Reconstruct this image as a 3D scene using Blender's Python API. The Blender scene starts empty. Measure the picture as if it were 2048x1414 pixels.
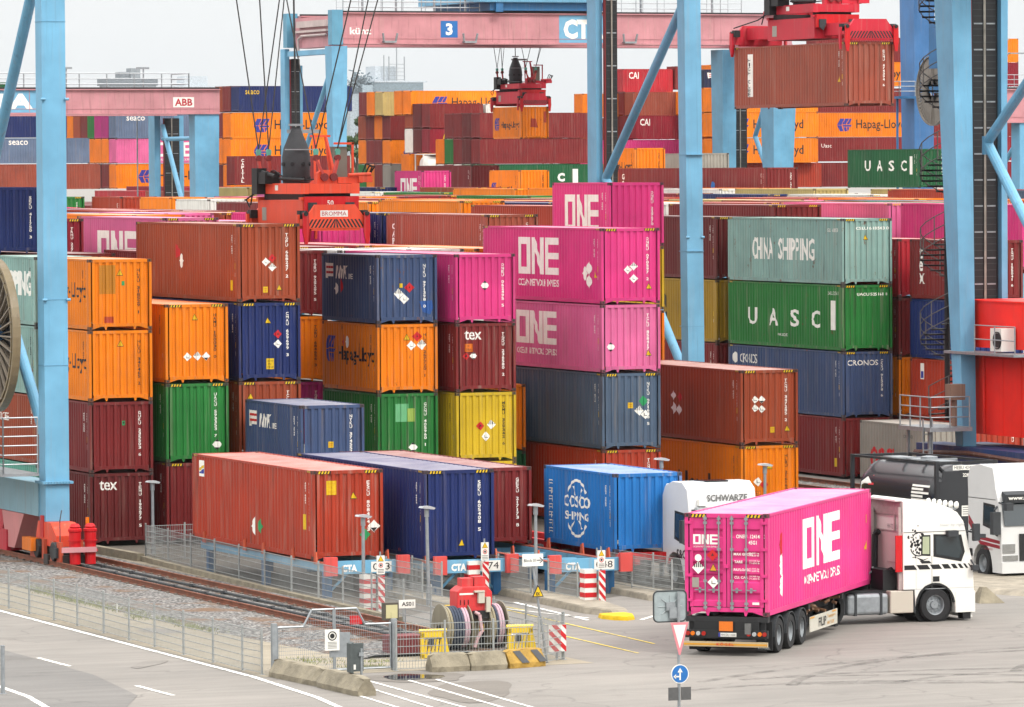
import bpy, bmesh, math, random
from mathutils import Vector, Matrix
random.seed(7)
SC = bpy.context.scene
COL = SC.collection
R = math.radians
# ---------------------------------------------------------------- camera
cd = bpy.data.cameras.new('camera'); cam = bpy.data.objects.new('camera', cd); COL.objects.link(cam)
cd.sensor_width = 36.0; cd.lens = 10700.0 / 2048.0 * 36.0
cd.clip_start = 1.0; cd.clip_end = 12000.0
_r = Vector((0.92723, -0.374439, -0.006278)); _u = Vector((0.01885, 0.029923, 0.999374)); _b = Vector((-0.374016, -0.926769, 0.034804))
m = Matrix((_r, _u, _b)).transposed().to_4x4(); m.translation = (-58.92, -187.3, 13.829)
cam.matrix_world = m
SC.camera = cam
# ---------------------------------------------------------------- world, sun, exposure
SUN_EL, SUN_AZ = 48.0, 155.0          # azimuth clockwise from +Y
w = bpy.data.worlds.new('World'); SC.world = w; w.use_nodes = True
nt = w.node_tree; nt.nodes.clear()
sky = nt.nodes.new('ShaderNodeTexSky'); sky.sky_type = 'NISHITA'; sky.sun_disc = False
sky.sun_elevation = R(SUN_EL); sky.sun_rotation = R(SUN_AZ); sky.air_density = 1.0; sky.dust_density = 2.0; sky.ozone_density = 1.0
hs = nt.nodes.new('ShaderNodeHueSaturation'); hs.inputs['Saturation'].default_value = 0.22
bg = nt.nodes.new('ShaderNodeBackground'); bg.inputs['Strength'].default_value = 0.15
ov = nt.nodes.new('ShaderNodeMix'); ov.data_type = 'RGBA'; ov.inputs[0].default_value = 0.9; 
tcw = nt.nodes.new('ShaderNodeTexCoord'); sxw = nt.nodes.new('ShaderNodeSeparateXYZ'); rpw = nt.nodes.new('ShaderNodeValToRGB'); muw = None
nt.links.new(tcw.outputs['Generated'], sxw.inputs[0]); nt.links.new(sxw.outputs[2], rpw.inputs[0])
rpw.color_ramp.elements[0].position = 0.0; rpw.color_ramp.elements[0].color = (0.222, 0.231, 0.237, 1); rpw.color_ramp.elements[1].position = 0.75; rpw.color_ramp.elements[1].color = (1, 0.99, 0.975, 1)
e_ = rpw.color_ramp.elements.new(0.10); e_.color = (0.27, 0.267, 0.26, 1)
scw = nt.nodes.new('ShaderNodeVectorMath'); scw.operation = 'SCALE'; scw.inputs['Scale'].default_value = 13.0   # overcast: darker at the horizon than overhead
nt.links.new(rpw.outputs[0], scw.inputs[0]); nt.links.new(scw.outputs[0], ov.inputs[7])
wo = nt.nodes.new('ShaderNodeOutputWorld')
nt.links.new(sky.outputs[0], hs.inputs['Color']); nt.links.new(hs.outputs[0], ov.inputs[6]); nt.links.new(ov.outputs[2], bg.inputs['Color']); nt.links.new(bg.outputs[0], wo.inputs[0])
sd = bpy.data.lights.new('sun', 'SUN'); sd.energy = 1.15; sd.angle = R(14); sd.color = (1.0, 0.96, 0.9)
sun = bpy.data.objects.new('sun', sd); COL.objects.link(sun)
_d = Vector((math.sin(R(SUN_AZ)) * math.cos(R(SUN_EL)), math.cos(R(SUN_AZ)) * math.cos(R(SUN_EL)), math.sin(R(SUN_EL))))
sun.rotation_euler = _d.to_track_quat('Z', 'Y').to_euler(); sun.location = (0, 0, 60)
SC.view_settings.view_transform = 'Standard'; SC.view_settings.look = 'None'
SC.view_settings.exposure = 0.92; SC.view_settings.gamma = 1.0
SC.cycles.max_bounces = 6; SC.cycles.diffuse_bounces = 3; SC.cycles.volume_bounces = 0; SC.cycles.transparent_max_bounces = 16
SC.cycles.use_denoising = True
# ---------------------------------------------------------------- colours
def lin(c): c /= 255.0; return c / 12.92 if c <= 0.04045 else ((c + 0.055) / 1.055) ** 2.4
def S(r, g, b, k=0.62): return (lin(r) * k, lin(g) * k, lin(b) * k)
C = dict(pink=S(252, 68, 150), lpink=S(252, 122, 178), orange=S(255, 138, 0, .72), maroon=S(142, 42, 42), dmaroon=S(116, 36, 36), brown=S(176, 78, 44),
         rust=S(196, 66, 38), navy=S(30, 50, 112), dnavy=S(36, 46, 78), steel=S(72, 92, 132), slate=S(92, 112, 136), green=S(44, 138, 60), dgreen=S(28, 108, 62), bgreen=S(20, 178, 50),
         sage=S(160, 200, 190), yellow=S(245, 205, 40), ochre=S(190, 150, 40), blue=S(38, 132, 214), white=S(240, 238, 230, .78), grey=S(178, 172, 160),
         red=S(205, 44, 58), crimson=S(160, 30, 50), khaki=S(214, 190, 120), teal=S(110, 190, 170), salmon=S(176, 88, 66), greyblue=S(112, 132, 160), magenta=S(205, 50, 140),
         crane=S(128, 194, 230), cranedk=S(60, 124, 178), girder=S(226, 158, 164), spread=S(248, 88, 56, .76), spred=S(214, 44, 64, .7), bred=S(255, 44, 30, .8),
         black=S(22, 24, 26), ink=S(30, 28, 34), cream=S(244, 241, 232, .86), charcoal=S(56, 60, 64), lgrey=S(196, 200, 202), steelgrey=S(120, 120, 118), hlblue=S(52, 60, 170),
         sred=S(226, 24, 34), syellow=S(250, 206, 0), sgreen=S(40, 170, 100), sorange=S(250, 130, 20), amber=S(240, 170, 40), taillight=S(190, 40, 30), concrete=S(170, 160, 142),
         barrier=S(160, 150, 128), galv=S(170, 178, 182), dkblue=S(34, 70, 120), sblue=S(30, 120, 200))
# ---------------------------------------------------------------- materials
def newmat(name):
    mt = bpy.data.materials.new(name); mt.use_nodes = True
    n = mt.node_tree; bs = n.nodes['Principled BSDF']; return mt, n, bs
def nn(n, t, **kw):
    x = n.nodes.new(t)
    for k, v in kw.items(): setattr(x, k, v)
    return x
def noise(n, scale, detail=4, vec=None, sc=None, rough=0.6):
    t = nn(n, 'ShaderNodeTexNoise'); t.inputs['Scale'].default_value = scale; t.inputs['Detail'].default_value = detail; t.inputs['Roughness'].default_value = rough
    if vec is not None:
        if sc:
            mp = nn(n, 'ShaderNodeMapping'); mp.inputs['Scale'].default_value = sc; n.links.new(vec, mp.inputs['Vector']); vec = mp.outputs[0]
        n.links.new(vec, t.inputs['Vector'])
    return t.outputs['Fac']
def ramp(n, fac, a, b, ca=(0, 0, 0, 1), cb=(1, 1, 1, 1)):
    r = nn(n, 'ShaderNodeValToRGB'); r.color_ramp.elements[0].position = a; r.color_ramp.elements[1].position = b
    r.color_ramp.elements[0].color = ca; r.color_ramp.elements[1].color = cb; n.links.new(fac, r.inputs[0]); return r.outputs[0]
def mix(n, fac, a, b, mode='MIX'):
    x = nn(n, 'ShaderNodeMix', data_type='RGBA', blend_type=mode)
    for s, v in (('Factor', fac), ('A', a), ('B', b)):
        i = [q for q in x.inputs if q.name == s and (q.type == 'RGBA' or s == 'Factor' and q.type == 'VALUE')][0]
        if isinstance(v, (int, float)): i.default_value = v
        elif isinstance(v, tuple): i.default_value = v if len(v) == 4 else (*v, 1)
        else: n.links.new(v, i)
    return [o for o in x.outputs if o.type == 'RGBA'][0]
def mathn(n, op, a, b=None):
    x = nn(n, 'ShaderNodeMath', operation=op)
    for i, v in enumerate((a, b)):
        if v is None: continue
        if isinstance(v, (int, float)): x.inputs[i].default_value = v
        else: n.links.new(v, x.inputs[i])
    return x.outputs[0]
def offs(n):
    tc = nn(n, 'ShaderNodeTexCoord'); oi = nn(n, 'ShaderNodeObjectInfo')
    ml = mathn(n, 'MULTIPLY', oi.outputs['Random'], 57.0); cx = nn(n, 'ShaderNodeCombineXYZ')
    n.links.new(ml, cx.inputs[0]); n.links.new(ml, cx.inputs[1])
    va = nn(n, 'ShaderNodeVectorMath', operation='ADD'); n.links.new(tc.outputs['Object'], va.inputs[0]); n.links.new(cx.outputs[0], va.inputs[1])
    return va.outputs[0], oi
def paint_mat(name, rusty=1.0, rough=0.5, sky_glare=0.0):
    mt, n, bs = newmat(name); v, oi = offs(n); col = oi.outputs['Color']
    big = noise(n, 0.55, 3, v); fade = ramp(n, big, 0.3, 0.75, (0.80, 0.80, 0.80, 1), (1.10, 1.10, 1.10, 1)); col = mix(n, 1.0, col, fade, 'MULTIPLY')
    if sky_glare: col = mix(n, mathn(n, 'MULTIPLY', noise(n, 0.9, 4, v, (1, 1, 1)), sky_glare * 2), col, (0.80, 0.74, 0.70))  # patchy pale tone: bright sky glare on roofs painted into the colour
    streak = noise(n, 1.0, 5, v, (5.5, 5.5, 0.22), 0.65); wear = oi.outputs['Alpha']
    sm = ramp(n, streak, 0.54, 0.76); sm = mathn(n, 'MULTIPLY', sm, mathn(n, 'MULTIPLY', wear, 0.7)); col = mix(n, sm, col, (0.30, 0.25, 0.20))
    dk = ramp(n, noise(n, 1.0, 5, v, (8, 8, 0.35)), 0.57, 0.74); dk = mathn(n, 'MULTIPLY', dk, mathn(n, 'MULTIPLY', wear, 0.75)); col = mix(n, dk, col, (0.05, 0.035, 0.03))
    sp = noise(n, 2.6, 8, v, (1, 1, 0.6), 0.72); th = mathn(n, 'SUBTRACT', 0.80, mathn(n, 'MULTIPLY', wear, 0.20 * rusty))
    rm = mathn(n, 'MULTIPLY', mathn(n, 'SUBTRACT', sp, th), 16.0); rm = mathn(n, 'MINIMUM', mathn(n, 'MAXIMUM', rm, 0.0), 0.85)
    col = mix(n, rm, col, (0.13, 0.045, 0.02)); n.links.new(col, bs.inputs['Base Color'])
    bs.inputs['Specular IOR Level'].default_value = 0.28
    rr = mathn(n, 'ADD', mathn(n, 'MULTIPLY', big, 0.25), rough - 0.1); n.links.new(rr, bs.inputs['Roughness'])
    bp = nn(n, 'ShaderNodeBump'); bp.inputs['Strength'].default_value = 0.25; bp.inputs['Distance'].default_value = 0.03
    n.links.new(noise(n, 1.7, 3, v), bp.inputs['Height']); n.links.new(bp.outputs[0], bs.inputs['Normal'])
    return mt
M = {}
M['paint'] = paint_mat('painted_steel')
M['crane'] = paint_mat('crane_paint', 0.5, 0.45)
M['roof'] = paint_mat('glare_roof_paint', 0.7, 0.36, 0.20)  # container roofs, paint colour lightened to imitate reflected sky
def rustmat():
    mt, n, bs = newmat('rusty_casting'); v, oi = offs(n)
    c = mix(n, ramp(n, noise(n, 9, 4, v), 0.35, 0.65), (0.07, 0.03, 0.018), (0.035, 0.022, 0.02)); c = mix(n, 0.25, c, oi.outputs['Color'])
    n.links.new(c, bs.inputs['Base Color']); bs.inputs['Roughness'].default_value = 0.8; return mt
M['casting'] = rustmat()
def flat(name, col=None, rough=0.5, metal=0.0, var=0.12, scale=4.0, bump=0.0):
    mt, n, bs = newmat(name); v, oi = offs(n)
    c = oi.outputs['Color'] if col is None else (*col, 1)
    c = mix(n, 1.0, c, ramp(n, noise(n, scale, 5, v), 0.3, 0.7, (1 - var, 1 - var, 1 - var, 1), (1 + var * .5, 1 + var * .5, 1 + var * .5, 1)), 'MULTIPLY')
    n.links.new(c, bs.inputs['Base Color']); bs.inputs['Roughness'].default_value = rough; bs.inputs['Metallic'].default_value = metal
    if bump:
        bp = nn(n, 'ShaderNodeBump'); bp.inputs['Strength'].default_value = bump; bp.inputs['Distance'].default_value = 0.05
        n.links.new(noise(n, scale * 5, 6, v), bp.inputs['Height']); n.links.new(bp.outputs[0], bs.inputs['Normal'])
    return mt
M['decal'] = flat('decal_vinyl', None, 0.45, 0, 0.10, 3.0)
M['gloss'] = flat('gloss_paint', None, 0.22, 0, 0.04, 1.5)
M['matte'] = flat('matte_plastic', None, 0.7, 0, 0.2, 6.0)
M['rubber'] = flat('rubber', S(34, 34, 36), 0.85, 0, 0.3, 8)
M['galv'] = flat('galvanised_steel', S(178, 184, 188), 0.45, 0.5, 0.2, 5)
M['wire'] = flat('fence_wire', S(190, 194, 192, .5), 0.5, 0.0, 0.15, 5)
M['chrome'] = flat('bright_metal', S(205, 208, 210), 0.22, 0.9, 0.1, 5)
M['dark'] = flat('dark_metal', S(44, 44, 46), 0.6, 0.2, 0.3, 5)
M['conc'] = flat('rough_concrete', None, 0.9, 0, 0.35, 2.2, 0.5)
M['rope'] = flat('wire_rope', S(70, 68, 66), 0.6, 0.4, 0.1)
M['railsteel'] = flat('rail_rust', S(140, 78, 50), 0.7, 0.1, 0.4, 3)
def glassmat():
    mt, n, bs = newmat('window_glass'); bs.inputs['Base Color'].default_value = (0.02, 0.03, 0.035, 1); bs.inputs['Roughness'].default_value = 0.04
    bs.inputs['IOR'].default_value = 1.5; bs.inputs['Specular IOR Level'].default_value = 0.8; return mt
M['glass'] = glassmat()
# ---------------------------------------------------------------- mesh helpers
class MB:
    def __init__(s): s.v = []; s.f = []; s.m = []
    def quad(s, pts, m=0):
        i = len(s.v); s.v += [tuple(p) for p in pts]; s.f.append(tuple(range(i, i + len(pts)))); s.m.append(m); return s
    def box(s, x0, x1, y0, y1, z0, z1, m=0):
        i = len(s.v); s.v += [(x0, y0, z0), (x1, y0, z0), (x1, y1, z0), (x0, y1, z0), (x0, y0, z1), (x1, y0, z1), (x1, y1, z1), (x0, y1, z1)]
        for f in ((0, 3, 2, 1), (4, 5, 6, 7), (0, 1, 5, 4), (1, 2, 6, 5), (2, 3, 7, 6), (3, 0, 4, 7)): s.f.append(tuple(i + k for k in f)); s.m.append(m)
        return s
    def loft(s, rings, m=0, caps=True, closed=True):
        n = len(rings[0]); i = len(s.v)
        for r in rings: s.v += [tuple(p) for p in r]
        for k in range(len(rings) - 1):
            for j in range(n if closed else n - 1):
                a = i + k * n + j; b = i + k * n + (j + 1) % n; s.f.append((a, b, b + n, a + n)); s.m.append(m)
        if caps and closed:
            s.f.append(tuple(i + j for j in reversed(range(n)))); s.m.append(m)
            s.f.append(tuple(i + (len(rings) - 1) * n + j for j in range(n))); s.m.append(m)
        return s
    def frame(s, p, q):
        p = Vector(p); q = Vector(q); d = (q - p).normalized(); up = Vector((0, 0, 1)) if abs(d.z) < 0.99 else Vector((1, 0, 0))
        a = d.cross(up).normalized(); return p, q, a, a.cross(d).normalized()
    def tube(s, p, q, r, n=8, m=0, r2=None):
        p, q, a, b = s.frame(p, q); r2 = r if r2 is None else r2
        ring = lambda c, rr: [c + a * rr * math.cos(2 * math.pi * k / n) + b * rr * math.sin(2 * math.pi * k / n) for k in range(n)]
        return s.loft([ring(p, r), ring(q, r2)], m)
    def path(s, pts, r, n=6, m=0):
        for k in range(len(pts) - 1): s.tube(pts[k], pts[k + 1], r, n, m)
        return s
    def beam(s, p, q, w, h, m=0, w2=None, h2=None):
        p, q, a, b = s.frame(p, q); w2 = w if w2 is None else w2; h2 = h if h2 is None else h2
        ring = lambda c, x, y: [c - a * x / 2 - b * y / 2, c + a * x / 2 - b * y / 2, c + a * x / 2 + b * y / 2, c - a * x / 2 + b * y / 2]
        return s.loft([ring(p, w, h), ring(q, w2, h2)], m)
    def prism(s, poly, o, ax, ay, az, m=0):
        o, ax, ay, az = Vector(o), Vector(ax), Vector(ay), Vector(az)
        r0 = [o + ax * x + ay * y for x, y in poly]; return s.loft([r0, [p + az for p in r0]], m)
    def lathe(s, prof, o, axis='z', n=20, m=0, caps=True):
        rings = []
        for r, h in prof:
            ring = []
            for k in range(n):
                c, q = r * math.cos(2 * math.pi * k / n), r * math.sin(2 * math.pi * k / n)
                ring.append({'z': (o[0] + c, o[1] + q, o[2] + h), 'x': (o[0] + h, o[1] + c, o[2] + q), 'y': (o[0] + q, o[1] + h, o[2] + c)}[axis])
            rings.append(ring)
        return s.loft(rings, m, caps)
    def mesh(s, name, smooth=False):
        me = bpy.data.meshes.new(name); me.from_pydata(s.v, [], s.f); me.polygons.foreach_set('material_index', s.m)
        bm = bmesh.new(); bm.from_mesh(me); bmesh.ops.recalc_face_normals(bm, faces=bm.faces[:]); bm.to_mesh(me); bm.free()
        if smooth:
            me.polygons.foreach_set('use_smooth', [True] * len(me.polygons))
            try: me.set_sharp_from_angle(angle=R(35))
            except Exception: pass
        me.update(); return me
def obj(name, me, mats, parent=None, color=None, wear=0.3, loc=None, rot=None):
    if isinstance(me, MB): me = me.mesh(name)
    if not isinstance(mats, (list, tuple)): mats = [mats]
    if len(me.materials) == 0:
        for x in mats: me.materials.append(x)
    o = bpy.data.objects.new(name, me); COL.objects.link(o)
    if color is not None: o.color = (*color[:3], wear)
    else: o.color = (0.5, 0.5, 0.5, wear)
    if parent: o.parent = parent
    if loc is not None: o.location = loc
    if rot is not None: o.rotation_euler = rot
    return o
def bevel(o, wd=0.02, seg=2):
    b = o.modifiers.new('bevel', 'BEVEL'); b.width = wd; b.segments = seg; b.limit_method = 'ANGLE'; b.angle_limit = R(40); return o
def tag(o, label, cat, group=None, kind=None):
    o['label'] = label; o['category'] = cat
    if group: o['group'] = group
    if kind: o['kind'] = kind
    return o
def thing(name, label, cat, loc=(0, 0, 0), rz=0.0, group=None):
    o = bpy.data.objects.new(name, None); COL.objects.link(o); o.location = loc; o.rotation_euler = (0, 0, rz); o.empty_display_size = 0.1
    return tag(o, label, cat, group)
def structure(name, mb, mat, color=None):
    o = obj(name, mb, mat, None, color); o['kind'] = 'structure'; return o
# ---------------------------------------------------------------- flat shapes and lettering (lists of 2-D polygons)
_font = {}
def text_polys(t, bold=0.0, space=1.0, line=1.0, align='LEFT', shear=0.0):
    k = (t, bold, space, line, align, shear)
    if k not in _font:
        c = bpy.data.curves.new('t', 'FONT'); c.body = t; c.size = 1.0; c.resolution_u = 2; c.offset = bold; c.space_character = space; c.space_line = line; c.align_x = align; c.shear = shear
        o = bpy.data.objects.new('t', c); me = bpy.data.meshes.new_from_object(o)
        P = [[(me.vertices[i].co.x, me.vertices[i].co.y) for i in p.vertices] for p in me.polygons]
        bpy.data.objects.remove(o); bpy.data.curves.remove(c); bpy.data.meshes.remove(me)
        xs = [p[0] for q in P for p in q]; ys = [p[1] for q in P for p in q]
        x0, y0, x1, y1 = min(xs), min(ys), max(xs), max(ys)
        _font[k] = ([[((x - x0) / (x1 - x0), (y - y0) / (y1 - y0)) for x, y in q] for q in P], (x1 - x0) / (y1 - y0))
    return _font[k]
def fit(P, u, v, wd, h): return [[(u + x * wd, v + y * h) for x, y in q] for q in P]
def text(t, u, v, h=None, wd=None, **kw):
    P, asp = text_polys(t, **kw)
    if wd is None: wd = h * asp
    if h is None: h = wd / asp
    return fit(P, u, v, wd, h)
def vtext(t, u, v_top, cw, ch):          # characters stacked one below the other
    out = []; v = v_top
    for c in t:
        if c != ' ':
            P, a = text_polys(c, bold=0.02); ww = cw * (0.35 if c in '1I' else 1.0); out += fit(P, u + (cw - ww) / 2, v - ch * 0.86, ww, ch * 0.86)
        v -= ch
    return out
def rect(u, v, wd, h): return [[(u, v), (u + wd, v), (u + wd, v + h), (u, v + h)]]
def diamond(u, v, r): return [[(u, v - r), (u + r, v), (u, v + r), (u - r, v)]]
def tri(u, v, s): return [[(u - s / 2, v), (u + s / 2, v), (u, v + s * 0.95)]]
def disc(u, v, r, n=16): return [[(u + r * math.cos(2 * math.pi * k / n), v + r * math.sin(2 * math.pi * k / n)) for k in range(n)]]
def ring(u, v, r, t, n=20, a0=0, a1=360):
    out = []
    for k in range(n):
        p, q = R(a0 + (a1 - a0) * k / n), R(a0 + (a1 - a0) * (k + 1) / n)
        out.append([(u + r * math.cos(p), v + r * math.sin(p)), (u + r * math.cos(q), v + r * math.sin(q)), (u + (r - t) * math.cos(q), v + (r - t) * math.sin(q)), (u + (r - t) * math.cos(p), v + (r - t) * math.sin(p))])
    return out
def big_one(u, v, wd, h):
    a = wd * 0.31; t = a * 0.27; th = h * 0.19; g = wd * 0.035; o = []
    o += rect(u, v, t, h) + rect(u + a - t, v, t, h) + rect(u + t, v + h - th, a - 2 * t, th) + rect(u + t, v, a - 2 * t, th)
    x = u + a + g; b = wd * 0.30; o += rect(x, v, t, h) + rect(x + b - t, v, t, h) + [[(x + t, v + h), (x + t, v + h * 0.62), (x + b - t, v + 0), (x + b - t, v + h * 0.36)]]
    x += b + g; e = wd - (x - u); o += rect(x, v, t, h) + rect(x + t, v + h - th, e - t, th) + rect(x + t, v, e - t, th) + rect(x + t, v + h * 0.42, e - t, th * 0.9)
    return o
def hl_mark(u, v, wd, h):
    P = lambda pts: [(u + x * wd, v + y * h) for x, y in pts]
    return [P([(0, .5), (.22, 1), (.50, 1), (.30, .5)]), P([(0, .47), (.30, .47), (.44, 0), (.20, 0)]), P([(.56, 1), (.82, 1), (.58, .55), (.34, .55)]), P([(.36, .50), (1.0, .50), (.92, .36), (.40, .36)]), P([(.42, .32), (.60, .32), (.68, 0), (.50, 0)]), P([(.66, .32), (.84, .32), (.74, 0), (.72, 0)]), P([(.86, 1), (1.0, 1), (.84, .55), (.64, .55)])]
def stripes(u, v, wd, h, n, slant=0.0): return [[(u + wd * k / n, v), (u + wd * (k + 0.5) / n, v), (u + wd * (k + 0.5) / n + slant, v + h), (u + wd * k / n + slant, v + h)] for k in range(n)]
def flat_part(name, polys, o, ax, ay, color, parent, mat=None, off=0.004):
    o, ax, ay = Vector(o), Vector(ax).normalized(), Vector(ay).normalized(); nrm = ax.cross(ay) * off; mb = MB()
    for q in polys: mb.quad([o + ax * x + ay * y + nrm for x, y in q])
    me = bpy.data.meshes.new(name); me.from_pydata(mb.v, [], mb.f); me.update()
    return obj(name, me, mat or M['decal'], parent, color, 0.2)
# ---------------------------------------------------------------- shipping containers
W2 = 1.219; HS, HH = 2.591, 2.896; PS, PH = 2.62, 2.93; L40, L20 = 12.192, 6.058
def prof_side(L):
    u = 0.16; pts = [(u, -0.006)]; lim = L - 0.16
    while u + 0.278 < lim:
        pts += [(u + 0.07, -0.006), (u + 0.138, -0.042), (u + 0.208, -0.042), (u + 0.276, -0.006)]; u += 0.278
    pts.append((lim, -0.006)); return pts
def prof_end():
    wd = 2 * W2; u = 0.15; pts = [(u, -0.01)]; lim = wd - 0.15; n = 8; p = (lim - u) / n
    for k in range(n):
        pts += [(u + p * 0.40, -0.01), (u + p * 0.55, -0.06), (u + p * 0.86, -0.06), (u + p, -0.01)]; u += p
    return pts
PROF = {40: prof_side(L40), 20: prof_side(L20), 'e': prof_end()}
def depth_at(prof, u):
    if u <= prof[0][0]: return 0.0
    for a, b in zip(prof, prof[1:]):
        if u <= b[0]: return a[1] if b[0] == a[0] else a[1] + (b[1] - a[1]) * (u - a[0]) / (b[0] - a[0])
    return 0.0
def map_side(L): return lambda u, v, d: (-W2 - d, L - u, v)          # left wall, u runs from the far end to the near end
def map_right(L): return lambda u, v, d: (W2 + d, u, v)
def map_end(): return lambda u, v, d: (u - W2, -d, v)
def map_far(L): return lambda u, v, d: (W2 - u, L + d, v)
def panel(mb, prof, mp, v0, v1, m=0):
    i = len(mb.v)
    for u, d in prof: mb.v += [mp(u, v0, d), mp(u, v1, d)]
    for k in range(len(prof) - 1): mb.f.append((i + 2 * k, i + 2 * k + 2, i + 2 * k + 3, i + 2 * k + 1)); mb.m.append(m)
def frame_mb(mb, L, h, m=0, mc=None, ends=True):
    for x in (-1, 1):
        a, b = sorted((x * W2, x * (W2 - 0.10)))
        for y0, y1 in ((0, 0.15), (L - 0.15, L)): mb.box(a, b, y0, y1, 0.12, h - 0.12, m)
        a, b = sorted((x * (W2 - 0.004), x * (W2 - 0.09))); mb.box(a, b, 0.17, L - 0.17, 0.02, 0.165, m); mb.box(a, b, 0.17, L - 0.17, h - 0.075, h - 0.006, m)
    for y0, y1 in ((0.004, 0.09), (L - 0.09, L - 0.004)):
        mb.box(-W2 + 0.17, W2 - 0.17, y0, y1, h - 0.12, h - 0.006, m); mb.box(-W2 + 0.17, W2 - 0.17, y0, y1, 0.115, 0.235, m)
    for yy in (0.03, L - 0.03):                 # tunnel gussets under the end sill
        for x in (-1, 1):
            mb.prism([(x * (W2 - 0.17), 0.115), (x * (W2 - 0.48), 0.115), (x * (W2 - 0.17), 0.02)], (0, yy - 0.02, 0), (1, 0, 0), (0, 0, 1), (0, 0.04, 0), m)
            mb.prism([(x * 0.50, 0.115), (x * 0.62, 0.115), (x * 0.57, 0.0), (x * 0.53, 0.0)], (0, yy - 0.02, 0), (1, 0, 0), (0, 0, 1), (0, 0.04, 0), m)
def roof_mb(mb, L, h, m=0):
    n = int(L / 0.42); y = 0.1; p = (L - 0.2) / n; pts = []
    for k in range(n): pts += [(y, h - 0.022), (y + p * 0.45, h - 0.022), (y + p * 0.55, h - 0.040), (y + p * 0.9, h - 0.040)]; y += p
    pts.append((L - 0.1, h - 0.022)); i = len(mb.v)
    for yy, z in pts: mb.v += [(-W2 + 0.08, yy, z), (W2 - 0.08, yy, z)]
    for k in range(len(pts) - 1): mb.f.append((i + 2 * k, i + 2 * k + 1, i + 2 * k + 3, i + 2 * k + 2)); mb.m.append(m)
def casting_mb(mb, x, y, z, m=0):                # outer corner at the origin side x,y (+-1)
    a, b = sorted((0, -x * 0.162)); c, d = sorted((0, -y * 0.178)); e = 0.004
    mb.box(a + (0 if x < 0 else 0) , b, c, d, 0, 0.118, m)
CASTPOS = lambda L, h: [(x, y, z) for x in (-1, 1) for y in (0, 1) for z in (0, 1)]
_cm = {}
def casting_mesh():
    if 'cast' not in _cm:
        mb = MB(); mb.box(-0.081, 0.081, -0.089, 0.089, 0, 0.118)
        for s in (-1, 1):                         # lashing holes
            mb.prism([(0.036 * math.cos(2 * math.pi * k / 8), 0.059 + 0.04 * math.sin(2 * math.pi * k / 8)) for k in range(8)], (0, s * 0.0892, 0), (1, 0, 0), (0, 0, 1), (0, s * 0.002, 0), 1)
            mb.prism([(0.036 * math.cos(2 * math.pi * k / 8), 0.059 + 0.04 * math.sin(2 * math.pi * k / 8)) for k in range(8)], (s * 0.0812, 0, 0), (0, 1, 0), (0, 0, 1), (s * 0.002, 0, 0), 1)
        _cm['cast'] = mb.mesh('corner_casting'); _cm['cast'].materials.append(M['casting']); _cm['cast'].materials.append(M['dark'])
    return _cm['cast']
def base_meshes(kind):
    if kind not in _cm:
        L = L40 if kind[0] == 40 else L20; h = HH if kind[1] == 'H' else HS; d = {}
        for nm, pr, mp in (('side_panel', PROF[kind[0]], map_side(L)), ('side_panel2', PROF[kind[0]], map_right(L)), ('end_panel', PROF['e'], map_end()), ('end_panel2', PROF['e'], map_far(L))):
            mb = MB(); panel(mb, pr, mp, 0.16 if 'side' in nm else 0.23, h - 0.07 if 'side' in nm else h - 0.115); d[nm] = mb.mesh(nm); d[nm].materials.append(M['paint'])
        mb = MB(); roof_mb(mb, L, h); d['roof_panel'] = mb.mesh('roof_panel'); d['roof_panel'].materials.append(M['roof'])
        mb = MB(); frame_mb(mb, L, h); d['frame'] = mb.mesh('frame'); d['frame'].materials.append(M['paint'])
        mb = MB()
        for nm, pr, mp in (('s', PROF[kind[0]], map_side(L)), ('s', PROF[kind[0]], map_right(L)), ('e', PROF['e'], map_end()), ('e', PROF['e'], map_far(L))):
            panel(mb, pr, mp, 0.16 if nm == 's' else 0.23, h - 0.07 if nm == 's' else h - 0.115)
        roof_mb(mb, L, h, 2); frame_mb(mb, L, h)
        for x in (-1, 1):
            for y in (0, 1):
                for z in (0, 1):
                    cx = x * (W2 - 0.081); cy = y * L + (0.089 if y == 0 else -0.089); z0 = 0 if z == 0 else h - 0.118
                    mb.box(cx - 0.081, cx + 0.081, cy - 0.089, cy + 0.089, z0, z0 + 0.118, 1)
        mb.box(-W2 + 0.1, W2 - 0.1, 0.1, L - 0.1, 0.12, 0.16, 0)
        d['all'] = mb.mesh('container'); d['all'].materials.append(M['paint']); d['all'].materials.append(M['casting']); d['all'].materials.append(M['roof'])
        _cm[kind] = d
    return _cm[kind]
def conform(polys, prof, mp, off):
    bm = bmesh.new()
    for q in polys:
        try: bm.faces.new([bm.verts.new((x, y, 0)) for x, y in q])
        except Exception: pass
    us = [v.co.x for v in bm.verts]
    if not us: return bm
    lo, hi = min(us), max(us)
    for u, d in prof:
        if lo < u < hi: bmesh.ops.bisect_plane(bm, geom=bm.verts[:] + bm.edges[:] + bm.faces[:], plane_co=(u, 0, 0), plane_no=(1, 0, 0), dist=1e-6)
    # sample depth at the middle of each face so steps stay crisp
    for v in bm.verts:
        d = depth_at(prof, v.co.x); v.co = mp(v.co.x, v.co.y, d + off)
    return bm
def decal(parent, kind, face, polys, color, name='lettering', off=0.006):
    L = L40 if kind[0] == 40 else L20
    prof, mp = {'s': (PROF[kind[0]], map_side(L)), 'e': (PROF['e'], map_end()), 'r': (PROF[kind[0]], map_right(L)), 'f': (PROF['e'], map_far(L))}[face]
    bm = conform(polys, prof, mp, off); me = bpy.data.meshes.new(name); bm.to_mesh(me); bm.free()
    return obj(name, me, M['decal'], parent, color, 0.2)
def rid(pre): return pre + 'U ' + ''.join(random.choice('0123456789') for _ in range(6)) + ' ' + random.choice('0123456789')
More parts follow.
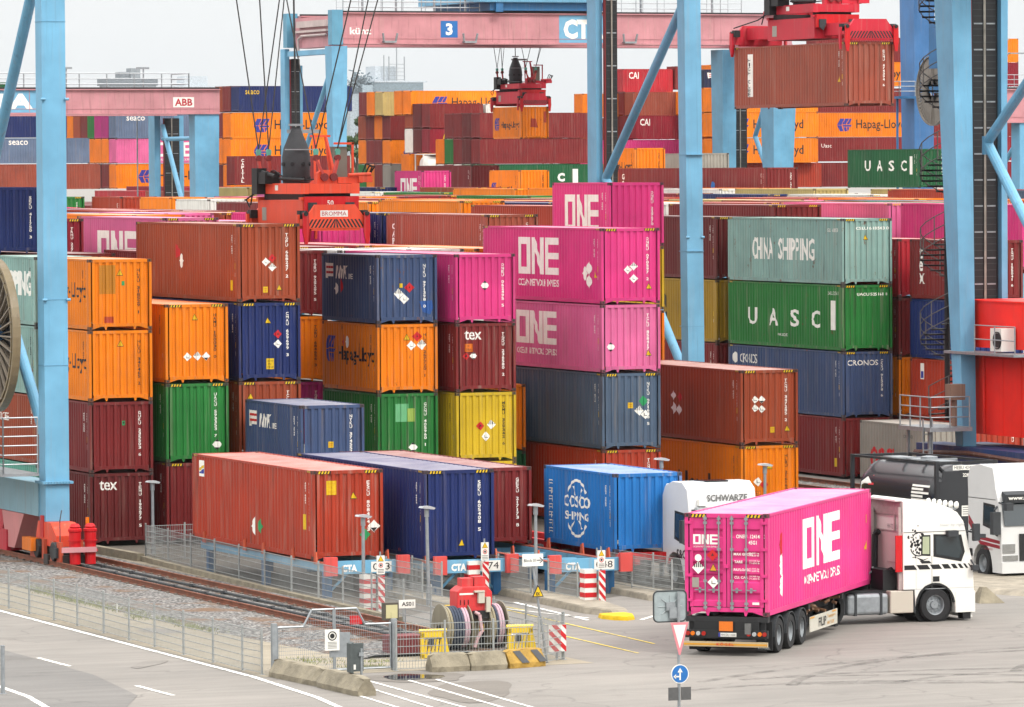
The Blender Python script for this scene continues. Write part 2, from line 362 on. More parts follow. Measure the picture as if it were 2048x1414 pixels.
def container(x, y, z, kind, color, label, group=None, wear=0.4, marks=(), idn='auto', idcol=None, detail=True, rz=0.0, endcol=None, hazard=False, sidetxt=True, name='shipping_container', cat='container'):
    """x = near left edge, y = near end, z = bottom; marks: (face, polys, colour, part name)."""
    h = HH if kind[1] == 'H' else HS; L = L40 if kind[0] == 40 else L20; B = base_meshes(kind)
    col = C[color] if isinstance(color, str) else color
    jit = random.uniform(0.92, 1.06); col = tuple(c * jit for c in col)
    loc = (x + W2 * math.cos(rz), y + W2 * math.sin(rz), z)
    if not detail:
        o = obj(name, B['all'], [], None, col, wear, loc, (0, 0, rz)); tag(o, label, cat, group); t = o
    else:
        t = thing(name, label, cat, loc, rz, group)
        for nm in ('side_panel', 'side_panel2', 'end_panel', 'end_panel2', 'roof_panel'):
            obj(nm.rstrip('2'), B[nm], [], t, (C[endcol] if endcol and nm == 'end_panel' else col), wear)
        fr = obj('frame', B['frame'], [], t, tuple(c * 0.92 for c in col), min(1, wear + 0.25))
        for sx in (-1, 1):
            for ey in (0, 1):
                for ez in (0, 1):
                    cx = sx * (W2 - 0.0795); cy = ey * L + (0.0875 if ey == 0 else -0.0875); cz = -0.006 if ez == 0 else h - 0.115
                    obj('corner_casting', casting_mesh(), [], fr, tuple(c * 0.5 for c in col), 0.5, (cx, cy, cz))
    if idn == 'auto': idn = rid(random.choice(['TEM', 'TGB', 'CAI', 'SEK', 'TCL', 'GES', 'TRH'])) if detail else None
    ic = C[idcol] if idcol else (C['ink'] if color in ('orange', 'yellow', 'white', 'khaki', 'sage', 'lpink0') else C['cream'])
    if idn:
        decal(t, kind, 'e', vtext(idn, 2.438 - 0.56, h - 0.36, 0.115, 0.128), ic, 'lettering')
        if sidetxt:
            decal(t, kind, 's', vtext(idn, L - 0.46, h - 0.40, 0.085, 0.095) + vtext('45G1 ' + idn[5:9], L - 0.80, h - 0.40, 0.07, 0.08), ic, 'lettering')
            decal(t, kind, 's', rect(L - 0.46, h * 0.42, 0.13, 0.22), C['syellow'], 'warning_label'); decal(t, kind, 's', rect(L - 0.44, h * 0.32, 0.1, 0.16), C['cream'], 'data_plate')
    if hazard:
        mb = MB(); mk = MB()
        for k in range(4):
            for u0 in (0.20, 2 * W2 - 0.62):
                xx = u0 - W2 + k * 0.105; mb.quad([(xx, -0.001, h - 0.108), (xx + 0.055, -0.001, h - 0.108), (xx + 0.085, -0.001, h - 0.02), (xx + 0.03, -0.001, h - 0.02)])
            yy = 0.24 + k * 0.09
        for k in range(3):
            yy = 0.22 + k * 0.10; mb.quad([(-W2 - 0.001, yy, h - 0.072), (-W2 - 0.001, yy + 0.05, h - 0.072), (-W2 - 0.001, yy + 0.075, h - 0.01), (-W2 - 0.001, yy + 0.025, h - 0.01)])
            yy = L - 0.22 - k * 0.10; mb.quad([(-W2 - 0.001, yy, h - 0.072), (-W2 - 0.001, yy - 0.05, h - 0.072), (-W2 - 0.001, yy - 0.025, h - 0.01), (-W2 - 0.001, yy + 0.025, h - 0.01)])
        for u0 in (0.18, 2 * W2 - 0.64): mk.quad([(u0 - W2, -0.0005, h - 0.112), (u0 - W2 + 0.46, -0.0005, h - 0.112), (u0 - W2 + 0.46, -0.0005, h - 0.014), (u0 - W2, -0.0005, h - 0.014)])
        for y0 in (0.20, L - 0.52): mk.quad([(-W2 - 0.0005, y0, h - 0.073), (-W2 - 0.0005, y0 + 0.32, h - 0.073), (-W2 - 0.0005, y0 + 0.32, h - 0.008), (-W2 - 0.0005, y0, h - 0.008)])
        if detail: obj('hazard_stripe', mk, M['decal'], t, C['black'], 0.1)
        obj('hazard_stripe', mb, M['decal'], t, C['syellow'], 0.2)
    for mk in marks:
        decal(t, kind, mk[0], mk[1], mk[2] if isinstance(mk[2], tuple) else C[mk[2]], mk[3] if len(mk) > 3 else 'lettering', mk[4] if len(mk) > 4 else 0.006)
    return t
# marks used again and again
def placard(face, u, v, kind, r=0.165):
    out = []
    if kind == 'red': out = [(face, diamond(u, v, r), 'sred', 'placard', 0.010), (face, tri(u, v - 0.02, 0.09), 'ink', 'placard', 0.013)]
    elif kind == 'env': out = [(face, diamond(u, v, r), 'cream', 'placard', 0.010), (face, rect(u - 0.05, v - 0.05, 0.02, 0.10) + rect(u - 0.05, v - 0.05, 0.12, 0.022), 'ink', 'placard', 0.013)]
    elif kind == 'nine': out = [(face, diamond(u, v, r), 'cream', 'placard', 0.010), (face, [[(u - r * 0.72 + k * r * 0.32, v + 0.01), (u - r * 0.58 + k * r * 0.32, v + 0.01), (u - r * 0.58 + k * r * 0.32, v + r * (0.40 if k in (0, 4) else 0.68 if k in (1, 3) else 0.9)), (u - r * 0.72 + k * r * 0.32, v + r * (0.26 if k in (0, 4) else 0.6 if k in (1, 3) else 0.86))] for k in range(5)], 'ink', 'placard', 0.013)]
    elif kind == 'eight': out = [(face, diamond(u, v, r), 'cream', 'placard', 0.010), (face, [[(u - r * 0.6, v - 0.05), (u + r * 0.6, v - 0.05), (u, v - r * 0.93)]], 'ink', 'placard', 0.013)]
    elif kind == 'blackcap': out = [(face, diamond(u, v, r), 'cream', 'placard', 0.010), (face, [[(u - r * 0.42, v + r * 0.55), (u + r * 0.42, v + r * 0.55), (u, v + r)], [(u - r * 0.42, v - r * 0.55), (u, v - r), (u + r * 0.42, v - r * 0.55)]], 'ink', 'placard', 0.013)]
    elif kind == 'green': out = [(face, diamond(u, v, r), 'sgreen', 'placard', 0.010)]
    elif kind == 'tri': out = [(face, tri(u, v, 0.25), 'ink', 'warning_label', 0.009), (face, tri(u, v + 0.02, 0.20), 'syellow', 'warning_label', 0.012)]
    elif kind == 'ybox': out = [(face, rect(u, v, 0.2, 0.22), 'syellow', 'warning_label', 0.010), (face, rect(u + 0.03, v + 0.12, 0.14, 0.05) + rect(u + 0.05, v + 0.05, 0.1, 0.04), 'amber', 'warning_label', 0.013)]
    return out
def one_side(L, h, small=True, u=None, wd=None, col='cream'):
    u = L * 0.315 if u is None else u; wd = L * 0.335 if wd is None else wd; o = [('s', big_one(u, h * 0.36, wd, h * 0.50), col, 'lettering')]
    if small: o.append(('s', text('OCEAN NETWORK EXPRESS', u + 0.05, h * 0.20, wd=wd * 0.99, h=h * 0.095, bold=0.02), col, 'lettering'))
    return o
def hl_side(u, v, h=0.9, wd=None):
    a = wd or 6.6
    return [('s', hl_mark(2.45, .62, 1.75, 1.35), 'hlblue', 'emblem'), ('s', text('Hapag-Lloyd', 4.7, .62, wd=5.8, h=1.25, bold=0.012), 'ink', 'lettering')]
def nyk_side(h):
    o = [('s', [[(0.42, h - 0.95), (0.60, h - 0.95), (0.50, h - 0.35), (0.34, h - 0.35)]], 'cream', 'emblem')]
    o += [('s', rect(0.50, h - 0.88 + k * 0.2, 0.75, 0.11), 'cream', 'emblem') for k in range(3)] + [('s', rect(0.50, h - 0.77 + k * 0.2, 0.75, 0.09), 'sred', 'emblem', 0.008) for k in range(2)]
    o += [('s', text('NYK', 1.55, h - 0.95, h=0.5, wd=1.25, bold=0.02, shear=0.2), 'cream', 'lettering'), ('s', text('LINE', 2.85, h - 0.95, h=0.2, wd=0.5, bold=0.02), 'cream', 'lettering')]
    return o
def tex_end(h): return [('e', text('tex', 0.36, h - 0.62, h=0.36, wd=0.68, bold=0.012), 'cream', 'lettering')]
# ---------------------------------------------------------------- yard stacks
H_ = {'S': PS, 'H': PH}
def stack(x, y, ln, tiers, **kw):
    z = 0.10
    for t in tiers:
        hc, color, label, o = t
        o = dict(o); o.update(kw)
        if color: container(x, y, z, (ln, hc), color, label, 'containers stacked in the yard', **o)
        z += H_[hc]
    return z
def row(i): return 2.95 * i
P = lambda *a: sum([placard('e', *q) for q in a], [])
# first row from the tracks, in front of the crane leg
stack(row(0), .1, 20, [
    ('S', 'dmaroon', 'dark maroon container with short white lettering, bottom one by the crane foot', dict(idn='TEMU 195677 5', marks=tex_end(HS), wear=.35)),
    ('S', 'maroon', 'maroon container with a small green sticker, on the lettered bottom one by the crane foot', dict(idn='GUKU 235503 6', marks=[('e', rect(1.25, 1.72, .13, .17), 'sgreen', 'sticker'), ('e', disc(1.315, 1.82, .04), 'ink', 'sticker', .009)])),
    ('S', 'orange', 'orange container, lower of two right behind the blue crane leg, on a maroon one', dict(idn='HLXU 341465 2', marks=P((1.22, 2.0, 'tri')) + [('s', text('g-Lloyd', 3.2, 1.0, wd=2.5, h=.72, bold=.015), 'ink', 'lettering')], endcol='orange')),
    ('S', 'orange', 'orange container with olive repair patch, top of the stack behind the blue crane leg', dict(idn='HLXU 318529 1', marks=P((1.22, 1.98, 'tri')) + [('e', rect(.42, 1.32, .62, 1.05), S(205, 130, 0), 'repair_patch', .004), ('e', rect(1.28, 1.62, .13, .16), 'sgreen', 'sticker'), ('e', rect(.62, .26, .34, .22), 'rust', 'repair_patch', .004), ('s', text('g-Lloyd', 3.2, 1.0, wd=2.5, h=.72, bold=.015), 'ink', 'lettering')]))])
stack(row(0), 6.75, 20, [
    ('S', 'teal', 'teal green container at ground level left of the crane leg', dict(wear=.6)),
    ('S', 'brown', 'red brown container behind the crane leg railing', dict(wear=.6, marks=[('s', text('GLOBE', 1.0, 1.5, h=.3), 'cream')])),
    ('S', 'sage', 'pale rusty container behind the spoked cable reel, second from the top', dict(wear=1.0)),
    ('S', 'sage', 'pale green container behind the cable reel with large white letters on its side', dict(wear=.9, marks=[('s', text('SHIPPING', 1.2, 1.1, wd=4.3, h=.95, bold=.03), 'cream')]))])
stack(row(0), 13.65, 40, [('S', None, '', {})] * 3 + [('S', 'maroon', 'hidden maroon container under the navy one left of the crane leg', {}), ('S', 'navy', 'plain navy container left of the crane leg, topmost at the photo edge', dict(idn='SEKU 411750 3', wear=.2))])
stack(row(1), .1, 40, [
    ('H', 'maroon', 'maroon container at ground level under the green one behind the lamp post', dict(hazard=True)),
    ('H', 'green', 'green container with a black and white diamond placard under the orange one', dict(idn='UACU 593353 7', hazard=True, wear=.55, marks=P((1.98, .62, 'blackcap', .2)))),
    ('H', 'orange', 'orange container with three white placards on top of the green one', dict(idn='HAMU 150030 0', idcol='ink', hazard=True, marks=P((1.15, 2.3, 'tri'), (.85, .95, 'env'), (1.24, .97, 'nine'), (1.58, .96, 'eight'))))])
stack(row(1), 13.65, 40, [('S', None, '', {})] * 3 + [('S', 'maroon', 'maroon container with pale roof just showing behind the orange stack', {})])
stack(row(2), .4, 40, [
    ('H', 'brown', 'rust brown container at ground level behind the steel blue container', dict(hazard=True)),
    ('H', 'brown', 'rust brown container with yellow triangle under the navy one', dict(idn='TCLU 770145 1', hazard=True, marks=P((.45, 2.25, 'tri')))),
    ('H', 'navy', 'navy container with red and white placards under the large brown one', dict(idn='CMAU 659699 3', hazard=True, wear=.2, marks=P((1.16, 2.12, 'tri'), (1.55, 1.72, 'red'), (1.55, 1.36, 'env')) + [('e', rect(1.10, .42, .30, .40), 'syellow', 'warning_label', .009), ('e', text('CAUTION', 1.13, .70, wd=.24, h=.06) + text("9'6", 1.17, .58, h=.07) + text('HIGH', 1.15, .47, h=.07), 'ink', 'warning_label', .012)])),
    ('H', 'brown', 'large rust brown container under the lowered red spreader', dict(idn='TGPU 668247 2', hazard=True, wear=.5, marks=P((1.10, 1.48, 'env'), (1.35, 1.62, 'red'), (1.35, 1.28, 'nine'), (1.62, .42, 'tri'), (.98, .34, 'ybox')) + [('s', [[(4.9, 2.1), (5.4, 1.85), (5.4, 1.62), (4.9, 1.55)]], 'sred', 'placard', .012), ('s', diamond(5.55, 1.45, .28), 'cream', 'placard', .012), ('s', rect(11.32, .42, .26, .38), 'syellow', 'warning_label')]))])
stack(row(2), 27.2, 40, [('H', None, '', {})] * 2 + [('H', 'crimson', 'crimson container under the dark red one beside the light pink container', {}), ('H', 'crimson', 'dark red container whose end shows left of the light pink one', dict(idn='TRHU 227514 4', hazard=True))])
stack(row(2), -6.35, 20, [
    ('S', 'slate', 'steel blue container hidden behind the blue roofed lane container', {}),
    ('S', 'steel', 'weathered steel blue container with white shipping line flag, low in front of the brown stack', dict(idn='NYKU 374557 8', wear=.75, marks=nyk_side(HS) + P((1.05, 1.05, 'ybox'))))])
stack(row(4), 1.5, 20, [
    ('S', 'green', 'green container at ground level in the stack of the dented orange one', {}),
    ('S', 'green', 'scuffed green container with pale patches under the orange lettered one', dict(idn='GCNU 405960 1', wear=.7, marks=P((1.42, .55, 'blackcap', .19)) + [('e', rect(.72, 1.52, .52, .68), S(120, 200, 140), 'repair_patch', .004), ('e', rect(1.2, 1.52, .3, .5), S(170, 200, 90), 'repair_patch', .005)])),
    ('S', 'orange', 'dented orange container with blue emblem and black lettering between navy and green', dict(idn='HLXU 267720 1', wear=.85, marks=[('s', hl_mark(.35, 1.05, 1.05, 1.0), 'hlblue', 'emblem'), ('s', text('Hapag-Lloyd', 1.75, .98, wd=3.95, h=.70, bold=.02), 'ink', 'lettering')] + P((1.2, 1.98, 'tri'), (1.62, 2.12, 'red', .2), (1.38, 1.78, 'env', .19), (1.80, 1.80, 'nine', .2)) + [('s', [[(2.2, 1.85), (2.45, 2.15), (2.45, 1.75), (2.3, 1.6)]], 'sred', 'placard', .012), ('s', diamond(2.75, 1.85, .24), 'cream', 'placard', .012)])),
    ('S', 'steel', 'weathered dark blue container with white flag, top of the stack right of the spreader', dict(idn='NYKU 971398 0', wear=.85, marks=nyk_side(HS) + P((1.32, 1.35, 'red', .2), (.88, 1.12, 'nine', .2), (1.10, .92, 'env', .2)) + [('e', rect(.92, 1.35, .12, .16), 'syellow', 'warning_label', .012), ('e', [[(1.72, .82), (2.25, .86), (2.28, .55), (2.18, .32), (1.85, .42)]], S(34, 92, 170), 'repair_patch', .003), ('s', diamond(1.6, 1.25, .24), 'cream', 'placard', .012), ('s', [[(2.0, 1.25), (2.15, 1.7), (2.3, 1.3), (2.15, 1.1)]], 'sred', 'placard', .012)], sidetxt=True))])
stack(row(4), 13.65, 20, [('S', None, '', {}), ('S', 'magenta', 'magenta container end glimpsed between the brown and orange stacks', {}), ('S', 'orange', 'orange container end glimpsed left of the dark blue stack', {}), ('S', 'maroon', 'maroon container end right of the large brown container', dict(idn='TGBU 929295 5'))])
stack(row(4), 27.0, 40, [('H', None, '', {})] * 2 + [('H', 'lpink', 'faded pink container under the light pink one', {}), ('H', 'lpink', 'faded light pink container with tall white letters behind the brown one', dict(hazard=True, wear=.3, marks=[('s', big_one(2.9, .55, 5.6, 1.75), 'cream')]))])
stack(row(5), .9, 40, [
    ('S', 'yellow', 'yellow container base of the stack with the bright pink top', {}),
    ('S', 'yellow', 'yellow container with three placards under the scratched maroon one', dict(idn='MSMU 329342 6', idcol='ink', marks=P((.98, 1.32, 'red', .17), (1.42, 1.36, 'nine', .18), (1.20, .92, 'env', .18)))),
    ('S', 'maroon', 'scratched maroon container with white lettering and orange plate between pink and yellow', dict(idn='TGDU 236580 2', wear=.75, marks=tex_end(HS) + [('e', rect(.38, 1.52, .30, .30), 'sorange', 'hazard_plate', .009), ('e', text('30', .46, 1.70, h=.08) + text('1866', .42, 1.56, h=.09), 'ink', 'hazard_plate', .012)] + P((.42, 1.35, 'red', .14), (.72, 1.36, 'blackcap', .15)))),
    ('S', 'pink', 'bright pink container with one diamond placard on top of the scratched maroon one', dict(idn='ONEU 062495 5', wear=.1, marks=P((1.2, 1.40, 'blackcap', .18))))])
stack(row(5), 13.7, 20, [('S', None, '', {})] * 3 + [('S', 'white', 'white refrigerated container end with bolts behind the dark blue container', dict(wear=.5, idn=None))])
stack(row(6), 13.7, 20, [('S', None, '', {})] * 3 + [('S', 'white', 'white container with rusty corner behind the bright pink roof', dict(wear=.8))])
stack(row(7), 13.7, 40, [('S', None, '', {})] * 3 + [('S', 'orange', 'orange container corner left of the upper large pink container', dict(wear=.8))])
stack(row(6), 7.2, 20, [('S', 'dgreen', 'green container edge at ground level right of the yellow one', {}), ('S', 'orange', 'orange container edge showing right of the yellow container', dict(wear=.7))])
stack(row(7), .7, 40, [
    ('H', 'rust', 'orange brown container at the bottom of the pink stack behind the light blue container', dict(idn='TCNU 341190 7', hazard=True, marks=P((.42, 2.1, 'tri')) + [('s', diamond(1.6, .9, .26), 'cream', 'placard', .012)])),
    ('H', 'slate', 'blue grey container with dark side under two pink containers', dict(idn='NYKU 071688 5', wear=.6, hazard=True, endcol='slate', marks=P((1.08, 1.55, 'ybox'), (1.72, 1.82, 'green', .2), (1.55, 1.45, 'nine', .19), (1.80, 1.30, 'env', .18)))),
    ('S', 'lpink', 'faded pink container with white letters under the vivid pink one', dict(idn='TCLU 858417 7', wear=.45, endcol='lpink', marks=one_side(L40, HS, u=1.3 + 2.2, wd=4.15) + P((.38, .98, 'blackcap', .18), (1.95, .62, 'tri')))),
    ('H', 'pink', 'vivid pink container with huge white letters, topmost of the four tier stack', dict(idn='ONEU 070597 2', hazard=True, wear=.12, marks=one_side(L40, HH, u=3.7, wd=4.15) + P((1.10, 1.30, 'env', .17), (1.35, 1.43, 'nine', .17), (1.35, .96, 'env', .18), (1.98, .55, 'tri')) + [('s', diamond(10.55, 1.15, .28) + diamond(10.95, 1.35, .3) + diamond(10.95, .85, .3), 'cream', 'placard', .012), ('s', tri(11.55, 1.0, .3), 'syellow', 'warning_label', .012)]))])
stack(row(9), 13.8, 20, [('S', 'maroon', 'maroon container base behind the pink stack', {}), ('S', 'blue', 'blue container edge behind the pink stack', {}), ('S', 'orange', 'orange container edge showing right of the pink stack', {}), ('S', 'yellow', 'yellow container edge showing right of the vivid pink container', {}), ('S', 'pink', 'short pink container with white letters standing highest behind the pink stack', dict(wear=.1, idn='ONEU 229670 5', marks=[('s', big_one(1.35, .55, 3.6, 1.55), 'cream')]))])
stack(row(9), .9, 40, [
    ('H', 'orange', 'orange container with black lettering under the brown one by the small truck', dict(idn='HLBU 216160 9', hazard=True, marks=P((1.22, 1.98, 'tri'), (.72, 1.5, 'env', .18), (1.0, 1.38, 'red', .18)) + [('s', text('Hapag-Lloyd', 2.0, .55, wd=7.2, h=1.15, bold=.02), 'ink', 'lettering'), ('e', rect(.5, .98, .36, .16), 'ink', 'hazard_plate', .009), ('e', rect(.515, .995, .33, .13), 'orange', 'hazard_plate', .012), ('e', text('1263', .55, 1.02, h=.08), 'ink', 'hazard_plate', .015)])),
    ('H', 'brown', 'brown container with pale roof and clustered placards over the orange one', dict(idn='TCNU 347285 2', hazard=True, wear=.55, marks=P((.62, 1.75, 'env', .15), (.90, 1.75, 'eight', .15), (.62, 1.42, 'env', .15), (.90, 1.38, 'env', .15), (1.98, .5, 'tri'), (1.25, .46, 'ybox')) + [('s', diamond(5.7, 1.7, .22) + diamond(5.75, 1.2, .25) + diamond(6.25, 1.15, .25), 'cream', 'placard', .012), ('s', diamond(6.3, 1.65, .22), 'sred', 'placard', .012)]))])
stack(row(9), 27.4, 40, [('H', None, '', {})] * 3 + [('H', 'salmon', 'brown container with white side lettering behind the small pink one', dict(wear=.75, hazard=True, marks=[('s', vtext('CAPITAL', .75, 2.45, .3, .33), 'cream')]))])
stack(row(9), 40.4, 40, [('H', None, '', {})] * 3 + [('H', 'navy', 'indigo container side partly behind the red spreader', dict(wear=.3, hazard=True))])
# second block beyond the tracks
B2 = 42.6
stack(B2, 25.4, 40, [
    ('S', 'maroon', 'maroon container at the bottom of the green stack beside the tracks', dict(idn='TEMU 622197 4', marks=[('s', rect(11.32, .42, .26, .38), 'syellow', 'warning_label')])),
    ('H', 'steel', 'slate blue container with white lettering on end and side under the green one', dict(idn='CRSU 915278 6', wear=.55, hazard=True, marks=[('e', text('CRONOS', .25, 2.28, wd=1.5, h=.24, bold=.01), 'cream'), ('s', text('CRONOS', 1.3, 2.1, wd=1.8, h=.42, bold=.0), 'cream'), ('s', disc(.72, 2.32, .26), 'cream', 'emblem')])),
    ('H', 'green', 'green container with four spaced white letters under the pale sage one', dict(idn=None, wear=.8, hazard=True, marks=[('s', text(c, 2.2 + 2.25 * k, .95, wd=.95, h=.78, bold=.02), 'cream') for k, c in enumerate('UASC')] + [('e', text('UACU 525161 8', .72, 2.42, wd=1.5, h=.13, bold=.02), 'cream', 'lettering'), ('s', rect(11.0, .9, .42, 1.3), 'cream', 'height_label'), ('s', text('www.uasc.net', 5.4, .5, wd=1.0, h=.14), 'cream'), ('s', text('UACU 525161', 10.7, 2.45, wd=1.0, h=.16), 'cream', 'lettering')])),
    ('H', 'sage', 'pale sage container with tall white lettering, topmost beside the light blue crane leg', dict(idn=None, wear=.9, hazard=True, marks=[('s', text('CHINA', 2.7, 1.0, wd=2.2, h=1.0, bold=.02), 'cream'), ('s', text('SHIPPING', 5.5, 1.0, wd=3.8, h=1.0, bold=.02), 'cream'), ('e', text('CSLU 618543 0', .68, 2.40, wd=1.62, h=.13, bold=.02), 'cream', 'lettering'), ('s', text('CSLU 618543', 10.6, 2.3, wd=1.1, h=.16), 'cream', 'lettering')] + P((1.15, 1.95, 'tri'))))])
stack(B2, 38.9, 40, [
    ('H', 'maroon', 'maroon container at the base left of the slate blue one', dict(wear=.5)),
    ('S', 'maroon', 'maroon container under the ochre one left of the green stack', {}),
    ('H', 'ochre', 'ochre yellow container with black lettering behind the light blue crane leg', dict(idcol='ochre', endcol='ochre', marks=[('s', text('msc', 2.0, .7, wd=4.4, h=1.5, bold=.05), 'ink')])),
    ('H', 'dmaroon', 'dark maroon container right of the light blue crane leg', dict(hazard=True, wear=.4, marks=[('e', text('tex', .62, 2.0, h=.36), 'cream')]))])
stack(B2 + 2.95, 25.8, 40, [('S', 'maroon', 'maroon container at the bottom right of the green stack', {}), ('S', 'orange', 'orange container edge with black letter right of the green stack', dict(marks=[('s', text('d', 11.2, .9, h=.7), 'ink')])), ('S', None, '', {}), ('S', 'red', 'bright red container edge right of the pale sage one', dict(wear=.3))][:2] + [('S', 'maroon', 'dark maroon container edge behind the stairs', {}), ('S', 'red', 'bright red container edge right of the pale sage one', dict(wear=.3))])
stack(B2 + 2.95, 18.6, 20, [
    ('S', 'rust', 'red brown container low behind the spiral stairs', dict(marks=[('s', rect(.9, 1.4, .35, .6), 'cream', 'sign'), ('s', rect(.95, 1.45, .25, .3), 'hlblue', 'sign', .009)])),
    ('S', 'rust', 'red brown container with a sign behind the stair platform', dict(marks=[('s', rect(1.0, 1.7, .35, .7), 'cream', 'sign'), ('s', rect(1.05, 1.75, .25, .3), 'hlblue', 'sign', .009)])),
    ('S', 'navy', 'indigo container behind the spiral stairs', dict(wear=.2)),
    ('S', 'maroon', 'maroon container with vertical white letters behind the spiral stairs', dict(idn='TGHU 155041 6', marks=[('s', text('t', .9, 1.75, h=.5, bold=.03) + text('e', .85, 1.2, h=.45, bold=.03) + text('x', .85, .65, h=.45, bold=.03), 'cream')]))])
stack(B2, 17.6, 20, [('S', 'grey', 'beige refrigerated container with red lettering behind the tank truck', dict(idn=None, wear=.35, marks=[('s', text('OOCL', 1.0, .55, wd=2.6, h=.95, bold=.04), 'sred'), ('s', text('OOLU 655012', 4.2, 2.0, wd=1.0, h=.14), 'ink')]))])
for i, (yy, zt, hc, c, mk, lb) in enumerate([(71.2, 12.1, 'H', 'orange', [], 'orange container side right of the spreader, nearer of two'), (57.6, 11.9, 'H', 'rust', [('s', rect(.8, 1.6, .35, .7), 'cream', 'sign'), ('s', rect(.85, 1.65, .25, .25), 'hlblue', 'sign', .009)], 'rust container with a striped emblem left of the small pink one'), (84.8, 12.0, 'H', 'orange', [], 'orange container side right beside the spreader, farther of two'), (98.3, 11.9, 'H', 'maroon', [], 'maroon container side left of the spreader'), (144, 12.1, 'H', 'green', [], 'green container with corrugated end right of the blue crane leg in the far yard')]):
    container(B2, yy, zt - HH, (40, hc), c, lb, 'containers stacked in the yard', hazard=True, marks=mk)
container(B2, 112, 12.05 - HS, (20, 'S'), 'white', 'white container side between orange and maroon in the far yard', 'containers stacked in the yard', wear=.6, idn=None)
container(B2 + 2.95, 138, 12.1 - HS, (20, 'S'), 'rust', 'orange red container end right of the green one in the far yard', 'containers stacked in the yard')
container(B2 + 2.95, 128, 12.1 - HS, (20, 'S'), 'orange', 'orange container side left of the white one in the far yard', 'containers stacked in the yard', detail=False)
container(57.5, 52.4, 11.95 - HH, (40, 'H'), 'bgreen', 'vivid green container with white numbers behind the pale sage one', 'containers stacked in the yard', wear=.1, idn=None, marks=[('e', text('EGHU 974380 0', .5, 2.25, wd=1.7, h=.16, bold=.02), 'cream', 'lettering')], hazard=False)
container(48.6, 38.9, 11.2 - HH, (40, 'H'), 'orange', 'plain orange container side above the bright red one', 'containers stacked in the yard', wear=.1, idn=None)
# far blocks, four or five high
for (x, y, zt, ln, hc, c, mk, lb) in [
    (91.5, 204, 13.6, 20, 'S', 'pink', [('s', big_one(1.3, .4, 3.6, 1.6), 'cream')], 'small pink container with white letters under the far ship stacks'),
    (92.2, 185.5, 13.6, 20, 'S', 'orange', [('s', hl_mark(.35, .75, 1.05, .9), 'hlblue', 'emblem'), ('s', text('Hapag-Lloyd', 1.75, .72, wd=3.95, h=.66, bold=.02), 'ink')], 'small scuffed orange container below the far spreader'),
    (117.6, 169.3, 15.0, 40, 'H', 'dgreen', [('s', text(ch, 3.0 + 2.05 * k, 1.25, wd=.95, h=.8, bold=.02), 'cream') for k, ch in enumerate('UASC')] + [('s', rect(10.6, 1.0, .5, 1.35), 'cream', 'height_label')], 'far green container with four white letters left of the spiral stairs'),
    (105.3, 181.6, 14.8, 40, 'H', 'grey', [('s', rect(.8, 1.7, 1.7, .75), 'hlblue', 'emblem'), ('s', text('NDS', 1.0, 1.8, wd=1.3, h=.55, bold=.03), 'cream', 'lettering', .009)], 'grey container with blue and white sign left of the crane leg'),
    (93.5, 144.1, 13.7, 40, 'H', 'maroon', [('s', disc(3.4, 1.6, .35), 'sblue', 'emblem')], 'far maroon container end right of the light blue crane leg'),
    (93.5, 157.4, 13.7, 40, 'H', 'maroon', [('s', vtext('GOLD', .7, 2.5, .4, .5), 'cream')], 'far maroon container with vertical white letters right of the light blue crane leg'),
    (98.9, 179, 15.2, 20, 'S', 'orange', [('s', text('Hapag-Lloyd', .7, .8, wd=4.8, h=.75, bold=.02), 'ink')], 'far orange lettered container left of the grey one'),
    (98.9, 179, 12.55, 20, 'S', 'red', [], 'far red container under the orange lettered one'),
    (100.0, 215, 14.0, 40, 'H', 'maroon', [], 'far maroon container roof left of the small scuffed orange one')]:
    container(x, y, zt - (HH if hc == 'H' else HS), (ln, hc), c, lb, 'containers in the far blocks', wear=.5, marks=mk, idn=None if c == 'grey' else rid('ONE'), detail=ln == 40 or c == 'pink')
# ---------------------------------------------------------------- the packed yard: only roofs show
_Mi = cam.matrix_world.inverted()
def in_view(x, y, z, pad=120):
    q = _Mi @ Vector((x, y, z)); k = 10700 / -q.z; px = 1024 + q.x * k; py = 707 - q.y * k
    return -pad < px < 2048 + pad, px, py
PAL = ['orange', 'maroon', 'pink', 'brown', 'rust', 'white', 'maroon', 'salmon', 'orange', 'lpink', 'khaki', 'crimson', 'navy', 'white', 'red', 'slate', 'rust', 'green']
TXT = dict(orange='orange', maroon='maroon', pink='pink', brown='brown', rust='rust red', white='white', salmon='salmon brown', lpink='pale pink', khaki='khaki', crimson='crimson', navy='navy', red='red', slate='slate blue', green='green', greyblue='grey blue', dgreen='dark green', dmaroon='dark maroon', magenta='magenta', grey='grey', steel='steel blue', blue='blue', yellow='yellow', dnavy='dark navy', ochre='ochre', sage='sage')
ORD = ['first', 'second', 'third', 'fourth', 'fifth', 'sixth', 'seventh', 'eighth', 'ninth', 'tenth', 'eleventh', 'twelfth', 'thirteenth', 'fourteenth', 'fifteenth']
def fill(x0, rows, y0, bays, pitch, zt, skip, where, rng):
    n = 0
    for b in bays:
        for i in rows:
            x, y = x0 + 2.95 * i, y0 + pitch * b
            vis, px, py = in_view(x + 1.2, y, zt)
            vis2, px2, py2 = in_view(x + 1.2, y + 12, zt)
            if not (vis or vis2) or (i, b) in skip: continue
            c = rng.choice(PAL); z = zt + rng.choice([0, 0, 0.03, -0.28, -0.3, 0.05])
            container(x, y + rng.uniform(-.1, .1), z - HH, (40, 'H'), c, f'{TXT[c]} container roof in the packed {where}, {ORD[i]} row, {ORD[b]} bay back', f'containers packed in the {where}', wear=rng.choice([.2, .4, .6]), detail=False, hazard=(rng.random() < .6), sidetxt=False)
            n += 1
    return n
rg = random.Random(11)
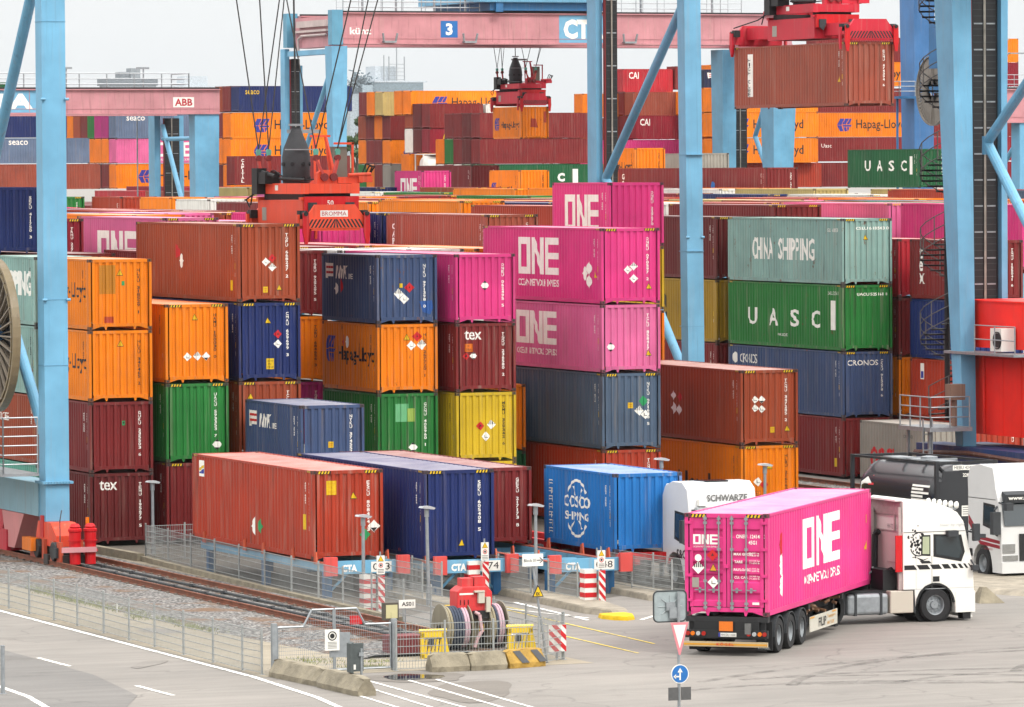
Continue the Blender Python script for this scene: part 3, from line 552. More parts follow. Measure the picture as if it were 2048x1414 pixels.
fill(0, range(10), .5, range(1, 3), 13.3, 10.5, {(i, 1) for i in (0, 1, 4, 5, 6, 7, 8, 9)} | {(2, 2), (4, 2), (9, 2)}, 'near block', rg)
fill(0, range(10), .5, range(3, 9), 13.3, 11.75, {(9, 3)}, 'near block', rg)
fill(B2, range(1, 10), 25.4, range(0, 9), 13.5, 12.0, {(1, 0), (1, 7), (1, 8), (5, 2), (2, 0), (2, 1)}, 'middle block', rg)
fill(84, range(0, 3), 50, range(0, 15), 14.5, 12.3, set(), 'far block', rg)
# ---------------------------------------------------------------- containers on the ships at the quay (long sides towards the camera)
def ship(x0, y, zt, c, ln=40, hc='S', where='', marks=(), behind=(), detail=False):
    L = L40 if ln == 40 else L20; h = HH if hc == 'H' else HS
    container(x0 + L, y, zt - h, (ln, hc), c, f'{TXT[c]} ship container, {where}', 'containers stowed on the ships', wear=.4, marks=marks, idn=rid('HLX') if detail else None, sidetxt=True, detail=detail, rz=math.pi / 2, name='ship_container')
    SC.collection.objects[-1] if False else None
    for k, bc in enumerate(behind):
        container(x0 + L - rg.uniform(0, .05), y + 2.5 * (k + 1), zt - h, (ln, hc), bc, f'{TXT[bc]} ship container end, {where}, {ORD[k + 1]} row', 'containers stowed on the ships', wear=.4, detail=False, rz=math.pi / 2, name='ship_container').scale.z = 1.02
hl = hl_side(1.6, .75, .95, 9.2)
w = 'far left group'
ship(114.4, 353.8, 19.7, 'greyblue', where=w + ' top', marks=[('s', text('seaco', 1.2, 1.9, h=.45, bold=.01), 'cream')], behind=['magenta', 'magenta', 'green', 'maroon', 'brown', 'orange', 'maroon'])
ship(114.4, 353.8, 17.08, 'lpink', where=w + ' middle', marks=[('s', big_one(4.2, .7, 4.6, 1.5), 'cream'), ('s', text('OCEAN NETWORK EXPRESS', 4.2, .25, wd=4.6, h=.25), 'cream')], behind=['orange', 'orange', 'orange'])
ship(114.4, 353.8, 14.4, 'orange', where=w + ' bottom', marks=hl, behind=['maroon', 'dmaroon'])
w = 'left edge group'
ship(91.9, 338, 19.75, 'navy', where=w + ' top', behind=['maroon'])
ship(94.3, 338, 17.1, 'greyblue', where=w + ' middle', marks=[('s', text('seaco', 3.6, 1.9, h=.45, bold=.01), 'cream')])
ship(94.3 + .5, 336, 14.45, 'salmon', where=w + ' bottom')
ship(100.0, 385, 23.6, 'dgreen', where='roof line above the left girder', ln=40); ship(91, 386, 24.0, 'crimson', where='roof line by the left crane leg', ln=20)
w = 'group behind the middle gantry leg'
ship(118.2, 324.9, 22.2, 'navy', where=w + ' top', marks=[('s', text('seaco', .7, 1.75, h=.42, wd=1.5, bold=.01), 'syellow')], behind=['maroon', 'brown'])
ship(117.3, 324.9, 19.5, 'orange', where=w + ' second layer', marks=hl, behind=['maroon', 'orange'])
ship(117.3, 324.9, 16.9, 'orange', where=w + ' third layer', marks=hl, behind=['orange', 'dmaroon'])
ship(117.3, 324.9, 14.25, 'orange', where=w + ' bottom', marks=hl, behind=['dmaroon'])
ship(114.1, 314.5, 15.1, 'maroon', where='low in front of the middle gantry leg group', hc='H', marks=[('s', vtext('CAPITAL', .7, 2.6, .3, .34), 'cream')])
w = 'stepped group by the poplar tree'
ship(146.1, 357.8, 22.1, 'khaki', where=w + ' top', behind=['orange', 'maroon'])
ship(146.8, 357.4, 19.5, 'maroon', where=w + ' second layer', behind=['orange', 'maroon', 'brown'])
ship(146.8, 357.4, 16.85, 'orange', where=w + ' third layer', marks=[('s', hl_mark(1.5, .7, 1.7, 1.1), 'hlblue', 'emblem')], behind=['maroon', 'maroon', 'orange'])
ship(146.8, 357.4, 14.2, 'grey', where=w + ' bottom', behind=['maroon', 'orange', 'green'])
w = 'group left of the far spreader'
ship(145.4, 341.8, 20.6, 'maroon', ln=20, where=w + ' second layer', behind=['dmaroon', 'brown'])
ship(151.8, 341.8, 20.55, 'white', ln=20, where=w + ' second layer right half', behind=['white'])
ship(145.2, 346.9, 22.05, 'orange', where=w + ' top', marks=hl, behind=['orange'], hc='S')
ship(145.4, 341.8, 17.95, 'crimson', where=w + ' third layer', marks=[('s', text('HAMBURG SUD', 1.6, 1.3, wd=1.9, h=.3), 'cream'), ('s', ring(2.5, 1.5, 1.0, .12, 16, 20, 200), 'syellow')], behind=['dmaroon', 'white'])
ship(144.0, 344.3, 15.3, 'orange', ln=20, where=w + ' behind the tank container')
w = 'group below the far spreader'
ship(143.7, 323.2, 19.4, 'maroon', where=w + ' top', behind=['dmaroon', 'maroon', 'maroon'])
ship(143.7, 323.2, 16.75, 'maroon', where=w + ' middle', behind=['dmaroon', 'maroon', 'green', 'orange'])
ship(143.7, 323.2, 14.1, 'dgreen', where=w + ' bottom', marks=[('s', text('C', 8.6, .8, h=.9, bold=.06), 'cream'), ('s', rect(10.3, .5, .6, 1.6), 'cream')], behind=['dgreen', 'white', 'maroon', 'white'])
w = 'group between two crane posts'
ship(174.1, 356.9, 24.6, 'red', ln=20, where=w + ' top', marks=[('s', text('CAI', .75, 1.5, wd=1.2, h=.75, bold=.02), 'cream')], behind=['salmon'])
ship(180.3, 356.5, 24.9, 'maroon', ln=20, where=w + ' top right')
ship(174.2, 354.2, 22.0, 'salmon', ln=20, where=w + ' second layer', behind=['maroon'])
ship(174.2, 353.5, 19.4, 'crimson', ln=20, where=w + ' third layer', marks=[('s', text('CAI', .5, 1.5, wd=1.2, h=.75, bold=.02), 'cream')], behind=['maroon', 'brown'])
for z, c, n in ((22.0, 'orange', 'second'), (19.4, 'maroon', 'third'), (16.8, 'orange', 'fourth')): ship(179.3, 352.0, z, c, ln=20, where=w + f' {n} layer right', behind=['orange'] if z > 18 else [])
ship(163.2, 343.9, 16.7, 'pink', where=w + ' low left', marks=[('s', text('ONE', .3, .9, wd=1.2, h=1.2), 'cream')])
ship(170.8, 347.6, 16.6, 'dgreen', ln=20, where=w + ' bottom')
ship(170.1 - .2, 358.4, 21.9, 'orange', ln=20, where='edge left of the crane post, upper'); ship(169.9, 358.4, 19.2, 'brown', ln=20, where='edge left of the crane post, lower')
w = 'group behind the hanging container'
ship(176.5, 338.5, 24.7, 'orange', where=w + ' highest')
ship(173.5, 333.4, 24.1, 'dnavy', where=w + ' top', marks=nyk_side(HS), behind=['greyblue'])
for k, (z, n) in enumerate(((22.0, 'second'), (19.4, 'third'), (16.7, 'fourth'))): ship(170.6, 324.9, z, 'orange', where=w + f' {n} layer', marks=hl, behind=['orange', 'brown'])
ship(171.5, 326, 14.1, 'rust', where='low between the far crane legs', behind=['maroon'])
w = 'right group behind the blue crane'
for z, c, n, mk in ((27.4, 'maroon', 'top', []), (24.8, 'orange', 'second', hl), (22.0, 'maroon', 'third', []), (19.4, 'orange', 'fourth', hl), (16.8, 'maroon', 'fifth', [('s', text('Uasc', .6, 1.5, wd=1.2, h=.4), 'cream')]), (14.1, 'maroon', 'bottom', [])):
    ship(184.2, 328.3, z, c, where=w + f' {n} layer', marks=mk)
    ship(197.0, 330.0, z, rg.choice(['orange', 'maroon', 'crimson']), where=w + f' {n} layer right end')
# tank container lying in the ship stack
tk = thing('ship_tank_container', 'white tank container lying in the ship stack left of the far spreader', 'tank container', (147.6, 342.9, 12.7))
obj('tank_body', MB().lathe([(0.1, -2.75), (.8, -2.7), (1.12, -2.4), (1.15, 0), (1.12, 2.4), (.8, 2.7), (.1, 2.75)], (0, 0, 1.3), 'x', 20).mesh('tank_body', True), M['paint'], tk, C['white'], .3)
mb = MB()
for x in (-3, 3):
    for y in (-1.2, 1.2): mb.box(x - .06, x + .06, y - .06, y + .06, 0, 2.6)
    mb.box(x - .05, x + .05, -1.2, 1.2, 0, .1).box(x - .05, x + .05, -1.2, 1.2, 2.5, 2.6)
for y in (-1.2, 1.2): mb.box(-3, 3, y - .05, y + .05, 2.5, 2.6).box(-3, 3, y - .05, y + .05, 0, .1)
obj('tank_frame', mb, M['paint'], tk, C['white'], .3)
# hulls under the deck cargo
for x0, x1, y0, y1, lb in ((80, 160, 306, 365, 'dark ship deck under the left container groups'), (140, 215, 318, 420, 'dark ship deck under the right container groups')):
    mb = MB().prism([(x0, y0), (x1, y0), (x1 + 6, (y0 + y1) / 2), (x1, y1), (x0, y1)], (0, 0, .5), (1, 0, 0), (0, 1, 0), (0, 0, 9.9)); tag(obj('cargo_ship', mb, M['paint'], None, C['dmaroon'], .6), lb, 'ship')
# ---------------------------------------------------------------- ground, roads, tracks
def asphalt(name, base, patchy=0.2, gravelly=0.0):
    mt, n, bs = newmat(name); tc = nn(n, 'ShaderNodeTexCoord'); v = tc.outputs['Object']
    c = mix(n, 1.0, (*base, 1), ramp(n, noise(n, 0.12, 5, v), 0.3, 0.7, (1 - patchy, 1 - patchy, 1 - patchy, 1), (1.08, 1.07, 1.06, 1)), 'MULTIPLY')
    c = mix(n, 1.0, c, ramp(n, noise(n, 1.0, 6, v, (0.25, 1.6, 1)), 0.35, 0.65, (0.86, 0.86, 0.86, 1), (1.06, 1.06, 1.06, 1)), 'MULTIPLY')
    fine = noise(n, 26, 3, v, None, 0.8); c = mix(n, 1.0, c, ramp(n, fine, 0.3, 0.7, (0.78, 0.78, 0.78, 1), (1.18, 1.18, 1.18, 1)), 'MULTIPLY')
    wv = nn(n, 'ShaderNodeTexVoronoi', feature='DISTANCE_TO_EDGE'); wv.inputs['Scale'].default_value = 0.11
    dv = nn(n, 'ShaderNodeVectorMath', operation='ADD'); ns = nn(n, 'ShaderNodeTexNoise'); ns.inputs['Scale'].default_value = 0.5; n.links.new(v, ns.inputs['Vector'])
    sc_ = nn(n, 'ShaderNodeVectorMath', operation='SCALE'); sc_.inputs['Scale'].default_value = 2.5; n.links.new(ns.outputs['Color'], sc_.inputs[0])
    n.links.new(v, dv.inputs[0]); n.links.new(sc_.outputs[0], dv.inputs[1]); n.links.new(dv.outputs[0], wv.inputs['Vector'])
    cr = ramp(n, wv.outputs['Distance'], 0.0, 0.006, (0.62, 0.62, 0.62, 1), (1, 1, 1, 1)); c = mix(n, 0.8, c, cr, 'MULTIPLY')
    st = ramp(n, noise(n, 0.35, 4, v), 0.62, 0.70, (1, 1, 1, 1), (0.80, 0.79, 0.78, 1)); c = mix(n, 1.0, c, st, 'MULTIPLY')
    n.links.new(c, bs.inputs['Base Color']); bs.inputs['Roughness'].default_value = 0.85
    bp = nn(n, 'ShaderNodeBump'); bp.inputs['Strength'].default_value = 0.25; bp.inputs['Distance'].default_value = 0.01; n.links.new(fine, bp.inputs['Height']); n.links.new(bp.outputs[0], bs.inputs['Normal'])
    return mt
M['asph'] = asphalt('yard_asphalt', S(194, 187, 178, .345)); M['asph2'] = asphalt('dark_asphalt', S(168, 164, 159, .33), .15); M['slab'] = asphalt('concrete_slab', S(196, 184, 160, .46), .3)
M['lane'] = asphalt('lane_concrete', S(140, 132, 120, .42), .3)
def ballast():
    mt, n, bs = newmat('ballast_stones'); tc = nn(n, 'ShaderNodeTexCoord'); v = tc.outputs['Object']
    vo = nn(n, 'ShaderNodeTexVoronoi'); vo.inputs['Scale'].default_value = 11.0; n.links.new(v, vo.inputs['Vector'])
    c = ramp(n, vo.outputs['Color'], 0.1, 0.9, (*S(86, 86, 88, .5), 1), (*S(204, 200, 194, .55), 1))
    c = mix(n, 1.0, c, ramp(n, vo.outputs['Distance'], 0.35, 0.75, (1.1, 1.1, 1.1, 1), (0.25, 0.24, 0.23, 1)), 'MULTIPLY')
    c = mix(n, ramp(n, noise(n, .5, 4, v), .52, .66), c, (*S(150, 116, 88, .42), 1)); n.links.new(c, bs.inputs['Base Color']); bs.inputs['Roughness'].default_value = 0.95
    bp = nn(n, 'ShaderNodeBump', invert=True); bp.inputs['Strength'].default_value = 1.0; bp.inputs['Distance'].default_value = 0.06; n.links.new(vo.outputs['Distance'], bp.inputs['Height']); n.links.new(bp.outputs[0], bs.inputs['Normal']); return mt
M['ballast'] = ballast()
def linepaint(name, col):
    mt, n, bs = newmat(name); tc = nn(n, 'ShaderNodeTexCoord'); v = tc.outputs['Object']
    w_ = ramp(n, noise(n, 3.0, 8, v, None, .75), .38, .52); c = mix(n, w_, (*S(186, 178, 166, .44), 1), (*col, 1)); n.links.new(c, bs.inputs['Base Color']); bs.inputs['Roughness'].default_value = 0.7; return mt
M['wline'] = linepaint('white_road_paint', S(245, 243, 236, .85)); M['yline'] = linepaint('yellow_road_paint', S(250, 220, 60, .7))
structure('ground', MB().quad([(-400, -260, 0), (5500, -260, 0), (5500, 5500, 0), (-400, 5500, 0)]), M['asph'])
def sheet(name, poly, z, mat): return structure(name, MB().quad([(x, y, z) for x, y in poly]), mat)
sheet('lane_pavement', [(-.9, -34), (-.9, 2), (-6.0, 2), (-6, 30), (31, 30), (31, -6), (17, -26), (9.2, -28.5), (6.5, -31), (2.5, -30)], .004, M['lane'])
sheet('dark_road', [(-15.0, -36), (-14.9, -47.5), (-15.6, -53.5), (-17.1, -57), (-19, -64), (-40, -70), (-40, -20), (-15.2, -20)], .008, M['asph2'])
sheet('track_slab', [(-10.9, 120), (-10.9, -50.2), (-1.2, -50.2), (-1.2, -44), (-.4, -8), (-.4, 120)], .006, M['slab'])
mb = MB(); mb.loft([[(-7.6, 120, .007), (-7.2, 120, .09), (-.75, 120, .09), (-.45, 120, .007)], [(-7.9, -30, .007), (-7.2, -30, .09), (-1.35, -30, .09), (-1.1, -30, .007)], [(-6.8, -46.5, .007), (-6.2, -46.2, .09), (-1.9, -46.2, .09), (-1.6, -46.5, .007)]], caps=False, closed=False)
structure('ballast_bed', mb, M['ballast'])
mb = MB(); mb.loft([[(30.5, 140, .007), (31, 140, .09), (41.2, 140, .09), (41.6, 140, .007)], [(30.5, -14, .007), (31, -14, .09), (41.2, -14, .09), (41.6, -14, .007)]], caps=False, closed=False)
structure('ballast_bed_east', mb, M['ballast'])
def rail(x, y0, y1, label):
    prof = [(-.075, .09), (.075, .09), (.075, .11), (.02, .125), (.02, .22), (.04, .23), (.04, .265), (-.04, .265), (-.04, .23), (-.02, .22), (-.02, .125), (-.075, .11)]
    t = thing('crane_rail', label, 'rail', (x, y0, 0), 0, 'crane rails')
    obj('rail_head', MB().prism(prof, (0, 0, 0), (1, 0, 0), (0, 0, 1), (0, y1 - y0, 0)), M['railsteel'], t, C['rust'])
    mb = MB(); y = .3
    while y < min(y1 - y0, 75):
        for s in (-.13, .13): mb.box(s - .045, s + .045, y - .05, y + .05, .09, .14)
        y += .85
    obj('rail_clip', mb, M['matte'], t, S(130, 116, 104))
rail(-4.33, -45.6, 110, 'rusty crane rail nearest the road in the gravel bed'); rail(-2.33, -44.6, 110, 'rusty crane rail beside the mesh fence of the lanes')
rail(32.6, -14, 120, 'rusty rail under the spiral stair crane'); rail(34.9, -14, 120, 'second rusty rail under the spiral stair crane'); rail(37.6, -14, 120, 'rusty rail left of the beige container'); rail(39.9, -14, 120, 'rusty rail nearest the beige container')
for x, lb in ((-3.0, 'black cable duct between the crane rails, nearer the fence'), (-3.62, 'black cable duct between the crane rails, nearer the road')):
    mb = MB(); mb.tube((x, -44, .15), (x + .1, 110, .13), .042, 8)
    for k in range(20): mb.box(x - .08, x + .08, -43 + k * 3.2, -42.8 + k * 3.2, .09, .2)
    tag(obj('cable_duct', mb, M['matte'], None, C['charcoal']), lb, 'cable duct')
# white and yellow lines
mb = MB()
def strip(mb, pts, w_, z=.012):
    for (a, b) in zip(pts, pts[1:]):
        a, b = Vector((*a, z)), Vector((*b, z)); d = (b - a).normalized(); n_ = Vector((-d.y, d.x, 0)) * w_ / 2; mb.quad([a - n_, b - n_, b + n_, a + n_])
strip(mb, [(-11.12, 60), (-11.15, -50), (-11.5, -56), (-12.3, -62)], .17); structure('road_edge_line', mb, M['wline'])
mb = MB()
for y in (-32.8, -23.8, -14.8, -41.9, -50.95, -60): strip(mb, [(-14.8, y), (-14.75, y - 2.95)], .15)
structure('road_centre_dashes', mb, M['wline'])
mb = MB(); strip(mb, [(-18.2, -44), (-18.22, -50), (-18.3, -52.5), (-18.7, -55.5), (-19.4, -58), (-20.5, -60)], .17); structure('kerb_line', mb, M['wline'])
mb = MB()
for a, b in (((-7.6, -51.6), (-8.1, -61)), ((-8.7, -52.2), (-9.0, -61)), ((-9.3, -52.8), (-9.8, -61)), ((-10.3, -55.2), (-10.6, -61)), ((-6.9, -52.8), (-7.4, -61))): strip(mb, [a, b], .10)
structure('hatch_lines', mb, M['wline'])
mb = MB()
for a, b in (((3.3, -32.5), (2.7, -45.5)), ((1.5, -38), (1.1, -48)), ((3.7, -30.5), (3.75, -33)), ((2.4, -37.2), (2.3, -39.2))): strip(mb, [a, b], .075)
structure('yellow_lines', mb, M['yline'])
mb = MB()
for a, b in (((4.1, -37.2), (4.6, -30.0)), ((3.2, -31.0), (4.4, -36.5)), ((5.6, -37.8), (9.5, -33)), ((-.6, -37), (.2, -41)), ((.1, -36.2), (.9, -40.2))): strip(mb, [a, b], .14)
structure('lane_mouth_lines', mb, M['wline'])
def blob(cx, cy, rx, ry, rot=0, n=28, seed=1, j=.25):
    r_ = random.Random(seed); ph = [r_.uniform(0, 6.28) for _ in range(4)]; out = []
    for k in range(n):
        a = 2 * math.pi * k / n; q = 1 + j * (math.sin(2 * a + ph[0]) * .5 + math.sin(3 * a + ph[1]) * .35 + math.sin(5 * a + ph[2]) * .25)
        x, y = rx * q * math.cos(a), ry * q * math.sin(a); out.append((cx + x * math.cos(rot) - y * math.sin(rot), cy + x * math.sin(rot) + y * math.cos(rot)))
    return out
def wetmat(name, col, rough):
    mt, n, bs = newmat(name); bs.inputs['Base Color'].default_value = (*col, 1); bs.inputs['Roughness'].default_value = rough; bs.inputs['Specular IOR Level'].default_value = .6; return mt
M['wet'] = wetmat('standing_water', S(84, 78, 72, .35), .03); M['damp2'] = asphalt('faint_stain', S(184, 177, 168, .34), .15); M['damp'] = asphalt('damp_asphalt', S(150, 142, 132, .42), .15)
sheet('water_puddle', blob(-7.25, -51.9, .75, .9, .3, seed=3), .016, M['wet'])
sheet('damp_patch', blob(-7.2, -52.0, 1.3, 1.5, .4, seed=4), .010, M['damp']); sheet('damp_patch', blob(-7.2, -56.2, 1.2, 2.6, -.4, seed=6), .009, M['damp'])
sheet('damp_patch', blob(-12.5, -45, .3, 1.5, -.6, seed=8), .011, M['damp2']); sheet('damp_patch', blob(-8.9, -35.0, .5, 1.1, .2, seed=18), .011, M['damp2'])
def tyre(cx, cy, r, a0, a1, w_, nm):
    mb = MB(); pts = [(cx + r * math.cos(R(a0 + (a1 - a0) * k / 20)), cy + r * math.sin(R(a0 + (a1 - a0) * k / 20))) for k in range(21)]; strip(mb, pts, w_, nm); structure('tyre_mark', mb, M['tyre'])
def tyremat():
    mt, n, bs = newmat('tyre_marks'); tc = nn(n, 'ShaderNodeTexCoord'); bs.inputs['Base Color'].default_value = (.06, .055, .05, 1); bs.inputs['Roughness'].default_value = .9
    f = ramp(n, noise(n, 1.2, 6, tc.outputs['Object'], None, .7), .4, .75); f = mathn(n, 'MULTIPLY', f, .62); n.links.new(f, bs.inputs['Alpha']); return mt
M['tyre'] = tyremat()
for k, (cx, cy, r, a0, a1) in enumerate([(1, -67, 9, 20, 110), (1.4, -67.2, 10.8, 15, 95), (4, -70, 14, 20, 100), (14, -66, 15, 60, 150), (16, -62, 9, 40, 150), (8, -64, 6.5, 0, 130), (-2, -75, 17, 30, 80), (12, -72, 20, 60, 130)]): tyre(cx, cy, r, a0, a1, .32, .0145 + .0004 * k)
# kerbed islands between the lanes
def island(poly, h, nm, mat=None, col=None):
    top = [(x, y, h) for x, y in poly]; cx = sum(p[0] for p in poly) / len(poly); cy = sum(p[1] for p in poly) / len(poly)
    mb = MB().loft([[(cx + (x - cx) * 1.06, cy + (y - cy) * 1.06, 0) for x, y in poly], [(x, y, h * .8) for x, y in poly], [(cx + (x - cx) * .96, cy + (y - cy) * .96, h) for x, y in poly]]); o = structure(nm, mb, mat or M['conc'], col or C['concrete']); return o
island([(5.35, -27), (5.0, -34.6), (5.3, -36.2), (5.9, -36.0), (6.4, -33), (6.3, -27)], .22, 'kerb_island'); island([(4.85, -36.3), (4.7, -36.9), (4.85, -37.5), (5.15, -37.8), (5.5, -37.5), (5.75, -36.8), (5.7, -36.3)], .13, 'painted_kerb_nose', M['conc'], C['syellow'])
island([(8.9, -22), (8.75, -31), (9.2, -32.6), (9.9, -32), (10.0, -22)], .2, 'kerb_island'); island([(1.9, -24), (1.7, -29.6), (2.1, -30.8), (2.7, -29.8), (2.8, -24)], .18, 'kerb_island')
island([(1.65, -31.4), (1.6, -32.6), (2.0, -33.2), (2.4, -32.6), (2.4, -31.4)], .14, 'painted_kerb_nose', M['conc'], C['syellow'])
island([(20.2, -34.5), (19.0, -31.5), (20.8, -27.5), (26, -25), (32, -30), (30, -45), (24, -44)], .16, 'kerb_island')
mb = MB().loft([[(17.6, -36.9, 0), (18.4, -37.1, 0), (18.5, -36.2, 0), (17.7, -36.1, 0)], [(17.8, -36.7, .5), (17.95, -36.7, .5), (17.95, -36.5, .5), (17.8, -36.5, .5)]]); tag(obj('kerb_stone', mb, M['conc'], None, C['barrier']), 'pale tapered kerb stone behind the white tractor bumper', 'kerb stone')
# low concrete sill under the lane fence
F2 = [(-.32, -7.4), (-.45, -10.3), (-.56, -13.1), (-.68, -16), (-.8, -18.85), (-.93, -21.8), (-1.03, -24.7), (-1.08, -27.4), (-1.12, -29.75), (-1.22, -32.6), (-1.27, -35.5), (-1.3, -37.9), (-1.3, -40.5), (-1.3, -43), (-1.35, -45.6), (-1.55, -48.8)]
mb = MB()
for (a, b) in zip(F2[:10], F2[1:11]): mb.beam((a[0] - .12, a[1], .09), (b[0] - .12, b[1], .09), .22, .18)
tag(obj('concrete_sill', mb, M['conc'], None, C['barrier'], .3), 'low concrete sill under the long mesh fence beside the rails', 'kerb')
mb = MB().beam((-.95, 1.5, .14), (-.55, -7.5, .14), .25, .28).beam((-.55, -7.2, .1), (.4, -7.0, .1), .2, .2); tag(obj('concrete_sill', mb, M['conc'], None, C['barrier'], .3), 'concrete sill along the foot of the stack behind the crane foot', 'kerb')
# ---------------------------------------------------------------- mesh fences
def fence(pts, h, label, nh=7, vstep=.085, group='mesh fences', postcap=True, vr=.0050, hr=.012):
    t = thing('mesh_fence', label, 'fence', (pts[0][0], pts[0][1], 0), 0, group); ox, oy = pts[0]
    pm = MB().tube((0, 0, 0), (0, 0, h + .06), .033, 8).tube((0, 0, 0), (0, 0, .015), .09, 8).mesh('post')
    for x, y in pts: obj('post', pm, M['wire'], t, None, .3, (x - ox, y - oy, 0))
    for (a, b) in zip(pts, pts[1:]):
        a, b = Vector((a[0] - ox, a[1] - oy, 0)), Vector((b[0] - ox, b[1] - oy, 0)); d = b - a; L = d.length; d /= L; mb = MB()
        a, b = a + d * .04, b - d * .04
        for k in range(nh):
            z = .06 + (h - .08) * k / (nh - 1); mb.beam(a + Vector((0, 0, z)), b + Vector((0, 0, z)), hr * 1.4, hr * 1.6)
        s = vstep
        while s < L - .08: mb.beam(a + d * s + Vector((0, 0, .05)), a + d * s + Vector((0, 0, h)), vr * 1.6, vr * 1.6); s += vstep
        obj('mesh_panel', mb, M['wire'], t)
    return t
F1 = [(-10.62, -18), (-10.62, -20.3), (-10.62, -22.6), (-10.61, -25), (-10.63, -27.3), (-10.6, -29.8), (-10.6, -32.2), (-10.65, -35.0), (-10.7, -37.6), (-10.7, -40), (-10.75, -42.8), (-10.75, -45.4), (-10.78, -48), (-10.7, -49.4)]
fence(F1, 1.22, 'long galvanised mesh fence along the white road edge line')
fence(F2, 1.28, 'long galvanised mesh fence between the rails and the loading lanes')
fence([(-.32, -7.4), (1.2, -7.2), (2.9, -7.0)], 1.25, 'short mesh fence panel behind the brown lane container')
fence([(-7.0, -50), (-5.6, -50.1), (-4.2, -50.2), (-2.8, -50.1), (-1.55, -48.9)], 1.3, 'mesh fence behind the concrete blocks enclosing the cable reels')
fence([(1.85, -29), (1.75, -26), (1.7, -23), (1.7, -20)], 1.25, 'mesh fence between the first and second lane'); fence([(2.55, -28.9), (2.65, -26), (2.7, -23)], 1.25, 'mesh fence on the near side of the second lane')
fence([(5.4, -29.4), (5.45, -26.5), (5.5, -23), (5.5, -19)], 1.25, 'mesh fence along the left side of the empty rack'); fence([(6.05, -29.3), (6.1, -31.6)], 1.25, 'mesh fence panel ending at the hazard pillar')
fence([(9.3, -25.6), (9.3, -28.5), (9.4, -31.5)], 1.25, 'mesh fence right of the empty rack'); fence([(9.9, -25), (10.1, -28.4), (10.2, -31)], 1.25, 'mesh fence in front of the light blue container')
# double gate
g = thing('double_gate', 'galvanised double gate with raised arch between the two mesh fences', 'gate', (-10.45, -49.7, 0)); gx = 3.5
for x in (0, gx): obj('gate_post', MB().box(x - .07, x + .07, -.07, .07, 0, 1.42), M['galv'], g)
for s, x0, x1 in ((0, .1, gx / 2 - .02), (1, gx / 2 + .02, gx - .1)):
    mb = MB().tube((x0, 0, .08), (x0, 0, 1.3), .03).tube((x1, 0, .08), (x1, 0, 1.75), .03).tube((x0, 0, .08), (x1, 0, .08), .03)
    k = x0 + .75 if s == 0 else x1 - .75
    if s == 0: mb.path([(x0, 0, 1.3), (x0 + .75, 0, 1.3), (x0 + 1.0, 0, 1.75), (x1, 0, 1.75)], .03)
    else:
        mb.v = []; mb.f = []; mb.m = []; mb.tube((x0, 0, .08), (x0, 0, 1.75), .03).tube((x1, 0, .08), (x1, 0, 1.3), .03).tube((x0, 0, .08), (x1, 0, .08), .03).path([(x1, 0, 1.3), (x1 - .75, 0, 1.3), (x1 - 1.0, 0, 1.75), (x0, 0, 1.75)], .03)
    lf = obj('gate_leaf', mb, M['galv'], g); mb = MB(); q = x0 + .06
    while q < x1: mb.beam((q, 0, .1), (q, 0, 1.28), .006, .006); q += .06
    for j in range(12): mb.beam((x0, 0, .12 + j * .105), (x1, 0, .12 + j * .105), .008, .008)
    xa, xb = (x0 + .9, x1) if s == 0 else (x0, x1 - .9); q = xa
    while q < xb: mb.beam((q, 0, 1.28), (q, 0, 1.74), .006, .006); q += .07
    for j in range(4): mb.beam((xa, 0, 1.34 + j * .11), (xb, 0, 1.34 + j * .11), .008, .008)
    obj('mesh_infill', mb, M['galv'], lf)
obj('lock_plate', MB().box(1.62, 2.2, -.03, .03, .42, 1.1), M['galv'], g)
sg = thing('prohibition_sign', 'white no entry hand sign wired to the gate', 'sign', (-9.0, -49.78, 0)); obj('board', MB().box(0, .42, -.01, .01, .62, 1.2), M['decal'], sg, C['white'])
flat_part('pictogram', ring(.21, 1.02, .13, .03), (0, -.011, 0), (1, 0, 0), (0, 0, 1), C['black'], sg); flat_part('pictogram', disc(.21, 1.02, .07), (0, -.011, 0), (1, 0, 0), (0, 0, 1), C['black'], sg); flat_part('pictogram', [q for k in range(5) for q in rect(.08, .68 + k * .04, .26, .015)], (0, -.011, 0), (1, 0, 0), (0, 0, 1), C['steelgrey'], sg)
tag(obj('warning_plate', MB().box(-.18, .18, -.008, .008, 1.28, 1.52), M['decal'], None, C['sred'], .2, (-7.95, -49.4, 0)), 'small red plate on the gate arch', 'sign')
tag(obj('warning_plate', MB().box(-.05, .05, -.008, .008, .72, .98), M['decal'], None, C['white'], .2, (-10.62, -36.2, 0), (0, 0, 1.57)), 'tiny white notice on the road side fence', 'sign')
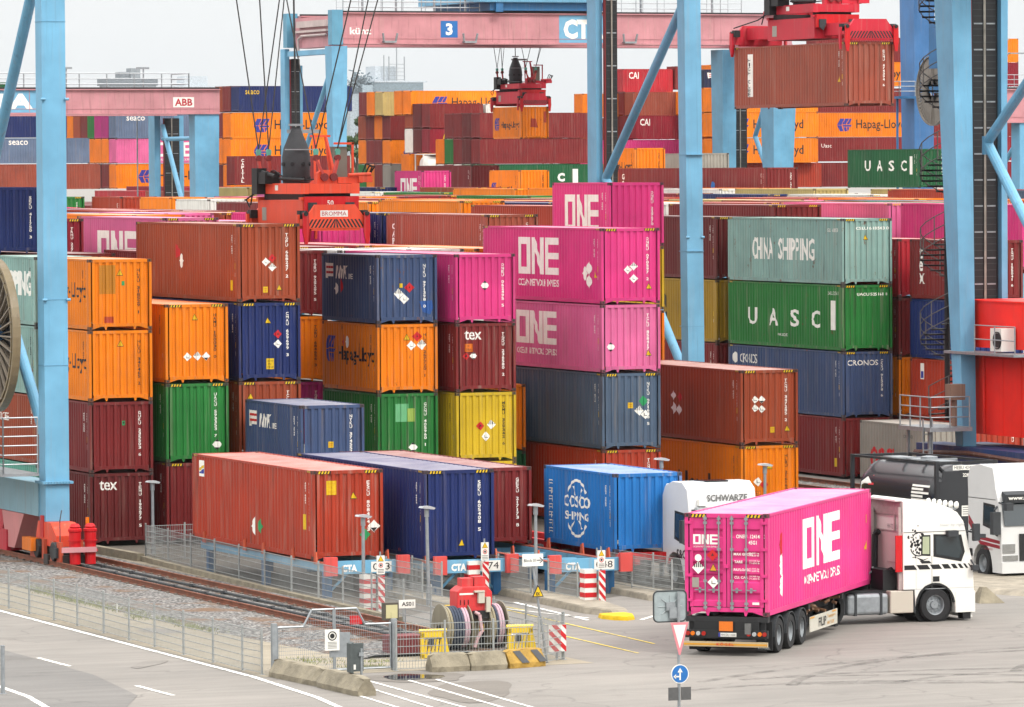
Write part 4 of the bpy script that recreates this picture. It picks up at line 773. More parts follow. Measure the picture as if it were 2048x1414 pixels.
# ---------------------------------------------------------------- gantry cranes
def label_panel(parent, o, ax, wd, h, col, txt=None, tcol='cream', bold=.05, inset=.12, shear=0, name='sign_panel'):
    flat_part(name, rect(0, 0, wd, h), o, ax, (0, 0, 1), C[col], parent, None, .01)
    if txt: flat_part('lettering', text(txt, wd * inset, h * .14, wd=wd * (1 - 2 * inset), h=h * .72, bold=bold, shear=shear), o, ax, (0, 0, 1), C[tcol], parent, None, .016)
def leg_box(b0, b1, z0, z1, name='leg'):         # b = (x0,x1,y0,y1) bottom and top
    q = lambda b, z: [(b[0], b[2], z), (b[1], b[2], z), (b[1], b[3], z), (b[0], b[3], z)]
    return MB().loft([q(b0, z0), q(b1, z1)])
def chain(parent, x0, x1, y, z0, z1, step=1.0):
    obj('cable_chain', MB().box(x0, x1, y, y + .25, z0, z1), M['matte'], parent, C['black']); mb = MB(); mc = MB(); z = z0 + .3; w_ = x1 - x0
    while z < z1: mb.box(x0 + w_ * .08, x0 + w_ * .42, y - .012, y - .002, z, z + .05).box(x0 + w_ * .58, x1 - w_ * .08, y - .012, y - .002, z, z + .05); z += step
    z = z0 + .1
    while z < z1:
        mc.box(x0 + w_ * .05, x0 + w_ * .44, y - .008, y - .001, z, z + .03).box(x0 + w_ * .56, x1 - w_ * .05, y - .008, y - .001, z, z + .03); z += step / 4
    obj('chain_rib', mc, M['matte'], parent, C['charcoal']); obj('chain_rung', mb, M['galv'], parent)
    obj('guide_cable', MB().tube((x0 + w_ * .5, y - .04, z0), (x0 + w_ * .5, y - .04, z1), .03, 6).tube((x0 + w_ * .46, y - .04, z0), (x0 + w_ * .46, y - .04, z1), .02, 6), M['conc'], parent, C['grey'])
    obj('guide_edge', MB().box(x0 - .05, x0 - .01, y - .02, y + .2, z0, z1), M['paint'], parent, C['maroon'])
def girder(parent, x0, x1, y0, y1, z0, z1, col='girder'):
    mb = MB().box(x0, x1, y0, y1, z0 + .12, z1 - .08).box(x0, x1, y0 - .14, y1 + .14, z0, z0 + .12).box(x0, x1, y0 - .2, y1 + .14, z1 - .08, z1)
    g_ = obj('girder', mb, M['crane'], parent, C[col], .55); mb = MB(); x = x0 + 3
    while x < x1 - 1: mb.box(x, x + .05, y0 - .02, y0, z0 + .2, z1 - .1); x += 9.5
    mb.box(x0, x1, y0 - .03, y0, z0 + .42, z0 + .46); obj('seam', mb, M['crane'], g_, tuple(c * .93 for c in C[col]), .5); obj('top_rail', MB().box(x0, x1, y0 + .1, y0 + .25, z1, z1 + .14), M['dark'], g_); return g_
def railing(parent, pts, h, posts=1.5, n=3, r=.025, name='railing', mat=None):
    mb = MB()
    for (a, b) in zip(pts, pts[1:]):
        a, b = Vector(a), Vector(b); L = (b - a).length; k = max(1, int(L / posts))
        for j in range(k + 1): p = a.lerp(b, j / k); mb.tube(p, p + Vector((0, 0, h)), r, 6)
        for j in range(n): q = Vector((0, 0, h * (j + 1) / n)); mb.tube(a + q, b + q, r * .9, 6)
    return obj(name, mb, mat or M['galv'], parent)
CR = C['crane']
# --- crane over the front block: left leg in the foreground, right leg with the spiral stairs
a = thing('gantry_crane', 'nearest light blue gantry crane with foreground leg, spoked reel and spiral stairs', 'gantry crane', (0, 0, 0))
obj('leg', leg_box((-4.2, -3.34, -8.10, -7.35), (-4.2, -3.34, -8.10, -7.35), 1.55, 26), M['crane'], a, CR, .25); bpy.context.view_layer.update()
mb = MB().box(-4.32, -3.22, -8.22, -7.2, 2.86, 2.95)
for k in range(9): mb.box(-4.25 + k * .11, -4.2 + k * .11, -8.25, -8.22, 2.87, 2.94)
for z in (7.0, 9.3, 19): mb.box(-4.215, -3.325, -8.115, -7.335, z, z + .02)
for z in (9.3, 16.3): mb.tube((-4.27, -8.15, z), (-4.1, -8.15, z), .05).tube((-3.4, -8.15, z), (-3.25, -8.15, z), .05)
obj('leg_flange', mb, M['crane'], a, tuple(c * .9 for c in CR), .4)
obj('leg', leg_box((-4.2, -3.34, 6.3, 7.0), (-4.2, -3.34, 6.3, 7.0), 1.35, 26), M['crane'], a, CR, .25)
obj('sill_beam', MB().box(-4.25, -3.25, -7.35, 6.3, 1.7, 2.86), M['crane'], a, S(150, 196, 214), .5)
obj('brace', MB().tube((-3.77, -7.35, 3.8), (-3.77, -.2, 10.9), .2, 14).tube((-3.77, -7.35, 22.2), (-3.77, -.2, 13.6), .2, 14), M['crane'], a, CR, .4)
obj('brace', MB().tube((-3.77, -7.6, 17.6), (-3.77, -.4, 12.0), .02), M['crane'], a, CR, .2) if False else None
re = obj('cable_reel', MB().lathe([(2.62, -.14), (2.72, -.14), (2.72, .14), (2.62, .14), (2.62, -.14)], (-5.0, -4.75, 8.0), 'x', 48, 0, False).lathe([(2.44, -.16), (2.52, -.16), (2.52, .16), (2.44, .16), (2.44, -.16)], (-5.0, -4.75, 8.0), 'x', 48, 0, False), M['crane'], a, S(150, 134, 104), .6)
mb = MB()
for k in range(60):
    q = 2 * math.pi * k / 60; mb.beam((-5.0 + (.12 if k % 2 else -.12), -4.75 + .5 * math.cos(q), 8 + .5 * math.sin(q)), (-5.0 + (.12 if k % 2 else -.12), -4.75 + 2.55 * math.cos(q), 8 + 2.55 * math.sin(q)), .09, .05)
obj('spoke', mb, M['crane'], re, S(150, 138, 122), .4); obj('reel_hub', MB().lathe([(.05, -.3), (.55, -.3), (.55, .3), (.05, .3)], (-5.0, -4.75, 8), 'x', 20).box(-5.6, -5.2, -5.3, -4.6, 6.9, 7.8), M['crane'], re, C['cranedk'])
obj('reel_backing', MB().lathe([(.1, .2), (2.4, .2), (2.4, .24), (.1, .24)], (-5.0, -4.75, 8), 'x', 40), M['dark'], re)
pf = obj('platform', MB().box(-5.7, -4.4, -8.0, 2, 3.15, 3.25).box(-5.75, -5.7, -8, 2, 3.15, 3.4), M['galv'], a)
railing(pf, [(-5.7, 2, 3.25), (-5.7, -8.0, 3.25), (-4.45, -8.0, 3.25)], 1.95, 2.2, 6, .03)
# bogie with wheels, motors
bo = obj('bogie', MB().prism([(-9.35, .72), (-9.35, 1.12), (-8.7, 1.54), (-7.2, 1.54), (-6.95, 1.0), (-6.95, .72)], (-4.22, 0, 0), (0, 1, 0), (0, 0, 1), (.9, 0, 0)), M['paint'], a, S(248, 84, 54, .66), .9)
mb = MB()
for s_ in (-4.34, -3.32):
    for y0, y1 in ((-10.2, -9.75), (-9.3, -9.0), (-8.3, -8.0), (-7.3, -6.6)): mb.prism([(y0, .16), (y1, .16), (y1 - .04, .95), (y0 + .06, .95)], (s_, 0, 0), (0, 1, 0), (0, 0, 1), (.12, 0, 0))
    mb.lathe([(.02, -.03), (.13, -.03), (.13, .15), (.02, .15)], (s_, -9.55, .55), 'x', 14).lathe([(.02, -.03), (.13, -.03), (.13, .15), (.02, .15)], (s_, -7.65, .55), 'x', 14)
obj('bogie_frame', mb, M['paint'], bo, S(214, 92, 62), 1.0); obj('gear_box', MB().box(-4.15, -3.4, -9.9, -6.7, .2, .74).box(-4.25, -3.3, -10.25, -10.1, .22, .5).box(-4.4, -3.2, -8.9, -8.4, .1, .45), M['matte'], bo, S(60, 50, 46)); obj('red_plate', MB().box(-4.26, -4.2, -7.9, -7.6, 1.0, 1.75), M['paint'], bo, C['sred'], .5)
obj('hanger', MB().prism([(-5.6, 1.68), (-2.9, 1.68), (-3.4, .4), (-4.4, .4)], (-4.25, 0, 0), (0, 1, 0), (0, 0, 1), (.95, 0, 0)), M['crane'], bo, S(232, 150, 150), .4)
obj('motor_box', MB().box(-4.6, -4.3, -7.6, -6.5, .5, .95), M['paint'], bo, C['sorange'], .6)
for y in (-9.55, -7.6):
    wh = obj('wheel', MB().lathe([(.08, -.1), (.3, -.1), (.33, -.08), (.33, .08), (.3, .1), (.08, .1)], (-4.33, y, .6), 'x', 20), M['dark'], bo)
for x in (-3.3, -3.85):
    mo = obj('motor', MB().lathe([(.10, .2), (.19, .2), (.19, .62), (.26, .64), (.26, .7), (.2, .74), (.21, 1.3), (.24, 1.34), (.24, 1.42), (.17, 1.46), (.2, 1.5), (.12, 1.6)], (x, -10.35, 0), 'z', 16).lathe([(.20, 1.0), (.25, 1.0), (.25, 1.04), (.20, 1.04)], (x, -10.35, 0), 'z', 16), M['paint'], bo, C['sred'], .25)
obj('brake_hose', MB().path([(-4.25, -9.9, .9), (-4.25, -9.9, 1.7), (-4.0, -9.3, 2.0)], .02).box(-4.45, -4.15, -10.0, -9.7, .4, .75), M['matte'], bo, C['charcoal']); obj('buffer', MB().box(-4.4, -3.15, -10.62, -10.56, .62, .80), M['paint'], bo, C['girder'], .3)
obj('beacon', MB().tube((-3.1, -9.4, 1.5), (-3.1, -9.4, 1.75), .07), M['gloss'], bo, C['sorange'])
obj('bogie', MB().box(-4.3, -3.3, 4.0, 7.6, .25, 1.4).prism([(5.0, 1.7), (7.0, 1.7), (6.6, 1.2), (5.4, 1.2)], (-4.2, 0, 0), (0, 1, 0), (0, 0, 1), (.9, 0, 0)), M['paint'], a, C['spread'], .6)
obj('bogie', MB().box(-4.3, -3.3, -3.6, -.4, .25, 1.0).prism([(-1.2, 1.7), (1.2, 1.7), (.7, .9), (-.7, .9)], (-4.2, -2, 0), (0, 1, 0), (0, 0, 1), (.9, 0, 0)), M['paint'], a, C['spred'], .6)
# right side
obj('leg', leg_box((33.1, 33.65, -5.15, -4.55), (33.1, 34.0, -4.0, -2.2), 2.4, 26), M['crane'], a, CR, .3)
obj('leg', leg_box((33.1, 33.65, -19.5, -18.9), (33.1, 34.0, -19.8, -18.0), 2.4, 26), M['crane'], a, CR, .3)
obj('leg_column', MB().box(35.55, 35.8, -3.6, -2.6, 6.9, 26).box(34.3, 34.36, -3.3, -2.6, 6.9, 26), M['crane'], a, CR, .3); chain(a, 34.42, 35.5, -3.35, 6.9, 26)
obj('brace', MB().tube((34.6, -4.3, 14.7), (34.6, -18.5, 24.2), .2, 12).tube((34.6, -4.3, 14.6), (34.6, -18.5, 1.5), .2, 12).tube((34.6, -4.3, 14.9), (34.6, -4.3, 14.2), .22, 12), M['crane'], a, CR, .4)
obj('sill_beam', MB().box(32.9, 34.1, -21, -1.5, 1.6, 3.1).box(34.3, 35.4, -19, -2.5, 2.2, 3.1), M['crane'], a, C['dkblue'], .3)
obj('cable_tray', MB().path([(32.85, -1.5, 2.75), (32.85, -6, 2.9), (32.85, -20, 2.55)], .09).path([(32.83, -1.5, 2.45), (32.83, -5, 2.35), (32.83, -20, 2.1)], .09).box(32.7, 32.9, -6, -4.5, 1.9, 2.05), M['paint'], a, S(110, 70, 60), .6)
obj('bogie', MB().box(33, 34, -6, -2, .3, 1.6), M['paint'], a, C['dkblue'], .5)
cab_ = obj('electrical_cabin', MB().box(33.95, 37.9, -9.5, -3.62, 3.55, 6.5), M['paint'], a, C['bred'], .12)
mb = MB()
for y in (-5.2, -6.8, -8.3): mb.box(33.93, 33.95, y, y + .03, 3.6, 6.45)
mb.box(33.92, 37.92, -9.52, -3.6, 6.46, 6.54)
for x in (35.1, 36.5): mb.box(x, x + .03, -9.515, -9.5, 3.6, 6.45)
mb.tube((33.9, -5.3, 3.6), (33.9, -5.3, 6.6), .05); obj('cabin_seam', mb, M['paint'], cab_, tuple(c * .85 for c in C['bred']), .2); obj('label_plate', MB().box(33.93, 33.95, -4.0, -3.85, 5.0, 5.12), M['decal'], cab_, C['white'])
cb2 = obj('electrical_cabin', MB().box(33.95, 37.9, -9.0, -3.62, 6.85, 8.6).box(33.9, 37.95, -9.05, -3.57, 8.6, 8.66), M['paint'], a, C['bred'], .12)
ac = obj('air_conditioner', MB().box(33.3, 33.9, -7.9, -7.0, 6.78, 7.65), M['gloss'], a, C['white']); obj('fan_grille', MB().lathe([(.3, -.02), (.33, -.02), (.33, .02), (.3, .02)], (33.28, -7.6, 7.2), 'x', 18, 0, False).lathe([(.02, 0), (.27, 0), (.27, .015), (.02, .015)], (33.28, -7.6, 7.2), 'x', 18), M['dark'], ac)
pf = obj('platform', MB().box(33.0, 33.95, -9.5, -3.7, 6.62, 6.72), M['galv'], a); railing(pf, [(33.05, -6.2, 6.7), (33.05, -9.5, 6.7)], 1.05, 1.4, 2, .025)
# spiral stairs and landing
CX, CY, RR = 34.45, -1.1, 1.05; st = obj('spiral_stair', MB().tube((CX, CY, 3.9), (CX, CY, 24), .11, 10), M['dark'], a); mb = MB(); mr = MB(); z = 4.2; ang = 200.0; prev = None
while z < 22.5:
    q = R(ang); q2 = R(ang + 21); mb.quad([(CX + .1 * math.cos(q), CY + .1 * math.sin(q), z), (CX + RR * math.cos(q), CY + RR * math.sin(q), z), (CX + RR * math.cos(q2), CY + RR * math.sin(q2), z), (CX + .1 * math.cos(q2), CY + .1 * math.sin(q2), z)])
    mb.beam((CX + .1 * math.cos(q), CY + .1 * math.sin(q), z - .03), (CX + RR * math.cos(q), CY + RR * math.sin(q), z - .03), .03, .07)
    p = Vector((CX + RR * math.cos(q), CY + RR * math.sin(q), z)); 
    if prev is not None:
        for hgt in (.05, .55, 1.05): mr.tube(prev + Vector((0, 0, hgt)), p + Vector((0, 0, hgt)), .022, 6)
    if int(ang / 23) % 2 == 0: mr.tube(p, p + Vector((0, 0, 1.05)), .022, 6)
    prev = p; z += .205; ang += 23
obj('stair_tread', mb, M['dark'], st); obj('stair_rail', mr, M['matte'], st, S(110, 108, 106))
pf = obj('platform', MB().box(31.3, 33.1, -5.9, -3.2, 3.72, 3.88).box(31.5, 31.6, -5.4, -5.3, 0, 3.7).box(31.5, 31.6, -3.6, -3.5, 0, 3.7), M['galv'], a); railing(pf, [(33.0, -5.85, 3.88), (31.35, -5.85, 3.88), (31.35, -3.25, 3.88)], 1.15, .8, 3, .03)
obj('control_box', MB().box(32.3, 32.9, -5.7, -5.2, 4.9, 5.5).box(32.5, 32.6, -5.6, -5.3, 3.9, 4.9), M['paint'], a, S(150, 120, 104), .5)
mb = MB(); 
for k in range(12): mb.box(31.25, 31.65, -5.42, -5.38, .3 + k * .3, .34 + k * .3)
obj('ladder', mb.box(31.24, 31.28, -5.43, -5.37, .2, 4.2).box(31.62, 31.66, -5.43, -5.37, .2, 4.2), M['galv'], a)
girder(a, -5, 36, -8.2, -6.4, 24, 26.2); girder(a, -5, 36, 2.5, 4.3, 24, 26.2)
# --- second crane on the same rails: plain leg and cable leg in the middle of the photo
b = thing('gantry_crane', 'light blue gantry crane with plain leg, diagonal tube and black cable leg in the middle', 'gantry crane', (0, 0, 0))
obj('leg', leg_box((33.1, 33.85, 20.62, 21.3), (33.1, 33.85, 21.0, 21.8), 1.6, 26), M['crane'], b, CR, .3)
mb = MB()
for z in (7, 10.2, 14.3): mb.box(33.085, 33.865, 20.7, 21.6, z, z + .02)
for z in (10.8,): mb.tube((33.04, 20.75, z), (33.2, 20.75, z), .05).tube((33.75, 20.75, z), (33.9, 20.75, z), .05)
obj('leg_flange', mb, M['crane'], b, tuple(c * .92 for c in CR), .4)
obj('leg', leg_box((33.1, 33.4, 30.6, 31.6), (33.1, 33.4, 30.6, 31.6), 1.6, 26), M['crane'], b, CR, .3); chain(b, 33.45, 34.0, 30.3, 2, 26, 1.45)
obj('brace', MB().tube((33.5, 21.4, 21.2), (33.5, 30.5, 13.3), .2, 14).tube((33.5, 30.5, 13.3), (33.5, 21.2, 4.2), .2, 14), M['crane'], b, CR, .4)
obj('sill_beam', MB().box(32.9, 34.1, 18, 34, 1.2, 2.2), M['crane'], b, CR, .4); obj('bogie', MB().box(33, 34, 19, 22.5, .27, 1.2).box(33, 34, 29.5, 33, .27, 1.2), M['paint'], b, C['spread'], .6)
for y in (20.6, 30.6): obj('leg', leg_box((-4.2, -3.4, y, y + .8), (-4.2, -3.4, y, y + .8), 1.2, 26), M['crane'], b, CR, .3)
girder(b, -5, 36, 20.3, 22, 24, 26.2); girder(b, -5, 36, 30.6, 32.2, 24, 26.2)
# --- far crane with the number three
c3 = thing('gantry_crane', 'far gantry crane with pink girder, blue number panel and light blue trolley house', 'gantry crane', (0, 0, 0))
girder(c3, 84.45, 122.8, 202.6, 204.6, 23.45, 25.9); girder(c3, 84.45, 122.8, 212.2, 214, 23.45, 25.9)
obj('end_carriage', MB().box(84.0, 85.2, 204.6, 212.2, 23.3, 25.7), M['crane'], c3, C['girder'], .5); obj('end_carriage', MB().box(121.6, 122.8, 204.6, 212.2, 23.3, 25.7), M['crane'], c3, C['girder'], .5)
obj('walkway_bracket', MB().box(83.7, 84.0, 204.4, 211.2, 24.9, 25.4).box(83.7, 84.0, 204.4, 212, 24.5, 24.68).path([(83.8, 211.0, 22.6), (83.8, 211.0, 24.0), (83.8, 210.2, 24.25), (83.8, 204.6, 24.25)], .1), M['crane'], c3, S(224, 204, 200), .5)
for y in (202.8, 213.2): obj('girder_cap', MB().box(83.5, 84.4, y - .4, y + .5, 23.4, 26.1), M['crane'], c3, C['cranedk'] if False else S(110, 176, 206), .3)
lg = leg_box((83.75, 84.55, 202.7, 203.6), (83.45, 84.75, 202.4, 203.9), 1.5, 23.3); obj('leg', lg, M['crane'], c3, CR, .3)
obj('leg', leg_box((83.5, 83.9, 213.4, 214.4), (83.5, 83.9, 213.4, 214.4), 1.5, 23.3), M['crane'], c3, CR, .3); obj('leg', leg_box((84.75, 85.0, 213.4, 214.4), (84.75, 85.0, 213.4, 214.4), 1.5, 22), M['crane'], c3, CR, .3); chain(c3, 83.95, 84.7, 213.2, 2, 22.5, 1.6)
obj('cross_beam', MB().box(83.6, 84.4, 203.9, 213, 22.7, 23.1), M['crane'], c3, CR, .3); obj('brace', MB().tube((84, 203.6, 22), (84, 213.4, 11.8), .2, 12), M['crane'], c3, CR, .4)
obj('leg', leg_box((121.1, 122.2, 202.4, 203.6), (120.4, 122.6, 201.0, 203.9), 1.5, 23.3), M['crane'], c3, CR, .3)
obj('leg', leg_box((120.6, 121.8, 211.5, 213), (120.6, 121.8, 211.2, 213.6), 1.5, 23.3), M['crane'], c3, CR, .3); chain(c3, 121.9, 123.1, 212, 2, 23, 1.6)
obj('brace', MB().tube((122, 204, 21.5), (122, 208, 16.2), .2, 12).tube((122, 208, 16.2), (122, 204, 11.5), .2, 12), M['crane'], c3, CR, .4)
label_panel(c3, (85.0, 202.6, 24.1), (1, 0, 0), 1.85, .75, 'girder', 'künz', bold=.02, inset=.02); label_panel(c3, (92.6, 202.6, 23.98), (1, 0, 0), 1.42, 1.3, 'sblue', '3', inset=.3, bold=.04); label_panel(c3, (102.6, 202.6, 23.6), (1, 0, 0), 4.2, 2.15, 'crane', 'CTA', bold=.05, inset=.09)
railing(c3, [(84.6, 202.9, 25.9), (96, 202.9, 25.9)], 1.3, 1.6, 3, .04); railing(c3, [(107.5, 202.9, 25.9), (118.5, 202.9, 25.9)], 1.3, 1.6, 3, .03); railing(c3, [(84.6, 204.4, 25.9), (118, 204.4, 25.9)], 1.3, 1.8, 3, .02)
mb = MB()
for x in (86.4, 89.2, 92.4, 95.0, 110, 113.5, 116.2): obj('lamp_mast', MB().box(x, x + .12, 203.5, 203.7, 25.9, 27.6).box(x - .35, x + .4, 203.4, 203.7, 27.45, 27.6), M['galv'], c3)
tr = obj('trolley', MB().box(95.5, 107.2, 201.8, 215, 26.75, 31), M['crane'], c3, C['crane'], .3); obj('trolley_frame', MB().box(96.6, 106.6, 202.2, 214, 26.1, 26.75).box(97, 97.6, 201.9, 202.2, 26.0, 26.8).box(104.9, 105.6, 201.9, 202.2, 26.0, 26.8), M['crane'], tr, C['cranedk'])
mb = MB(); x = 95.6
while x < 107.1: mb.box(x, x + .07, 201.77, 201.8, 26.8, 31); x += .18
obj('cladding_rib', mb, M['crane'], tr, C['crane'], .3)
mb = MB()
for x in (88.2, 94.9, 108.5): obj('floodlight', MB().box(x - .5, x + .5, 202.0, 202.6, 23.55, 23.7).tube((x - .5, 202.2, 23.7), (x - .6, 202.1, 24.3), .09).tube((x + .5, 202.2, 23.7), (x + .6, 202.1, 24.3), .09), M['galv'], c3)
# --- far low crane on the left
c4 = thing('gantry_crane', 'far left gantry crane with pink girder and small white logo plate', 'gantry crane', (0, 0, 0))
girder(c4, 41.5, 79.3, 217.1, 219, 18.2, 20.2); girder(c4, 41.5, 79.3, 228, 229.8, 18.2, 20.2)
obj('leg', leg_box((77.3, 79.1, 217.2, 218.6), (77.2, 79.25, 217.1, 218.6), 1.5, 18.2), M['crane'], c4, CR, .3)
obj('leg', leg_box((78.0, 78.5, 229.8, 231.4), (78.0, 78.5, 229.8, 231.4), 1.5, 18.2), M['crane'], c4, CR, .3); obj('leg', leg_box((80.1, 80.5, 229.8, 231), (80.1, 80.5, 229.8, 231), 1.5, 18.2), M['crane'], c4, CR, .3); chain(c4, 78.7, 80.0, 229.4, 2, 18, 1.6)
obj('brace', MB().tube((78.5, 229.2, 17.4), (78.5, 218.6, 4.0), .2, 12).tube((78.5, 218.8, 16.3), (78.5, 229.2, 16.3), .17, 12), M['crane'], c4, CR, .4)
label_panel(c4, (75.4, 217.1, 18.75), (1, 0, 0), 1.75, .8, 'white', 'ABB', 'red', .03, .08); label_panel(c4, (58.5, 217.1, 18.35), (1, 0, 0), 5.6, 1.75, 'crane', 'CTA', bold=.05, inset=.05)
railing(c4, [(45, 217.6, 20.2), (76.9, 217.6, 20.2), (76.9, 222, 20.2)], 1.25, 2.2, 3, .05); mb = MB()
for x in (53, 57.5, 66.8, 73.2): obj('lamp_mast', MB().box(x, x + .1, 218, 218.1, 20.2, 21.9).box(x - .5, x + .5, 217.9, 218.2, 21.8, 21.95), M['galv'], c4)
obj('leg', leg_box((42, 43.5, 217.2, 218.6), (42, 43.5, 217.1, 218.6), 1.5, 18.2), M['crane'], c4, CR, .3)
mb = MB()
for k in range(30): q = .4 * k; mb.quad([(76.9 + .1 * math.cos(q), 231, 6 + k * .35), (76.9 + .9 * math.cos(q), 231 + .9 * math.sin(q), 6 + k * .35), (76.9 + .9 * math.cos(q + .4), 231 + .9 * math.sin(q + .4), 6 + k * .35), (76.9, 231.1, 6 + k * .35)])
obj('spiral_stair', mb.tube((76.9, 231, 2), (76.9, 231, 18), .06), M['galv'], c4)
# --- crane at the right edge, only parts of it show
c5 = thing('gantry_crane', 'blue crane leg with grey spoked cable reel behind the spiral stairs', 'gantry crane', (0, 0, 0))
obj('leg', leg_box((134.9, 136.5, 205.0, 207.0), (134.7, 136.6, 204.6, 207.4), 1.5, 32), M['crane'], c5, S(84, 140, 200), .3); obj('leg', leg_box((134.9, 136.5, 192.0, 193.5), (134.7, 136.6, 191.6, 193.6), 1.5, 32), M['crane'], c5, CR, .3)
mb = MB()
for k in range(60):
    q = 2 * math.pi * k / 60; mb.beam((134.3, 200.4 + .5 * math.cos(q), 19.8 + .5 * math.sin(q)), (134.3, 200.4 + 2.8 * math.cos(q), 19.8 + 2.8 * math.sin(q)), .08, .17)
obj('cable_reel', mb.lathe([(2.75, -.15), (2.85, -.15), (2.85, .15), (2.75, .15), (2.75, -.15)], (134.3, 200.4, 19.8), 'x', 40, 0, False), M['crane'], c5, S(150, 142, 132), .5)
pf = obj('platform', MB().box(133.2, 134.8, 204.4, 206.4, 19.2, 19.4).box(133.6, 133.75, 205.6, 205.75, 10, 19.2), M['crane'], c5, C['cranedk']); railing(pf, [(134.7, 204.45, 19.4), (133.25, 204.45, 19.4), (133.25, 206.4, 19.4)], 1.2, 1, 3, .04)
obj('sill_beam', MB().box(134.7, 136.6, 190, 209, 1.5, 3.5), M['crane'], c5, CR, .3); obj('portal_beam', MB().box(134.7, 136.6, 193.6, 204.6, 30, 32), M['crane'], c5, CR, .3)
c6 = thing('gantry_crane', 'farther blue crane with pink girder end at the right photo edge', 'gantry crane', (9.6, 62.5, 0))
girder(c6, 121, 160, 118, 120, 17.0, 19.6); obj('leg', leg_box((122.2, 123.6, 118, 119.4), (122.2, 123.6, 118, 119.4), 1.5, 17), M['crane'], c6, CR, .3); obj('cabin', MB().box(120.4, 124, 126, 130, 21.4, 25.2).box(120.4, 124.5, 125.2, 130, 19.5, 20.0), M['crane'], c6, C['cranedk'], .3)
obj('brace', MB().tube((122.5, 119, 15.5), (122.5, 128, 9), .2), M['crane'], c6, CR, .3); railing(c6, [(119, 118.5, 19.6), (124, 118.5, 19.6)], 1.1, 1, 3, .03); obj('stair', MB().beam((118.6, 118.3, 19.8), (121.5, 118.3, 22.4), .1, .1).beam((118.6, 118.3, 20.9), (121.5, 118.3, 23.5), .05, .05).box(121.4, 124.2, 117.9, 118.3, 22.3, 22.4), M['galv'], c6)
